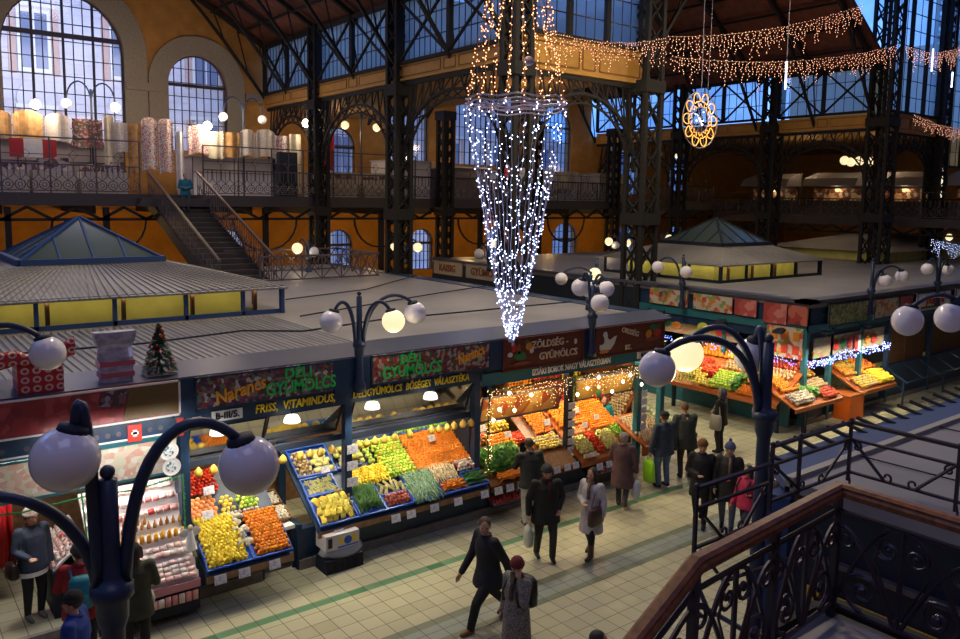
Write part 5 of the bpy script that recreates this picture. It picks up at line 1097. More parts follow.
def person(label, x, y, head_deg, h=1.74, coat=(.02,.02,.03), coat_len=.78, pants=(.02,.02,.025), shoes=(.02,.015,.01), stride=0., lean=0., arms=('down','down'), head_yaw=0., head_pitch=0., hat=None, hatcol=(.1,.1,.1), hair=(.05,.03,.02), hairlen=.0, build=1., extras=None, z=0., fem=False, scarf=None, tex_=None, legs=True, trim=None):
    """local frame: +X forward, +Y left"""
    t = thing('person', label, 'person', (x,y,z), math.radians(head_deg)); S = h/1.75; V_ = lambda a, b2, c_: Vector((a*S, b2*S, c_*S))
    W = build*(.98 if fem else 1.07)
    lx = lambda zz: lean*max(0, zz-.9)/.6
    hip = .90-.12*stride**2
    # legs: left forward, right back when stride > 0
    J = {}
    for s, nm in ((1,'L'),(-1,'R')):
        f_ = stride*.42*s
        ank = V_(f_ + (-.02), s*.10*W, .09+(.07 if (s < 0 and stride > .3) else 0)); hp_ = V_(0, s*.09*W, hip); kn = (ank+hp_)/2 + V_(.05+.05*stride, s*.01, .0)
        J[nm] = (hp_, kn, ank, f_)
    sh = {s: V_(lx(1.42), s*.185*W, 1.42-.12*stride**2*.8) for s in (1,-1)}; dz = -.12*stride**2
    arm = {}
    for s, k_ in ((1,arms[0]),(-1,arms[1])):
        sw = -stride*s*.25
        if k_ == 'down': e_ = V_(lx(1.2)-.03+sw*.5, s*.25*W, 1.13+dz); hd = V_(lx(.9)+.05+sw*1.1, s*.25*W, .87+dz)
        elif k_ == 'fwd': e_ = V_(lx(1.2)+.04, s*.26*W, 1.15); hd = V_(lx(1)+.30, s*.17, 1.10)
        elif k_ == 'reach': e_ = V_(lx(1.2)+.17, s*.22*W, 1.17); hd = V_(lx(1)+.43, s*.16, 1.12)
        elif k_ == 'phone': e_ = V_(lx(1.2)+.14, s*.26*W, 1.20); hd = V_(lx(1.4)+.10, s*.12, 1.50)
        elif k_ == 'belly': e_ = V_(lx(1.2)+.0, s*.27*W, 1.12); hd = V_(lx(1)+.20, s*.04, 1.08)
        elif k_ == 'bag': e_ = V_(lx(1.2)-.02, s*.27*W, 1.14); hd = V_(lx(.9)+.03, s*.28*W, .86)
        elif k_ == 'pocket': e_ = V_(lx(1.2)-.08, s*.28*W, 1.14); hd = V_(lx(1)+.08, s*.19*W, .95)
        arm[s] = (sh[s], e_, hd)
    # body: one continuous skinned surface
    mb = MB(); hc = V_(lx(1.63)+.015, 0, 1.625+dz)
    Mh = Matrix.Rotation(math.radians(head_yaw),3,'Z') @ Matrix.Rotation(math.radians(head_pitch),3,'Y')
    H_ = lambda a, b2, c_: hc + Mh @ V_(a, b2, c_)
    mb.sph(H_(0,0,.02), .1*S, 16, 12, (.98,.80,1.08), Mh); mb.sph(H_(.022,0,-.05), .068*S, 12, 10, (1,.88,1.0), Mh); mb.sph(H_(.055,0,-.085), .03*S, 8, 6)
    limb(mb, [H_(.088,0,.01), H_(.104,0,-.022)], [.010*S,.016*S], 8)
    for s in (-1,1): mb.sph(H_(0,s*.08,-.01), .026*S, 8, 6, (.6,.35,1.1), Mh); mb.sph(H_(.075,s*.036,.018), .018*S, 8, 6); mb.sph(H_(.06,s*.04,-.03), .03*S, 8, 6)
    mb.sph(H_(.083,0,-.052), .018*S, 8, 6, (.7,1.3,.6), Mh)
    limb(mb, [V_(lx(1.4),0,1.42+dz), hc-V_(0,0,.08)], [.065*S,.052*S]); limb(mb, [V_(0,0,hip+.02), V_(lx(1.15),0,1.15+dz), V_(lx(1.35),0,1.34+dz)], [.13*S,.12*S,.13*S])
    for s in (1,-1):
        a, e_, hd = arm[s]; limb(mb, [V_(lx(1.4),0,1.38+dz), a, e_, hd], [.07*S,.06*S,.043*S,.028*S])
        fd = (hd-e_).normalized(); sd = Vector((0,0,1)).cross(fd); sd = sd.normalized() if sd.length > .1 else Vector((0,1,0)); sd = Vector((1,0,0)) if abs(fd.z) > .75 else sd; nn_ = fd.cross(sd).normalized(); ins = nn_ if nn_.y*s < 0 else -nn_
        pl_ = hd+fd*.045*S; limb(mb, [hd, pl_-sd*.022*S, pl_+fd*.035*S-sd*.026*S],[.026*S,.022*S,.017*S],8); limb(mb, [hd, pl_+sd*.022*S, pl_+fd*.035*S+sd*.026*S],[.026*S,.022*S,.017*S],8)
        for q, ln in enumerate((.062,.072,.068,.052)):
            b0 = pl_+fd*.03*S+sd*(.03-.02*q)*S; b1 = b0+fd*ln*.5*S+ins*.008*S; b2 = b1+fd*ln*.38*S+ins*.022*S; limb(mb, [b0,b1,b2], [.0098*S,.0092*S,.008*S], 6)
        b0 = hd+fd*.03*S+sd*.024*S; limb(mb, [b0, b0+sd*.026*S+fd*.024*S+ins*.008*S, b0+sd*.032*S+fd*.05*S+ins*.016*S],[.013*S,.011*S,.009*S],6)
        if legs:
            hp_, kn, ank, f_ = J['L' if s > 0 else 'R']; limb(mb, [hp_, kn, ank, ank+V_(.06,0,-.05)], [.085*S,.055*S,.04*S,.04*S])
    body = vox(mb, 'body', skin, .0085*S, t, 1)
    for s in (-1,1): MB().sph(H_(.088,s*.034,.016), .0095*S, 8, 6).obj('eye', eye_m, t)
    MB().sph(H_(.094,0,-.052), .014*S, 8, 6, (.5,1.5,.45), Mh).obj('lips', lip_m, t)
    # trousers
    if legs:
        mb = MB()
        for nm in 'LR':
            hp_, kn, ank, f_ = J[nm]; limb(mb, [hp_+V_(0,0,.04), hp_, kn, ank+V_(0,0,.0)], [.11*S*W,.108*S*W,.076*S,.062*S if not fem else .05*S])
        mb.sph(V_(0,0,hip+.03), .13*S*W, 12, 8, (.9,1.2,1)); vox(mb, 'trousers', mat('cloth_%.3f_%.3f_%.3f' % tuple(pants), pants, .8, var=.25, vs=9), .018, t)
        for nm in 'LR':
            hp_, kn, ank, f_ = J[nm]; up_ = nm == 'R' and stride > .3; q = MB(); dx = .09
            limb(q, [ank+V_(-.035,0,-.035), ank+V_(.06,0,-.045-.0), ank+V_(.15,0,-.055-(.05 if up_ else 0))], [.045*S,.045*S,.035*S], 10)
            limb(q, [ank, ank+V_(0,0,.05)], [.05*S,.05*S]); 
            if extras and 'boots' in extras: limb(q, [ank, ank+V_(.0,0,.22)], [.058*S,.068*S])
            q = vox(q, 'shoe', mat('shoe_%.3f_%.3f_%.3f' % tuple(shoes), shoes, .5), .014, t)
            for v_ in q.data.vertices: v_.co.z = max(v_.co.z, .004 if not up_ else .0)
    # coat: torso shell with sleeves
    cm_ = tex_ or mat('coat_%.3f_%.3f_%.3f' % tuple(coat), coat, .75, var=.3, vs=7, bump=.3, bs=25)
    mb = MB(); hem = coat_len; rings = []
    for zz, rx, ry, sx_ in ((hem,.178,.225,0),(hem+.06,.18,.225,0),(.98,.168,.205,.0),(1.10,.155,.19,.02),(1.25,.16,.20,.02),(1.36,.145,.205,.01),(1.44,.10,.15,0),(1.49,.07,.085,0)):
        if zz > hem+.07 or zz <= hem+.06:
            fl = 1+max(0,(.9-zz))*.25; z_ = zz+(dz if zz > .9 else 0); cx2 = lx(zz) + (0)
            rings.append([V_(cx2+rx*fl*math.cos(a)*(1+.25*abs(stride)*(zz<.9)), ry*W*fl*math.sin(a), z_) for a in [2*PI*q/20 for q in range(20)]])
    mb.loft(rings)
    for s in (1,-1):
        a, e_, hd = arm[s]; limb(mb, [V_(lx(1.38),s*.08,1.37+dz), a, lerp(a,e_,.5), e_, hd-(hd-e_)*.06], [.095*S,.082*S,.074*S,.066*S,.052*S])
    vox(mb, 'coat', cm_, .016, t)
    cl = MB(); cl.lathe(V_(lx(1.5)-.005,0,1.46+dz), [(.095*S,0),(.085*S,.03*S),(.075*S,.05*S),(.06*S,.045*S),(.05*S,.0)], 14); cl.obj('collar', mat('trim_%.2f_%.2f_%.2f' % tuple(trim), trim, .9, bump=.8, bs=60) if trim else cm_, t, True)
    if scarf: MB().lathe(V_(lx(1.5)+.01,0,1.46+dz), [(.09*S,-.01),(.105*S,.02*S),(.10*S,.05*S),(.085*S,.07*S),(.05*S,.06*S)], 14).tube([V_(lx(1.4)+.13,.03,1.48),V_(lx(1.3)+.165,.03,1.35),V_(lx(1.2)+.165,.03,1.18)], .035*S, 6).obj('scarf', mat('scarf_%.2f_%.2f_%.2f' % tuple(scarf), scarf, .9, var=.5, vs=25), t, True)
    # hair, hats
    hm = mat('hair_%.2f_%.2f_%.2f' % tuple(hair), hair, .6, bump=.5, bs=80)
    hb = MB(); hb.sph(H_(-.018,0,.035), .105*S, 16, 12, (1.0,.87,1.0), Mh)
    if hairlen: 
        hb.sph(H_(-.05,0,-.03), .095*S, 12, 10, (.8,1.0,1.2), Mh); limb(hb, [H_(-.05,0,-.05), H_(-.085,0,-.06-hairlen)], [.09*S,.06*S])
        for s in (-1,1): limb(hb, [H_(0,s*.08,.03), H_(.01,s*.095,-.06-hairlen*.6)], [.035*S,.03*S])
    q = vox(hb, 'hair', hm, .014, t, 2)
    hat_m = mat('hat_%.2f_%.2f_%.2f' % tuple(hatcol), hatcol, .85, var=.3, vs=30, bump=.5, bs=70)
    if hat in ('beanie','pompom'):
        mb = MB(); mb.sph(H_(-.01,0,.055), .115*S, 18, 12, (1.0,.9,.98), Mh); o = vox(mb, 'hat', hat_m, .012, t, 1)
        inv = Mh.inverted()
        for v_ in o.data.vertices:
            lp = inv @ (v_.co-hc)
            if lp.z < .035*S: lp.z = .035*S-.001*S; v_.co = hc+Mh@lp
        MB().lathe(H_(-.008,0,.032), [(.107*S,0),(.112*S,.02*S),(.108*S,.045*S)], 18, Mh@Vector((0,0,1))).obj('hat_cuff', hat_m, t, True)
        if hat == 'pompom': MB().sph(H_(-.02,0,.19), .035*S, 10, 8).obj('pompom', hat_m, t, True)
    elif hat == 'cap':
        mb = MB().sph(H_(-.005,0,.06), .112*S, 16, 10, (1.05,.92,.7), Mh); mb.obj('hat', hat_m, t, True); MB().sph(H_(.09,0,.05), .06*S, 12, 8, (1,1.1,.2), Mh).obj('cap_brim', hat_m, t, True)
    elif hat == 'hood':
        mb = MB().sph(H_(-.035,0,.025), .13*S, 16, 12, (.95,.95,1.1), Mh); mb.sph(H_(-.06,0,-.09), .1*S, 12, 8); o = vox(mb, 'hood', hat_m, .016, t); MB().tube([H_(.04,.105*math.cos(a),.02+.125*math.sin(a)) for a in [2*PI*i/20 for i in range(21)]], .025*S, 8).obj('fur_rim', mat('fur_trim', (.45,.38,.30), .95, bump=1, bs=80), t, True)
    t['_a'] = 1; del t['_a']
    info = {'S': S, 'arm': arm, 'V': V_, 'H': H_, 'lx': lx, 't': t, 'J': J}
    return info
def carry_bag(info, s, m_, label, w_=.3, h_=.36, cat='bag', nm='shopping_bag', drop=.0):
    """bag hanging from a hand, top-level thing"""
    t = info['t']; Mw = Matrix.Translation(t.location) @ Matrix.Rotation(t.rotation_euler.z,4,'Z'); hd = Mw @ (info['arm'][s][2]+Vector((.03,0,-.08)))
    b_ = thing(nm, label, cat, hd, t.rotation_euler.z); zt = -.12-drop; q = MB(); RR_ = random.Random(int(w_*1000+h_*77))
    q.loft([[(w_/2*math.copysign(abs(math.cos(a))**.6,math.cos(a))*k_*(1+RR_.uniform(-.06,.06)), .075*math.sin(a)*k2, z_) for a in [2*PI*i/16 for i in range(16)]] for z_, k_, k2 in ((zt-h_,.75,.8),(zt-h_*.9,.92,1.1),(zt-h_*.5,1,1.15),(zt-h_*.15,.95,.8),(zt,.8,.3))])
    q.obj('bag_body', m_, b_, True); MB().tube([(-w_*.3,0,zt-.02),(-.03,0,0),(.03,0,0),(w_*.3,0,zt-.02)], .008, 5).obj('handle', m_, b_); return b_
def strap_bag(info, s, m_, label, w_=.34, h_=.3, z_=.92, fwd=.0, y_=.24):
    t = info['t']; S = info['S']; Mw = Matrix.Translation(t.location) @ Matrix.Rotation(t.rotation_euler.z,4,'Z'); p = Mw @ Vector((fwd*S, s*(y_+.06)*S, z_*S))
    b_ = thing('shoulder_bag', label, 'bag', p, t.rotation_euler.z); q = MB()
    q.loft([[(w_/2*math.copysign(abs(math.cos(a))**.6,math.cos(a))*k_, .07*math.sin(a)*k2, zz) for a in [2*PI*i/16 for i in range(16)]] for zz, k_, k2 in ((-h_/2,.8,.7),(-h_*.4,1,1.1),(0,1,1.1),(h_*.4,.9,.8),(h_/2,.75,.4))]); q.obj('bag_body', m_, b_, True)
    MB().tube([(-w_*.35,0,h_*.45),(-.06-fwd,-s*.05,1.30*S-z_*S),(0-fwd,-s*.14,1.50*S-z_*S),(.10-fwd,-s*.1,1.30*S-z_*S),(w_*.35,0,h_*.45)], .013, 5).obj('strap', m_, b_); return b_
def backpack(info, m_, label, m2=None):
    t = info['t']; S = info['S']; Mw = Matrix.Translation(t.location) @ Matrix.Rotation(t.rotation_euler.z,4,'Z'); p = Mw @ Vector((info['lx'](1.2)-.24*S, 0, 1.18*S))
    b_ = thing('backpack', label, 'backpack', p, t.rotation_euler.z); q = MB(); q.loft([[(.085*math.cos(a)*k_, .15*math.copysign(abs(math.sin(a))**.6,math.sin(a))*k2, zz*S) for a in [2*PI*i/18 for i in range(18)]] for zz, k_, k2 in ((-.22,.7,.8),(-.19,1,1),(0,1.15,1),(.17,.9,.95),(.23,.4,.6))]); q.obj('pack_body', m_, b_, True)
    MB().sph((-.08,0,-.07*S), .11, 12, 8, (.5,1,.9)).obj('pocket', m2 or m_, b_, True)
    for s in (-1,1): MB().tube([(.05,s*.1,.18*S),(.14,s*.12,.26*S),(.28,s*.12,.24*S),(.38,s*.12,.1*S),(.36,s*.14,-.06*S),(.1,s*.15,-.16*S)], .017, 5).obj('strap', m_, b_)
    return b_
black = (.012,.012,.015); dk = (.02,.022,.03)
tweed = patch('grey_tweed', [(.18,.17,.16),(.10,.09,.09),(.28,.26,.24),(.20,.17,.15)], 70, .9)
# heading: 0 = +X, 90 = +Y (away into the stalls), -90 = towards the camera
pi_ = person('woman in a beige beanie and dark blue puffer jacket standing in the passage at left', 1.82,13.15,-75,1.72,(.035,.05,.09),.80,black,(.12,.12,.12),arms=('down','fwd'),hat='beanie',hatcol=(.50,.42,.38),fem=True,head_yaw=30,hair=(.12,.06,.03),extras=None,trim=(.03,.04,.07))
strap_bag(pi_,-1,mat('black_leather',(.015,.012,.012),.35),'black handbag at the side of the woman in the beige beanie',.28,.24,.88)
MB().loft([[(.165*math.cos(a),.21*math.sin(a),z_) for a in [2*PI*q/16 for q in range(16)]] for z_ in (.72,.80)]).obj('shirt_hem', mat('white_shirt',(.75,.75,.78),.7), pi_['t'])
pi_ = person('person in a red jacket and grey bobble hat seen from behind at lower left', 2.12,11.35,80,1.74,(.42,.02,.03),.74,dk,black,hat='pompom',hatcol=(.09,.09,.11),head_yaw=0,arms=('fwd','down'))
backpack(pi_,mat('turquoise_nylon',(.01,.22,.30),.5),'turquoise backpack on the person in the red jacket')
person('person in a black cap and bright blue jacket at the bottom edge at left', 1.78,9.95,150,1.74,(.01,.04,.28),.74,dk,black,hat='beanie',hatcol=(.012,.012,.015),head_yaw=10)
pi_ = person('person with dark hair and olive jacket partly hidden by the big lamp post', 2.72,11.0,75,1.70,(.045,.05,.025),.72,black,black,hair=(.015,.012,.012),hairlen=.05,arms=('fwd','fwd'),lean=.05)
carry_bag(pi_,-1,mat('grey_green_plastic',(.22,.26,.24),.4),'pale plastic bag held by the person in the olive jacket',.22,.2)
person('person with curly dark hair and red scarf at the bottom left corner', .75,9.8,60,1.66,(.03,.02,.02),.74,black,black,hair=(.02,.012,.01),hairlen=.1,scarf=(.2,.03,.04),fem=True)
person('man with short brown hair in a long black coat striding to the left', 7.25,8.98,176,1.80,(.010,.011,.02),.62,black,(.22,.11,.04),stride=.95,lean=.06,head_yaw=55,head_pitch=8,hair=(.06,.035,.02),arms=('down','down'))
pi_ = person('woman with a dark red headscarf and grey tweed coat beside the striding man', 6.78,7.78,-172,1.62,(.2,.18,.17),.50,black,black,hat='beanie',hatcol=(.16,.012,.02),fem=True,head_yaw=35,head_pitch=12,arms=('phone','down'),scarf=(.12,.08,.08),tex_=tweed,hair=(.10,.01,.015))
backpack(pi_,mat('black_nylon',(.012,.012,.016),.5),'black backpack on the woman in the tweed coat')
tag(MB().box((-.012,-.035,-.07),(.012,.035,.07)).obj('mobile_phone',mat('phone_black',(.01,.01,.012),.2),loc=(6.62,7.70,1.42)),'dark mobile phone held at the ear of the woman in the tweed coat','phone')
pi_ = person('man in a dark grey beanie, glasses and black jacket walking beside the counter', 9.45,10.12,-118,1.74,(.015,.016,.014),.70,(.035,.035,.03),black,stride=.3,hat='beanie',hatcol=(.05,.05,.055),arms=('pocket','bag'),head_pitch=8,scarf=(.06,.01,.01),build=1.08)
carry_bag(pi_,-1,mat('translucent_plastic',(.45,.46,.40),.3),'translucent plastic bag carried by the man in the dark grey beanie',.28,.36)
pi_ = person('woman with long black hair and a light grey coat in brown boots', 10.20,9.72,190,1.66,(.62,.58,.62),.50,black,(.10,.055,.03),stride=.35,hair=(.01,.009,.01),hairlen=.17,fem=True,arms=('bag','belly'),extras=('boots',),scarf=(.28,.18,.10))
strap_bag(pi_,1,mat('brown_leather',(.075,.035,.025),.45),'large brown handbag on the arm of the woman in the light grey coat',.36,.32,.92,.24,.18)
pi_ = person('man in a dark jacket and pale trousers leaning over the greens, seen from behind', 10.25,11.42,75,1.72,(.022,.024,.022),.80,(.52,.50,.44),(.10,.07,.05),arms=('reach','fwd'),hair=(.05,.04,.025),lean=.10,head_pitch=18,build=1.08)
pi_ = person('person in a pale cap and brown quilted coat at the pepper stall', 12.42,10.98,25,1.62,(.115,.06,.065),.50,(.06,.06,.08),(.14,.06,.03),stride=.35,hat='cap',hatcol=(.42,.40,.38),arms=('fwd','bag'),head_yaw=-20,build=1.05,hair=(.4,.36,.32))
carry_bag(pi_,-1,mat('pale_blue_bag',(.45,.48,.58),.5),'white and pale blue bag carried by the person in the brown quilted coat',.22,.34)
pi_ = person('man in a navy jacket and blue jeans seen from behind at the corner stall', 14.10,11.28,80,1.74,(.035,.055,.085),.76,(.12,.20,.32),black,hat='cap',hatcol=(.03,.03,.04),hair=(.08,.06,.05),arms=('bag','down'),build=1.15)
carry_bag(pi_,1,mat('lime_plastic',(.30,.72,.02),.4),'bright lime green shopping bag carried by the man in blue jeans',.34,.5)
pi_ = person('person in a dark green padded coat with brown hair bending over the cabbages', 15.02,11.36,60,1.74,(.03,.04,.035),.72,(.03,.03,.035),black,hair=(.12,.06,.03),arms=('bag','reach'),lean=.14,head_pitch=25,build=1.12)
carry_bag(pi_,-1,mat('milky_plastic',(.62,.62,.58),.4),'white plastic bag carried by the person in the dark green padded coat',.4,.3)
strap_bag(pi_,1,mat('black_leather',(.015,.012,.012),.35),'dark shoulder bag of the person bending over the cabbages',.3,.3,.85)
pi_ = person('person in a dark hooded coat with fur rim walking away past the counter', 17.3,12.05,100,1.66,(.02,.016,.018),.78,(.03,.025,.03),black,hat='hood',hatcol=(.10,.10,.12),arms=('belly','down'),fem=True,head_yaw=30)
strap_bag(pi_,1,mat('pale_canvas',(.40,.36,.28),.7),'pale canvas bag of the person in the fur-rimmed hood',.32,.4,.9)
pi_ = person('person in an orange-brown beanie and black coat walking toward the camera', 12.98,9.42,-150,1.76,(.012,.012,.014),.62,black,black,stride=.35,hat='beanie',hatcol=(.22,.09,.03),arms=('down','belly'),head_yaw=10,head_pitch=5,fem=True,hair=(.10,.05,.03))
pi_ = person('person in a blue-grey bobble hat, beige scarf and dark olive coat', 13.25,8.98,-150,1.76,(.028,.026,.022),.62,(.10,.12,.18),black,stride=.3,hat='pompom',hatcol=(.10,.12,.24),scarf=(.22,.17,.12),arms=('belly','down'),fem=True,hair=(.10,.05,.03))
strap_bag(pi_,-1,mat('black_leather',(.015,.012,.012),.35),'large black bag of the person in the blue-grey bobble hat',.42,.4,.72)
pi_ = person('child-sized person in a bright pink jacket with dark hair', 12.95,8.35,170,1.56,(.62,.03,.10),.80,(.05,.05,.07),black,stride=.5,hair=(.02,.015,.02),hairlen=.06,arms=('down','down'),fem=True)
backpack(pi_,mat('black_nylon',(.012,.012,.016),.5),'black backpack on the person in the pink jacket')
pi_ = person('person in a pale lilac hat and mottled grey-brown coat behind the guard rail', 13.12,8.02,165,1.62,(.12,.10,.09),.70,black,black,stride=.5,hat='beanie',hatcol=(.32,.30,.40),arms=('down','fwd'),fem=True,scarf=(.25,.22,.2))
person('market seller in a turquoise top and dark vest behind the orange counter', 14.3,13.35,-110,1.66,(.0,.30,.34),.80,black,black,hair=(.03,.02,.015),arms=('fwd','fwd'),fem=True,trim=(.02,.03,.02))
person('dark haired person whose head shows at the foot of the railing', 6.2,5.75,-60,1.70,(.10,.02,.02),.74,black,black,hair=(.012,.01,.012),hairlen=.08,fem=True)
pi_ = person('seated child in a turquoise jacket at the top of the stairs', 10.05,31.3,-100,1.45,(.01,.16,.24),.75,(.08,.12,.2),black,hair=(.02,.015,.02),arms=('belly','belly'),z=5.75)
# ============================================================ LAMPS, RAILINGS
globe = mat('opal_globe', (.86,.83,.92), .12, coat=.4)
globe_on = mat('lit_globe', (.6,.55,.45), .3, es=1.05, ecol=(1,.82,.45))
lampm = mat('lamp_post_paint', (.018,.035,.085), .4)
def globe_lamp(base, ztop, zcol, arms, label, group=None, fat=.045, cap=True, rg=.2):
    """arms: (dx, dy, globe z, lit)"""
    t = thing('street_lamp', label, 'lamp', base, 0, group); zb = base[2]
    MB().lathe((0,0,0),[(fat*2.2,0),(fat*2.2,.12),(fat*1.5,.2),(fat*1.25,zcol-zb-.26),(fat*1.7,zcol-zb-.18),(fat*1.8,zcol-zb-.06),(fat*2.3,zcol-zb-.04),(fat*2.3,zcol-zb+.03),(fat*1.7,zcol-zb+.05),(fat*1.1,zcol-zb+.09),(fat,zcol-zb+.25),(fat,ztop-zb-.05),(.01,ztop-zb-.04)],14).sph((0,0,ztop-zb),fat*.8,10,8).obj('post', lampm, t, smooth=True)
    for dx, dy, zg, lit in arms:
        d = math.hypot(dx, dy); ux, uy = dx/d, dy/d; zc = zcol-zb; zt = zg-zb+rg+.02
        pts = []
        for i in range(15):
            s = i/14
            # cubic from the collar, up, over and down to the globe
            p0, p1, p2, p3 = (fat*1.3, zc), (fat*1.3+.06*d, zc+(zt-zc)*1.15), (d*.62, zt+.28), (d-rg*.30, zg-zb+rg*.90)
            a, b2, c_, d_ = (1-s)**3, 3*s*(1-s)**2, 3*s*s*(1-s), s**3
            rr_ = a*p0[0]+b2*p1[0]+c_*p2[0]+d_*p3[0]; z = a*p0[1]+b2*p1[1]+c_*p2[1]+d_*p3[1]
            pts.append((ux*rr_, uy*rr_, z))
        MB().tube(pts, fat*.74, 8, r1=fat*.6).obj('arm', lampm, t, smooth=True)
        g = MB().sph((dx,dy,zg-zb), rg, 24, 16).obj('globe', globe_on if lit else globe, t, smooth=True)
        if lit: g['label'] = 'lit globe'
        if cap: MB().lathe((dx-ux*rg*.22,dy-uy*rg*.22,zg-zb+rg*.78),[(rg*.50,0),(rg*.44,rg*.25),(rg*.14,rg*.32)],14,(-ux*.28,-uy*.28,1)).obj('globe_cap', navy_dk, g, smooth=True)
        if lit: lamp('POINT', (base[0]+dx, base[1]+dy, zg-rg-.06), 9*(rg/.2)**2, (1,.8,.5), .15, None, 'globe_light')
    return t
globe_lamp((1.16,5.25,0),4.67,3.90,[(.84,-.19,4.60,0),(-.23,.02,4.79,0),(-1.0,.50,4.22,0)],'nearest big lamp post with pale round globes in the left foreground', fat=.058)
globe_lamp((7.93,4.95,0),4.92,4.05,[(-1.17,.59,4.61,0),(-.52,.72,4.68,1),(.11,.28,4.67,0)],'blue lamp post with three globes, one lit, in front of the far fruit corner', fat=.06)
globe_lamp((12.3,4.4,3.3),4.98,4.3,[(-1.29,.45,4.88,0),(-.62,.19,4.90,0)],'lamp at the right edge with two pale globes above the blue eave', fat=.05)
globe_lamp((.72,11.1,0),4.9,4.1,[(.98,-.7,4.53,0)],'lamp reaching in at the left edge with one pale globe before the red gift', fat=.055)
globe_lamp((6.86,12.22,3.0),4.74,3.85,[(-.48,.12,4.27,0),(.42,-.45,4.28,1),(1.0,-.25,4.36,0)],'lamp with one lit and two dark globes above the middle blue post', fat=.05)
globe_lamp((12.66,12.22,3.0),4.62,3.9,[(-.1,-.3,4.22,0),(-.05,.35,4.5,0)],'lamp post at the duck sign with globes one behind the other', fat=.05)
globe_lamp((14.6,14.2,3.65),4.6,3.9,[(-.5,-.45,4.25,0),(.0,-.55,4.25,0)],'double globe lamp just behind the duck sign', fat=.05)
globe_lamp((21.1,16.4,3.0),4.7,3.8,[(-.35,.75,4.28,0),(-.1,-.2,4.18,0)],'small double lamp at the left fruit signs of the far pavilion', fat=.05, cap=False)
globe_lamp((24.65,12.0,3.0),4.75,3.8,[(.3,-.25,4.1,0),(1.3,-.3,4.2,0)],'double globe lamp between the corner sign and the drinks sign', fat=.055)
globe_lamp((29.3,12.0,3.0),4.75,3.8,[(-.9,0,4.3,0),(.75,0,4.2,0)],'double globe lamp above the first white script sign', fat=.055)
# distant lamps
def far_lamp(px_x, px_y, y, arms, label, zb=3.6, rg=.2):
    globe_lamp((px_x,y,zb),zb+1.25,zb+.5,arms,label,fat=.05,cap=False,rg=rg)
far_lamp(13.3,0,27.5,[(-.45,0,4.5,1),(.2,0,4.35,0)],'small lamp at the foot of the stair, left globe lit')
far_lamp(18.6,0,29,[(-.65,0,4.3,1),(.55,0,4.3,1)],'far double lamp with both globes lit between the two left columns')
far_lamp(24.2,0,29,[(-.9,0,4.35,1),(.3,0,4.4,1),(.35,.1,4.1,0)],'far lamp with lit globes left of the light cone')
far_lamp(19.6,0,24.6,[(-.5,0,4.3,0),(.5,0,4.2,0)],'unlit double lamp above the KAISIG sign')
far_lamp(30.6,0,27.8,[(-.8,0,4.4,1),(-.3,0,4.2,0),(.55,0,4.3,1)],'far lamp with lit globes right of the light cone')
far_lamp(33.5,0,27.5,[(.6,0,4.5,1),(1.7,0,4.2,1)],'distant lamp with lit globes left of the big lattice column')
far_lamp(19.0,0,18.2,[(-.1,0,4.05,1),(-1.5,.1,3.95,0)],'lamp on the roof edge with a lit globe just right of the cone tip',3.3)
far_lamp(48,0,21,[(-.6,0,4.5,1),(.4,0,4.5,1)],'distant lit lamp between the right columns')
far_lamp(51.5,0,20.5,[(-.4,0,4.6,1)],'single lit globe left of the massive right column')
# gallery lamps: double goose neck brackets
def dbl(x, y, z, l1, l2, label, w_=.85):
    t = thing('gallery_lamp', label, 'lamp', (x,y,6.4)); h = z-6.4
    MB().tube([(0,0,0),(0,0,h+.3)],.04,8).obj('post', lampm, t)
    for s, lit in ((-1,l1),(1,l2)):
        pts = [(s*w_*.5*(1-math.cos(PI*i/10)), 0, h-.2+.75*math.sin(PI*i/10)) for i in range(11)]
        MB().tube(pts,.03,6).obj('arm', lampm, t)
        g = MB().sph((s*w_,0,h-.3),.19,14,10).obj('globe', globe_on if lit else globe, t, smooth=True)
        if lit: lamp('POINT',(x+s*w_,y,z-.6),10,(1,.8,.5),.15,None,'globe_light')
dbl(7.3,33.4,10.0,0,1,'gallery lamp in front of the big arched window, right globe lit')
dbl(13.2,33.4,9.95,0,0,'unlit gallery lamp beside the small arched window')
dbl(19.2,34,10.05,1,1,'gallery lamp with two lit globes between the two left columns')
dbl(36.6,33.5,9.75,0,0,'unlit gallery lamp left of the big lattice column')
dbl(41.5,33.8,9.75,0,1,'gallery lamp with one lit globe left of the wreath light')
for i, (x, y, z) in enumerate([(46.2,24.6,9.0),(46.2,24.2,8.9),(46.2,23.7,8.95),(46.2,23.0,8.9)]):
    t = thing('ceiling_globe', 'one of the lit globes in the row seen through the right arch', 'lamp', (x,y,z), 0, 'lit globes in a row on the far gallery'); MB().sph((0,0,0),.26,14,10).obj('globe', globe_on, t, smooth=True); MB().tube([(0,0,.25),(0,0,1.5)],.02,5).obj('cord', iron, t)
# flood spots over the textile stalls
spot_on = mat('bright_lamp', (1,.9,.75), .3, es=40, ecol=(1,.82,.55))
for x, z, pw, lb in ((5.37,9.55,60,'glaring bulb above the lace cloths below the big window'),(11.55,9.2,60,'glaring bulb above the cloths below the small window'),(15.9,9.6,45,'glaring bulb at the corner by the leftmost iron column'),(27.6,9.0,35,'orange bulb lighting the clothes right of the light cone')):
    t = thing('spot_bulb', lb, 'lamp', (x,33.0,z)); MB().sph((0,0,0),.17,12,8).obj('bulb', spot_on, t, smooth=True); MB().tube([(0,0,.1),(0,.5,.2)],.02,5).obj('bracket', iron, t)
    lamp('POINT', (x,32.6,z-.1), pw*1.7, (1,.82,.6), .1, None, 'bulb_light')
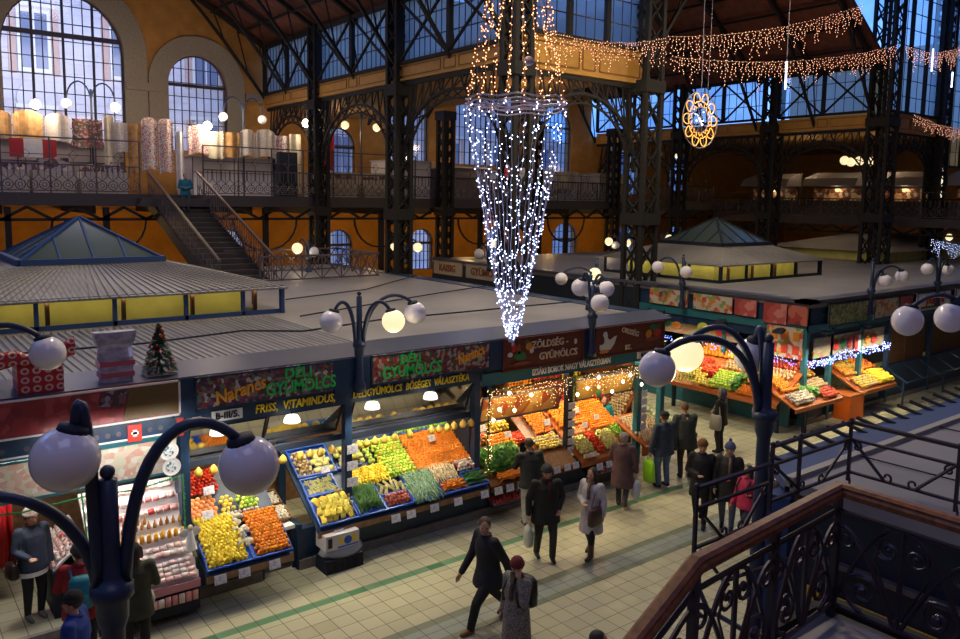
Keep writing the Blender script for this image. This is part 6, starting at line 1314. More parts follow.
# --- foreground stair landing and railing
LX, LY, LZ = 5.72, 2.90, 3.28
landing = thing('stair_landing', 'grey tiled stair landing enclosed by the wooden handrail', 'stairs', (0,0,0))
MB().box((3.8,1.2,LZ-.2),(5.85,3.0,LZ)).obj('slab', mat('landing_tiles', (.24,.23,.26), .5, var=.2, vs=4), landing)
MB().box((3.8,2.98,LZ-.35),(5.87,3.05,LZ+.08)).box((5.8,1.2,LZ-.35),(5.87,3.0,LZ+.08)).obj('kerb', iron, landing)
st = MB()
for i in range(18): st.box((3.8-.3*(i+1),1.2,LZ-.18*(i+1)-.05),(3.8-.3*i,2.95,LZ-.18*(i+1)))
st.obj('tread', iron, landing); MB().hexa([(3.8,2.9,LZ-.35),(3.8,3.0,LZ-.35),(-1.6,3.0,-.0),(-1.6,2.9,-.0),(3.8,2.9,LZ+.05),(3.8,3.0,LZ+.05),(-1.6,3.0,.3),(-1.6,2.9,.3)]).obj('stringer', iron, landing)
MB().box((5.3,1.2,0),(5.45,1.35,LZ-.2)).box((5.3,2.8,0),(5.45,2.95,LZ-.2)).obj('support', iron, landing)
A = None
rail = thing('stair_railing', 'scrolled iron stair railing with brown wooden handrail in the right foreground', 'railing', (0,0,0))
def spiral(c, ux, r0, turns, a0, dirn, n_=22, r_end=.02):
    """flat scroll; ux = horizontal unit vector of the panel"""
    o = []
    for i in range(n_+1):
        s = i/n_; a = a0+dirn*turns*2*PI*s; r_ = r0*(1-s)+r_end*s
        o.append((c[0]+ux[0]*r_*math.cos(a), c[1]+ux[1]*r_*math.cos(a), c[2]+r_*math.sin(a)))
    return o
fw = mat('foreground_iron', (.055,.045,.065), .4, .5)
def panel(p0, p1, h0, h1, mb, dens=1):
    """ornate bay between two post feet p0->p1 with top clearance"""
    p0, p1 = Vector(p0), Vector(p1); d = p1-p0; Ln = Vector((d.x,d.y,0)).length; u_ = Vector((d.x,d.y,0)).normalized(); slope = d.z/Ln
    P = lambda s, z: tuple(p0+u_*(s*Ln)+Vector((0,0,z+slope*s*Ln)))
    H = h1-h0; m_ = .5
    mb.tube([P(0,h1),P(1,h1)],.02,6); mb.tube([P(0,h0),P(1,h0)],.02,6)
    mb.tube([P(m_,h0),P(m_,h1)],.02,5)
    for sg in (-1,1):
        q = lambda s: m_+sg*s
        # big arch strap
        mb.tube([P(q(.02),h0)]+[P(q(.02+.46*(i/10)), h0+H*math.sin(PI*i/10*.5)*.86) for i in range(11)],.018,5)
        mb.tube([P(q(.5-.46*(i/10)), h0+H*.98*math.sin(PI*.5*i/10)) for i in range(11)],.018,5)
        # lower scroll
        c = P(q(.27),h0+H*.26); mb.tube(spiral(c,u_*sg,H*.22,1.6,-PI/2,1),.017,5); mb.sph(c,.036,8,6,(1,1,1))
        c = P(q(.10),h0+H*.76); mb.tube(spiral(c,u_*sg,H*.13,1.3,PI/2,-1),.015,5); mb.sph(c,.02,8,6)
        c = P(q(.42),h0+H*.72); mb.tube(spiral(c,u_*sg,H*.10,1.2,PI/2,1),.014,5)
        mb.tube([P(q(.02),h0+H*.1),P(q(.2),h0+H*.62),P(q(.12),h0+H*.95)],.010,5)
A = Vector((3.8,2.77,LZ)); Bc = Vector((LX,LY+.02,LZ)); E_ = Vector((LX,1.2,LZ)); S0 = Vector((-.5,2.6,LZ-.53*4.3))
hr = MB()
def handrail(mb, pts, w_=.055, h=.045):
    pts = [Vector(p) for p in pts]; prof = [(-w_,-h),(w_,-h),(w_*1.05,-h*.2),(w_*.8,h*.2),(w_*.9,h*.6),(w_*.5,h),(-w_*.5,h),(-w_*.9,h*.6),(-w_*.8,h*.2),(-w_*1.05,-h*.2)]
    rings = []
    for i, p in enumerate(pts):
        d0 = (pts[i]-pts[i-1]).normalized() if i else (pts[1]-pts[0]).normalized(); d1 = (pts[i+1]-pts[i]).normalized() if i < len(pts)-1 else d0
        s0 = d0.cross(Vector((0,0,1))).normalized(); s1 = d1.cross(Vector((0,0,1))).normalized(); sd = (s0+s1); sd = sd/ max(.2, sd.length**2/2) if sd.length > .1 else s0
        rings.append([p+sd*a+Vector((0,0,c_)) for a, c_ in prof])
    mb.loft(rings)
handrail(hr, [S0+Vector((0,0,1.01)), A+Vector((0,0,1.01)), Bc+Vector((0,0,1.01)), E_+Vector((0,0,1.01))])
hr.obj('handrail', mat('handrail_wood', (.28,.095,.035), .4, var=.5, vs=20), rail)
for p in (A, Bc, (A+Bc)/2, Vector((LX,1.95,LZ)), Vector((1.9,2.69,LZ-1.0))):
    MB().box((p[0]-.026,p[1]-.026,p[2]),(p[0]+.026,p[1]+.026,p[2]+.98)).sph((p[0],p[1],p[2]+.8),.035,8,6).obj('post', fw, rail)
for a, b2 in ((A,(A+Bc)/2),((A+Bc)/2,Bc),(Bc,Vector((LX,1.95,LZ))),(Vector((LX,1.95,LZ)),E_),(Vector((1.9,2.69,LZ-1.0)),A),(S0,Vector((1.9,2.69,LZ-1.0)))):
    mb = MB(); panel(a, b2, .10, .84, mb); mb.obj('scrollwork', fw, rail)
# thinner guard rail standing at the edge of the kiosk roof
gr = thing('guard_railing', 'thin dark iron guard rail with diagonal braces and curled feet behind the wooden handrail', 'railing', (0,0,0))
G0, Gm, G1, G2 = Vector((5.80,4.25,3.21)), Vector((6.98,4.25,3.38)), Vector((8.5,4.25,3.38)), Vector((8.5,1.5,3.38)); 
def gbay(a, b2, mb):
    T_ = Vector((0,0,.66)); T2 = Vector((0,0,.47)); T1 = Vector((0,0,.1)); mb.tube([a+T_,b2+T_],.026,6); mb.tube([a+T2,b2+T2],.02,5); mb.tube([a+T1,b2+T1],.02,5)
    d = (b2-a); u_ = Vector((d.x,d.y,0)).normalized()
    q1, q2 = a+d*.36, a+d*.64
    mb.tube([a+T2+u_*.02, q1+T1+u_*.0],.018,5); mb.tube([b2+T2-u_*.02, q2+T1],.018,5)
    for q, s in ((q1,1),(q2,-1)): mb.tube(spiral(q+T1+Vector((0,0,.05))+u_*s*.02,u_*s,.055,.8,-PI/2,1,12),.013,5)
    for q, s in ((a,1),(b2,-1)): mb.tube(spiral(q+T2+Vector((0,0,-.07))+u_*s*.08,u_*s,.055,.8,PI/2,-1,12),.013,5)
for a, b2 in ((G0,Gm-Vector((.03,0,.17))),(Gm,G1),(G1,G1.lerp(G2,.4)),(G1.lerp(G2,.4),G1.lerp(G2,.8))):
    mb = MB(); gbay(a, b2, mb); mb.obj('brace_panel', fw, gr)
for p in (G0,Gm,Gm+Vector((.5,0,0)),G1,G1.lerp(G2,.4),G1.lerp(G2,.8)):
    MB().tube([p+Vector((0,0,.0)),p+Vector((0,0,.68))],.022,4).tube([p+Vector((0,0,.1)),p+Vector((-.02,-.03,0)),p+Vector((-.08,-.05,-.05)),p+Vector((-.1,-.05,-.12))],.014,5).sph(p+Vector((0,0,.68)),.028,8,6).obj('post', fw, gr)
MB().tube([G0+Vector((0,0,.05)),G0+Vector((-.08,-.1,.03)),G0+Vector((-.22,-.2,-.08)),G0+Vector((-.25,-.35,-.25)),G0+Vector((-.15,-.8,-.35)),(5.6,3.05,LZ-.1)],.022,6).obj('bracket', fw, gr)
MB().tube([G0+Vector((.1,0,.06)),(6.2,4.2,2.9),(8.12,4.3,2.7)],.02,5).obj('support_stay', fw, gr)
# ============================================================ GALLERY LEVEL, STAIR
def balustrade(axis, c, u0, u1, z, label, h=1.0, top=1.95, bay=1.5, parent_name='iron_balustrade'):
    P = (lambda u, zz, d=0: (c+d, u, zz)) if axis == 'X' else (lambda u, zz, d=0: (u, c+d, zz))
    t = thing(parent_name, label, 'balustrade', (0,0,0)); n_ = max(1, round((u1-u0)/bay)); b_ = (u1-u0)/n_
    r_ = MB(); r_.bar(P(u0,z+h),P(u1,z+h),.05); r_.bar(P(u0,z+.08),P(u1,z+.08),.04); r_.bar(P(u0,z+h*1.35),P(u1,z+h*1.35),.025)
    if top: r_.bar(P(u0,z+top),P(u1,z+top),.05)
    r_.obj('rail', iron_v, t)
    s_ = MB(); pm_ = MB().bar(P(0,z),P(0,z+(top or h)),.05).mesh('post', iron_v)
    for i in range(n_+1):
        o = bpy.data.objects.new('post', pm_); COL.objects.link(o); o.parent = t; o.location = (0,u0+b_*i,0) if axis == 'X' else (u0+b_*i,0,0)
    for i in range(n_):
        a = u0+b_*i
        for q in range(4):
            cu = a+b_*(q+.5)/4; rr_ = b_/8*.9
            s_.tube([P(cu+rr_*math.cos(w_), z+.12+rr_+rr_*math.sin(w_)) for w_ in [2*PI*k_/8 for k_ in range(9)]], .022, 3)
            s_.tube([P(cu+rr_*.45*math.cos(w_), z+.12+rr_+rr_*.45*math.sin(w_)) for w_ in [2*PI*k_/6 for k_ in range(7)]], .018, 3)
            s_.tube([P(cu-rr_,z+h),P(cu-rr_,z+h*.62),P(cu,z+h*.45),P(cu+rr_,z+h*.62),P(cu+rr_,z+h)], .018, 3)
            s_.bar(P(cu,z+.1+2*rr_),P(cu,z+h),.02)
        m_ = a+b_/2
        if top: s_.tube([P(m_-.16,z+h*1.35),P(m_,z+h*1.5),P(m_+.16,z+h*1.35),P(m_,z+h*1.2),P(m_-.16,z+h*1.35)], .014, 3); s_.bar(P(m_,z+h),P(m_,z+h*1.2),.02)
    s_.obj('scrollwork', iron_v, t); return t
balustrade('Y',32.05,-5,8.6,6.4,'ornate iron gallery balustrade left of the stair')
balustrade('Y',32.05,11.0,21,6.4,'ornate iron gallery balustrade between the stair and the light cone')
balustrade('Y',32.05,21,44,6.4,'ornate iron gallery balustrade right of the light cone',top=1.0)
balustrade('X',44.05,10,32,5.75,'dark gallery balustrade at the far right end of the hall',top=1.0,bay=1.8)
# stair
t = thing('gallery_staircase', 'iron staircase climbing to the gallery behind the left lantern roof', 'staircase', (0,0,0))
tr_ = MB(); nst = 18; z0, y0 = 6.2, 32.6; dy, dzs = .42, .165
x0_, x1_ = 9.05, 10.95
for i in range(nst):
    y = y0-dy*i; z = z0-dzs*i; tr_.box((x0_,y-dy,z-.04),(x1_,y,z)); tr_.box((x0_,y-.03,z-.04),(x1_,y,z+dzs-.04))
tr_.obj('treads', mat('dark_stair', (.035,.030,.035), .6), t)
ye, ze = y0-dy*nst, z0-dzs*nst
for x in (x0_, x1_):
    MB().hexa([(x-.04,y0,z0-.35),(x+.04,y0,z0-.35),(x+.04,ye,ze-.35),(x-.04,ye,ze-.35),(x-.04,y0,z0+.1),(x+.04,y0,z0+.1),(x+.04,ye,ze+.1),(x-.04,ye,ze+.1)]).obj('stringer', iron, t)
    MB().bar((x,y0,z0+1.1),(x,ye,ze+1.1),.08).obj('handrail', mat('worn_rail', (.14,.085,.07), .5), t)
    bl_ = MB()
    for i in range(nst*2+1):
        s = i/(nst*2); y = y0+(ye-y0)*s; z = z0+(ze-z0)*s; bl_.bar((x,y,z),(x,y,z+1.08),.022)
        if i % 2 == 0 and i < nst*2: bl_.tube([(x,y+.0-.3*q/8,z-.12*q/8+.35+.28*math.sin(PI*q/4)) for q in range(9)],.013,3); bl_.bar((x,y,z+.1),(x,y-.42,z+.8-.165),.018)
    bl_.obj('balusters', iron_v, t)
MB().box((x0_-.6,31.2,5.95),(x1_+.1,33.4,6.25)).obj('top_landing', slabm, t)
# textile and souvenir stalls along the gallery
lace = patch('lace_cloth', [(.62,.55,.48),(.52,.46,.40),(.66,.60,.55),(.40,.32,.28)], 60, .8)
lace2 = patch('embroidered_cloth', [(.62,.56,.52),(.35,.08,.09),(.60,.55,.50),(.45,.15,.14),(.62,.58,.52)], 34, .8)
lace3 = patch('flower_cloth', [(.16,.08,.07),(.45,.12,.12),(.10,.14,.07),(.5,.35,.3),(.2,.08,.06)], 16, .8)
tan = mat('tan_cloth', (.50,.27,.10), .8, var=.4, vs=6); cream_c = mat('cream_cloth', (.60,.52,.38), .8, var=.2, vs=5); white_c = mat('white_cloth', (.66,.62,.62), .8, var=.15, vs=4); redc = mat('red_cloth2', (.38,.02,.03), .8)
def cloth(x0, x1, z0, z1, y, m_, label, scallop=False, nm='hanging_cloth'):
    q = MB(); n_ = 10; t_ = []
    for i in range(n_+1):
        s = i/n_; t_.append((x0+(x1-x0)*s, y+.05*math.sin(s*9), z0+(.10*abs(math.sin(s*PI)) if scallop else .02*math.sin(s*12))))
    for i in range(n_):
        a, b2 = t_[i], t_[i+1]; zt_ = (lambda s: z1+(.35*math.sqrt(max(0,.25-(s-.5)**2)) if scallop else 0)); q.slab([(a[0],a[1],a[2]),(b2[0],b2[1],b2[2]),(b2[0],b2[1],zt_((i+1)/n_)),(a[0],a[1],zt_(i/n_))],.015)
    return tag(q.obj(nm, m_, smooth=False), label, 'cloth')
cl_ = [(3.6,4.6,8.3,9.1,tan,'tan scalloped cloth at the far left of the gallery',True),(4.65,5.6,8.25,9.15,tan,'golden brown round cloth under the glaring bulb',True),(5.65,6.5,8.2,9.1,lace,'white lace round cloth left of the flower cloth',True),(6.55,7.6,8.1,9.15,lace3,'dark flowered cloth below the gallery lamp',False),(7.65,8.0,7.4,9.3,cream_c,'narrow cream cloth right of the flowered cloth',False),(8.0,8.5,8.0,9.1,lace,'short lace cloth near the stair',False),(8.5,9.0,7.2,9.1,tan,'long tan cloth beside the stair head',False),(9.0,9.6,7.3,9.2,lace2,'red embroidered cloth at the stair head',True),(9.65,10.2,7.2,9.2,lace2,'second red embroidered cloth right of the stair head',True),(10.3,10.6,6.6,8.9,white_c,'tall narrow white cloth at the stair head',False),(10.8,11.6,8.0,9.05,lace2,'red and white cloth left of the bulb at the small window',True),(11.6,12.2,7.9,9.0,cream_c,'glowing cream cloth under the bulb at the small window',False),(12.25,12.9,8.0,9.0,tan,'brown checked cloth on the second cloth row',False),(12.95,13.6,8.0,9.0,lace,'grey lace cloth on the second cloth row',True),(13.65,14.5,8.0,9.05,lace,'arched lace cloth on the second cloth row',True),(14.5,15.1,7.8,9.0,lace2,'patterned cloth at the end of the second cloth row',False),(15.15,15.7,6.6,9.1,cream_c,'long cream cloth beside the leftmost column',False),
       (27.5,28.1,7.4,8.3,redc,'red cloth under the orange bulb right of the light cone',False),(28.2,28.8,7.3,8.3,lace3,'dark garment beside the red cloth',False),(28.9,31.6,7.0,8.15,white_c,'white hanging cloth on the gallery right of the light cone',False),(31.8,33.5,7.1,8.05,lace,'grey lace cloth left of the big lattice column',False),(17.1,17.7,7.6,9.3,redc,'red cloth between the two left columns',False)]
for x0, x1, z0, z1, m_, lb, sc_ in cl_: cloth(x0,x1,z0,z1,33.1 if x0 < 16 else 33.8,m_,lb,sc_)
# hungarian flag like textile
t = thing('striped_textile', 'red and white striped textile hanging at the left of the gallery', 'cloth', (5.2,32.8,7.65)); MB().box((-.75,0,0),(-.3,.02,.65)).obj('red_stripe', redc, t); MB().box((.3,0,0),(.75,.02,.65)).obj('red_stripe', redc, t); MB().box((-.3,0,0),(.3,.02,.65)).obj('white_stripe', white_c, t)
# counters and white stall boxes
def booth(x0, x1, y0, y1, z1, m_, label, roof=None):
    t = thing('gallery_booth', label, 'stall', ((x0+x1)/2,(y0+y1)/2,6.4)); w_, d = (x1-x0)/2, (y1-y0)/2; h = z1-6.4
    MB().box((-w_,-d,0),(w_,d,h)).obj('walls', m_, t); q = MB(); n_ = max(2,int(w_*2/1.2))
    for i in range(n_+1): x = -w_+2*w_*i/n_; q.box((x-.02,-d-.02,0),(x+.02,-d,h))
    q.box((-w_,-d-.02,h*.6),(w_,-d,h*.6+.03)); q.obj('panel_joint', iron_v, t)
    MB().box((-w_-.08,-d-.12,h),(w_+.08,d,h+.07)).obj('roof', roof or mat('booth_roof', (.42,.40,.42), .6), t); return t
booth(3.6,8.5,33.7,35.5,8.3,mat('booth_lilac',(.50,.46,.50),.7),'pale lilac booth behind the souvenir tables left of the stair')
booth(-4,3.5,33.6,35.5,8.3,mat('booth_grey',(.35,.32,.34),.7),'grey booth at the left edge of the gallery')
booth(11.1,14.6,33.6,35.6,7.95,mat('booth_white',(.62,.58,.60),.6),'long white booth on the gallery right of the stair')
booth(17.2,20.6,34.2,36,7.5,mat('booth_cream',(.55,.48,.36),.6),'cream counter booth between the two left columns')
booth(20.9,23.2,34,36,8.2,mat('booth_white',(.62,.58,.60),.6),'white booth behind the tall column left of the light cone')
booth(24.5,27,34,36,8.0,mat('booth_dark',(.10,.07,.06),.6),'dark booth just behind the light cone')
booth(28,34.5,34.6,36.4,7.9,mat('booth_white',(.62,.58,.60),.6),'long pale booth right of the light cone')
booth(35.5,37.8,34,36,8.0,mat('booth_cream',(.55,.48,.36),.6),'cream booth behind the big lattice column')
t = thing('dark_cupboard', 'black cabinet on the gallery beside the white booth', 'cabinet', (15.0,33.2,6.4)); MB().box((-.42,-.3,0),(.42,.3,1.9)).obj('body', navy_dk, t); MB().box((-.01,-.32,.05),(.01,-.3,1.85)).obj('door_gap', iron_v, t)
goods = patch('souvenir_goods', [(.50,.42,.42),(.10,.06,.06),(.45,.38,.38),(.18,.08,.09),(.35,.30,.36),(.06,.04,.05)], 7, .7)
for x0, x1, z1, lb in ((3.6,5.0,7.5,'leftmost'),(5.1,6.4,7.7,'second'),(6.7,8.3,7.6,'third, next to the stair'),(16.6,18.2,7.5,'below the lit globes'),(18.6,20.8,7.4,'left of the tall column')):
    t = thing('souvenir_table', 'gallery table heaped with souvenirs behind the balustrade, %s' % lb, 'table', ((x0+x1)/2,33,6.4)); MB().box((-(x1-x0)/2,-.4,0),((x1-x0)/2,.4,.8)).obj('table', lace, t)
    q = MB()
    for i in range(26): a = R.uniform(-(x1-x0)/2,(x1-x0)/2-.1); q.box((a,-.3+R.random()*.4,.8),(a+R.uniform(.06,.2),.3,.8+R.uniform(.1,z1-7.2)))
    q.obj('goods', goods, t)['kind'] = 'stuff'
# far right gallery food stalls
blindm = mat('grey_awning', (.20,.18,.20), .6)
lit_g = patch('lit_goods', [(.9,.45,.15),(.5,.12,.05),(.15,.06,.03),(.9,.7,.4),(.2,.1,.06)], 5, .5)
for i, (y0, y1, lb) in enumerate([(30.8,27.6,'left of the right arch'),(26.6,23.3,'in the middle of the right arch'),(22.5,19.6,'right of the middle one'),(18.6,14.5,'at the right edge')]):
    t = thing('food_stall', 'food stall with grey awning on the far gallery, %s' % lb, 'stall', (46.0,(y0+y1)/2,5.75)); w_ = abs(y0-y1)/2
    MB().box((-.5,-w_,0),(.8,w_,.9)).obj('counter', mat('stall_dark', (.05,.035,.03), .6), t); MB().box((.3,-w_*.9,.9),(.7,w_*.9,1.6)).obj('lit_goods', lit_g, t); MB().hexa([(-.9,-w_,1.75),(.8,-w_,1.75),(.8,w_,1.75),(-.9,w_,1.75),(-.6,-w_,2.2),(.8,-w_,2.55),(.8,w_,2.55),(-.6,w_,2.2)]).obj('awning', blindm, t)
    MB().box((.8,-w_,0),(.9,w_,2.6)).obj('back_panel', mat('stall_dark', (.05,.035,.03), .6), t)
    lamp('POINT', (46.1,(y0+y1)/2,7.35), 10, (1,.75,.5), .2, None, 'stall_light')
lit_w = mat('lit_shop_front', (1,.9,.75), .5, es=1.1, ecol=(1,.85,.65))
for y, w_, z, lb in ((29.5,1.0,7.2,'lit white shop board behind the wreath light'),(31.2,.5,8.2,'lit shop window left of the wreath light'),(20.2,.35,6.9,'lit white doorway right of the massive column')):
    t = thing('lit_sign', lb, 'sign', (48.2,y,z)); MB().box((0,-w_,0),(.05,w_,.25 if z > 7 else 1.6)).obj('panel', lit_w, t)
# ============================================================ CHRISTMAS LIGHTS
warm_b = mat('warm_bulb', (1,.8,.5), .3, es=4.5, ecol=(1,.38,.17)); cool_b = mat('cool_bulb', (.8,.85,1), .3, es=9, ecol=(.50,.58,1)); pink_b = mat('peach_bulb', (1,.8,.6), .3, es=3.2, ecol=(1,.42,.25))
wire = mat('pale_wire', (.35,.33,.42), .4); wire_w = mat('warm_wire', (.30,.20,.12), .5)
def octa(mb, p, r_): 
    p = Vector(p); mb.add([p+Vector(d)*r_ for d in ((1,0,0),(-1,0,0),(0,1,0),(0,-1,0),(0,0,1),(0,0,-1))], [(0,2,4),(2,1,4),(1,3,4),(3,0,4),(2,0,5),(1,2,5),(3,1,5),(0,3,5)])
cx_, cy_ = 7.60, 8.98
t = thing('light_cone', 'tall hanging cone of warm and blue-white string lights', 'light decoration', (cx_,cy_,0))
RZ, RR, TZ = 7.76, .72, 4.30
rg_ = MB()
for dz in (0,-.06,.06): rg_.tube([(RR*math.cos(2*PI*i/36),RR*math.sin(2*PI*i/36),RZ+dz+.02*math.sin(5*i)) for i in range(37)],.012,5)
for i in range(6): rg_.tube([(RR*math.cos(a),RR*math.sin(a),RZ) for a in (2*PI*i/6+.2, 2*PI*i/6+2.3)],.01,4)
rg_.obj('hoop', wire, t)
N = 22; lo = MB(); up_ = MB(); lb_ = MB(); ub_ = MB()
for i in range(N):
    a = 2*PI*i/N+.1
    q = []
    for j in range(25):
        s = j/24; z = RZ+(TZ-RZ)*s; rr_ = RR*(1-s)**.85*(1-.05*math.sin(PI*s))+.03
        if s > .0: pass
        q.append(Vector((rr_*math.cos(a)+R.uniform(-.012,.012), rr_*math.sin(a)+R.uniform(-.012,.012), z)))
    lo.tube(q,.0045,3)
    for j in range(38):
        s = R.random()*.985; k_ = min(23,int(s*24)); p = q[k_].lerp(q[k_+1], s*24-k_); octa(lb_, p+Vector((R.uniform(-.03,.03),R.uniform(-.03,.03),0)), .0105)
for i in range(18):
    a = 2*PI*i/18; q = []
    for j in range(25):
        s = j/24; z = RZ+s*3.5; rr_ = RR*(1-s)**.95*.98+.05*s
        q.append(Vector((rr_*math.cos(a)+R.uniform(-.012,.012), rr_*math.sin(a)+R.uniform(-.012,.012), z)))
    up_.tube(q,.0045,3)
    for j in range(52):
        s = R.random(); k_ = min(23,int(s*24)); p = q[k_].lerp(q[k_+1], s*24-k_); octa(ub_, p+Vector((R.uniform(-.03,.03),R.uniform(-.03,.03),0)), .0115)
lo.obj('lower_strings', wire, t); up_.obj('upper_strings', wire_w, t)
lb_.obj('blue_white_bulbs', cool_b, t)['kind'] = 'stuff'; ub_.obj('warm_bulbs', warm_b, t)['kind'] = 'stuff'
MB().tube([(0,0,11.2),(0,0,22.6)],.012,5).obj('suspension_cable', iron, t)
MB().sph((.05,-.2,8.35),.07,10,8).obj('sensor_ball', wire, t)
lamp('POINT',(cx_,cy_,6.2),22,(.55,.62,1),.5,None,'cone_light'); lamp('POINT',(cx_,cy_,8.8),22,(1,.65,.4),.5,None,'cone_light')
def icicle(p0, p1, sag, label, m_=pink_b, drop=(.15,.6), n_=60, br=.022, spread=.05):
    t = thing('icicle_lights', label, 'string lights', (0,0,0)); p0, p1 = Vector(p0), Vector(p1); P = lambda s: p0.lerp(p1, s)-Vector((0,0,sag*4*s*(1-s)))
    w_ = MB(); b_ = MB(); w_.tube([P(i/30) for i in range(31)],.012,4)
    for i in range(n_):
        s = (i+.5)/n_; p = P(s); d = R.uniform(*drop)*(.5+.5*abs(math.sin(i*1.3))); q = [p]; z = 0
        while z < d: z += .09; q.append(p+Vector((R.uniform(-spread,spread),R.uniform(-spread,spread),-z)))
        w_.tube(q,.005,3)
        for c_ in q: octa(b_, c_+Vector((R.uniform(-.02,.02),0,R.uniform(-.03,.03))), br)
    w_.obj('wire', wire_w, t); b_.obj('bulbs', m_, t)['kind'] = 'stuff'; return t
icicle((22.0,18.2,11.95),(34.9,18.2,15.0),.35,'upper swag of warm icicle lights under the red roof',drop=(.3,1.1),n_=62,br=.017)
icicle((22.3,18.1,11.3),(38.2,18.2,13.7),.4,'lower swag of warm icicle lights under the red roof',drop=(.25,1.0),n_=74,br=.017)
icicle((38.6,18.0,13.7),(47,18.3,15.2),.5,'warm icicle lights at the upper right edge',drop=(.3,1.1),n_=34,br=.019)
icicle((16.6,18.4,11.45),(22.0,18.2,11.9),.25,'icicle lights draped on the yellow corner panel',drop=(.2,1.0),n_=50,br=.015)
icicle((38.8,17.5,10.6),(46.5,17.5,10.4),.25,'short icicle lights in front of the projecting yellow panel at right',drop=(.2,.7),n_=40,br=.016)
icicle((38.0,16,4.95),(44,16,4.4),.1,'icicle lights low at the right edge above the far roof',cool_b,drop=(.2,.7),n_=30,br=.012)
# wreath light
wr = thing('wreath_light', 'round golden snowflake wreath light hanging under the icicle lights', 'light decoration', (23.75,18.0,9.3)); tb = MB(); Rw = .72
gold = mat('golden_light_tube', (1,.6,.15), .3, es=1.5, ecol=(1,.42,.07))
ux = Vector((1,0,0)); uz = Vector((0,0,1))
Rm = lambda r_, a: ux*(r_*math.cos(a))+uz*(r_*math.sin(a))
for i in range(10):
    a = 2*PI*i/10; q = []
    for j in range(13):
        th = 2*PI*j/12; q.append(Rm(.74+.15*math.cos(th)+.06*math.cos(2*th), a+.26*math.sin(th)))
    tb.tube(q,.017,5)
    tb.tube([Rm(.44,a+.1),Rm(.56,a+.32),Rm(.48,a+.52),Rm(.60,a+.62)],.014,5)
tb.obj('light_tube', gold, wr)
fr_ = MB(); fr_.tube([Rm(.98,2*PI*i/32) for i in range(33)],.02,5); fr_.tube([Rm(.45,2*PI*i/24) for i in range(25)],.015,5)
for i in range(5): fr_.tube([Rm(.98,PI*i/5),Rm(-.98,PI*i/5)],.01,4)
fr_.obj('frame', wire, wr); MB().tube([Rm(.98,PI/2)+Vector((0,0,0)),(0,.1,9)],.014,4).tube([Rm(.98,1.2),(.6,.1,9)],.01,4).obj('suspension_cable', wire, wr)
bl = MB()
for i in range(14): octa(bl, Rm(R.uniform(0,.35), R.uniform(0,6.3)), .03)
bl.obj('centre_bulbs', cool_b, wr)['kind'] = 'stuff'
lamp('POINT',(23.97,17.6,9.3),12,(1,.6,.25),.4,None,'wreath_glow')
# falling-star tubes
tube_b = mat('blue_white_tube', (.8,.85,1), .3, es=5, ecol=(.55,.62,1))
for (x,y,z0,z1), lb in (((27.35,17,10.6,11.6),'left, above the middle of the red roof'),((39.1,17,12.5,13.5),'beside the upper right windows'),((41.3,17,12.0,12.7),'nearest the right edge')):
    t = thing('light_tube', 'blue-white hanging light tube, the one '+lb, 'light tube', (x,y,z0)); MB().tube([(0,0,0),(0,0,z1-z0)],.03,8).obj('tube', tube_b, t); MB().tube([(0,0,z1-z0),(0,0,z1-z0+3.0)],.008,4).obj('cable', wire, t)
# fairy lights and greenery on stalls D and E
fir = mat('fir_garland', (.02,.09,.02), .6)
garland([(9.85,12.28,2.62),(10.6,12.26,2.56),(11.4,12.28,2.62),(12.2,12.26,2.58)],'fir garland with warm lights above the orange crates',fir,.09,260,'fir_garland')
garland([(12.3,12.26,2.6),(13.0,12.26,2.56),(13.8,12.26,2.6),(14.4,12.26,2.6)],'fir garland with warm lights under the duck sign',fir,.09,260,'fir_garland')
garland([(9.85,12.26,2.6),(9.8,12.26,1.6),(9.82,12.2,.95)],'fir garland wound with bulbs down the post left of the oranges',fir,.07,260,'fir_garland')
garland([(12.22,12.26,2.6),(12.25,12.26,2.05)],'short fir garland on the dark post above the price strips',fir,.1,400,'fir_garland')
def fairy(boxes, label, m_, n_, br=.008, nm='fairy_lights'):
    t = thing(nm, label, 'string lights', (0,0,0)); b_ = MB(); w_ = MB()
    for (a, b2) in boxes:
        prev = None
        for i in range(n_):
            p = Vector([R.uniform(a[k_],b2[k_]) for k_ in range(3)]); octa(b_, p, br)
            if prev is not None and (p-prev).length < .35: w_.tube([prev,p],.002,3)
            prev = p
    w_.obj('wire', wire_w, t); b_.obj('bulbs', m_, t)['kind'] = 'stuff'; return t
amber = mat('amber_bulb', (1,.7,.3), .3, es=7, ecol=(1,.62,.28))
fairy([((9.76,12.2,.9),(9.92,12.3,2.6))],'cluster of warm fairy lights down the left post of the orange stall',amber,90)
icicle((9.9,12.22,2.6),(12.1,12.22,2.6),.03,'amber icicle lights over the orange crates panel',amber,(.1,.5),40,.0075,.03)
icicle((12.35,12.22,2.6),(14.4,12.22,2.6),.03,'amber icicle lights over the holly panel',amber,(.1,.45),36,.0075,.03)
refl_m = mat('reflection_white', (1,.95,.85), .3, es=6, ecol=(1,.86,.62))  # glowing globes modelled in place of bulb reflections in the panels
for i, (x, z) in enumerate([(10.05,2.2),(10.45,2.12),(10.9,2.38),(9.9,2.0),(10.3,2.5),(12.55,2.3),(12.9,2.5),(13.35,2.12),(13.7,2.3),(13.95,2.42),(14.35,2.15),(12.25,2.2)]):
    t = thing('bulb_reflection', 'white globe modelled as a bulb reflection in front of the golden panels', 'bulb', (x,12.2,z), 0, 'bulb reflections before the golden panels'); MB().sph((0,0,0),.035,10,8,(1,1,1.2)).obj('bulb', refl_m, t, smooth=True)
for x in (10.3,11.2): lamp('POINT',(x,12.1,2.3),7,(1,.62,.25),.15,None,'fairy_glow')
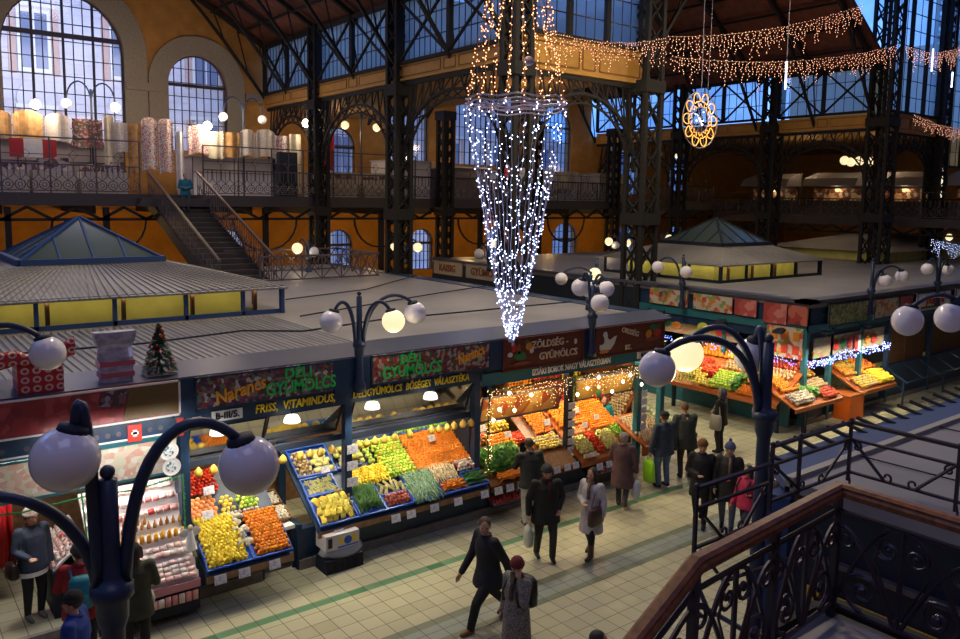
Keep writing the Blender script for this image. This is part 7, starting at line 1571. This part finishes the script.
for x in (12.9,13.8): lamp('POINT',(x,12.1,2.3),7,(1,.66,.3),.15,None,'fairy_glow')
t = thing('snowman_picture', 'small red and green Christmas figure on the golden holly panel', 'decoration', (13.0,12.28,2.0)); MB().sph((0,0,.1),.09,10,8,(1,.3,1)).obj('body', leafm, t); MB().sph((0,0,.26),.06,10,8,(1,.3,1)).obj('head', white, t); MB().lathe((0,0,.3),[(.05,0),(.01,.12)],10).obj('hat', redm, t)
for s in (-1,1): MB().sph((s*.12,0,.05),.045,8,6).obj('red_bauble', redm, t)
blueb = mat('blue_bulb', (.3,.4,1), .3, es=7, ecol=(.12,.2,1))
fairy([((21.2,11.9,1.75),(22.6,12.05,1.95)),((22.6,11.9,1.8),(26,12.05,2.05)),],'blue and white fairy lights along the front eave of the far fruit corner',blueb,110,.016)
fairy([((22.6,11.85,1.85),(26,11.95,2.1))],'white fairy lights mixed along the front of the far fruit corner',cool_b,60,.013)
fairy([((21.1,12.3,1.75),(21.2,14.6,2.0)),((21.1,14.8,1.8),(21.2,17.5,2.0))],'blue fairy lights along the side eave of the far pavilion',blueb,60,.014)
# ============================================================ LIGHT, SKY, CAMERA
wd = bpy.data.worlds.new('dusk_sky'); SC.world = wd; wd.use_nodes = True; nt = wd.node_tree; n = nt.nodes
bg = n['Background']; tc = n.new('ShaderNodeTexCoord'); nz = n.new('ShaderNodeTexNoise'); nz.inputs['Scale'].default_value = 7; nz.inputs['Detail'].default_value = 5
cr = n.new('ShaderNodeValToRGB'); e = cr.color_ramp.elements
e[0].position = .38; e[0].color = (.035,.14,.48,1); e[1].position = .68; e[1].color = (.22,.42,.90,1)
nt.links.new(tc.outputs['Generated'], nz.inputs['Vector']); nt.links.new(nz.outputs['Fac'], cr.inputs['Fac']); nt.links.new(cr.outputs['Color'], bg.inputs['Color'])
bg.inputs['Strength'].default_value = 2.9
WARM = (1,.80,.52); COOL = (.75,.78,1)
# added area lights that brighten the facade across the road
lamp('AREA', (7.5,40.6,13), 750, (.95,.93,1), 12, (math.radians(80),0,0), 'facade_fill', sy=3)
lamp('AREA', (26,40.6,6), 400, (.9,.92,1), 22, (math.radians(80),0,0), 'facade_fill', sy=3)
# hall flood lamps below the roof; the near blue pair is added fill
lamp('AREA', (6,15.0,14.5), 660, WARM, 1.0, (math.radians(-12),0,0), 'flood_and_fill_light')
lamp('AREA', (14,15.5,14.5), 780, (1,.85,.58), 1.0, (math.radians(-12),0,0), 'flood_and_fill_light')
lamp('AREA', (26,14.5,14.5), 480, WARM, 1.2, None, 'flood_and_fill_light')
lamp('AREA', (7.5,28,16), 320, (.8,.75,1), 4, None, 'flood_and_fill_light')
lamp('AREA', (0,2,15), 200, (.55,.55,1), 6, None, 'flood_and_fill_light')  # added cool fill from above, not a hall lamp
lamp('AREA', (16,4,15), 150, (.55,.6,1), 6, None, 'flood_and_fill_light')  # added cool fill over the kiosk side
# wash on the end wall and under the gallery
lamp('AREA', (8,33.0,9.8), 110, (1,.72,.45), 12, (math.radians(75),0,0), 'wall_wash', sy=.5)
for x in (2,8,14,20,26,32,38): lamp('POINT', (x,34.6,5.0), 80, (1,.6,.22), .2, None, 'gallery_under_light')
for x in (18.5,27,36): lamp('POINT', (x,35,9.4), 50, (1,.75,.5), .2, None, 'gallery_light')
lamp('POINT', (19,22,9.6), 60, (1,.7,.4), .3, None, 'aisle_light')
lamp('AREA', (19,15.5,8.5), 90, (1,.8,.5), 2, (math.radians(105),0,0), 'panel_light')
lamp('POINT', (46,22,9), 60, (1,.72,.4), .3, None, 'gallery_light'); lamp('POINT', (46,27,9), 60, (1,.72,.4), .3, None, 'gallery_light')
# lanterns
lamp('AREA', (4.3,18.3,4.15), 9, (1,.85,.4), 7, (math.radians(40),0,0), 'lantern_light', sy=.1)
lamp('AREA', (26.9,17.05,4.15), 8, (1,.85,.4), 6, (math.radians(40),0,0), 'lantern_light', sy=.1)
lamp('AREA', (23.95,19.5,4.15), 6, (1,.85,.4), .1, (0,math.radians(-40),0), 'lantern_light', sy=5)
lamp('AREA', (30,20,7.5), 120, (1,.6,.4), 6, (math.radians(180),0,0), 'roof_fill')  # added upward fill that lifts the dark roof boards, no fitting there
lamp('AREA', (7.5,28,9.5), 50, (1,.65,.45), 6, (math.radians(180),0,0), 'roof_fill')  # same added upward fill for the left transept roof
cd = bpy.data.cameras.new('camera'); co = bpy.data.objects.new('camera', cd); COL.objects.link(co); SC.camera = co
F, yaw, pit, rol, cy = 802.4, .661918, .112649, .0154273, 290.14
f = Vector((math.sin(yaw)*math.cos(pit), math.cos(yaw)*math.cos(pit), -math.sin(pit)))
r = Vector((math.cos(yaw), -math.sin(yaw), 0)); u = r.cross(f)
r, u = r*math.cos(rol)+u*math.sin(rol), -r*math.sin(rol)+u*math.cos(rol)
m3 = Matrix((r, u, -f)).transposed()
co.matrix_world = Matrix.Translation((0,0,6.4)) @ m3.to_4x4()
cd.sensor_width = 36; cd.lens = F/960*36; cd.shift_y = -(319.5-cy)/960; cd.clip_end = 300; cd.clip_start = .05
SC.view_settings.view_transform = 'Standard'; SC.view_settings.look = 'None'; SC.view_settings.gamma = 1
SC.view_settings.exposure = 0; SC.view_settings.use_curve_mapping = False
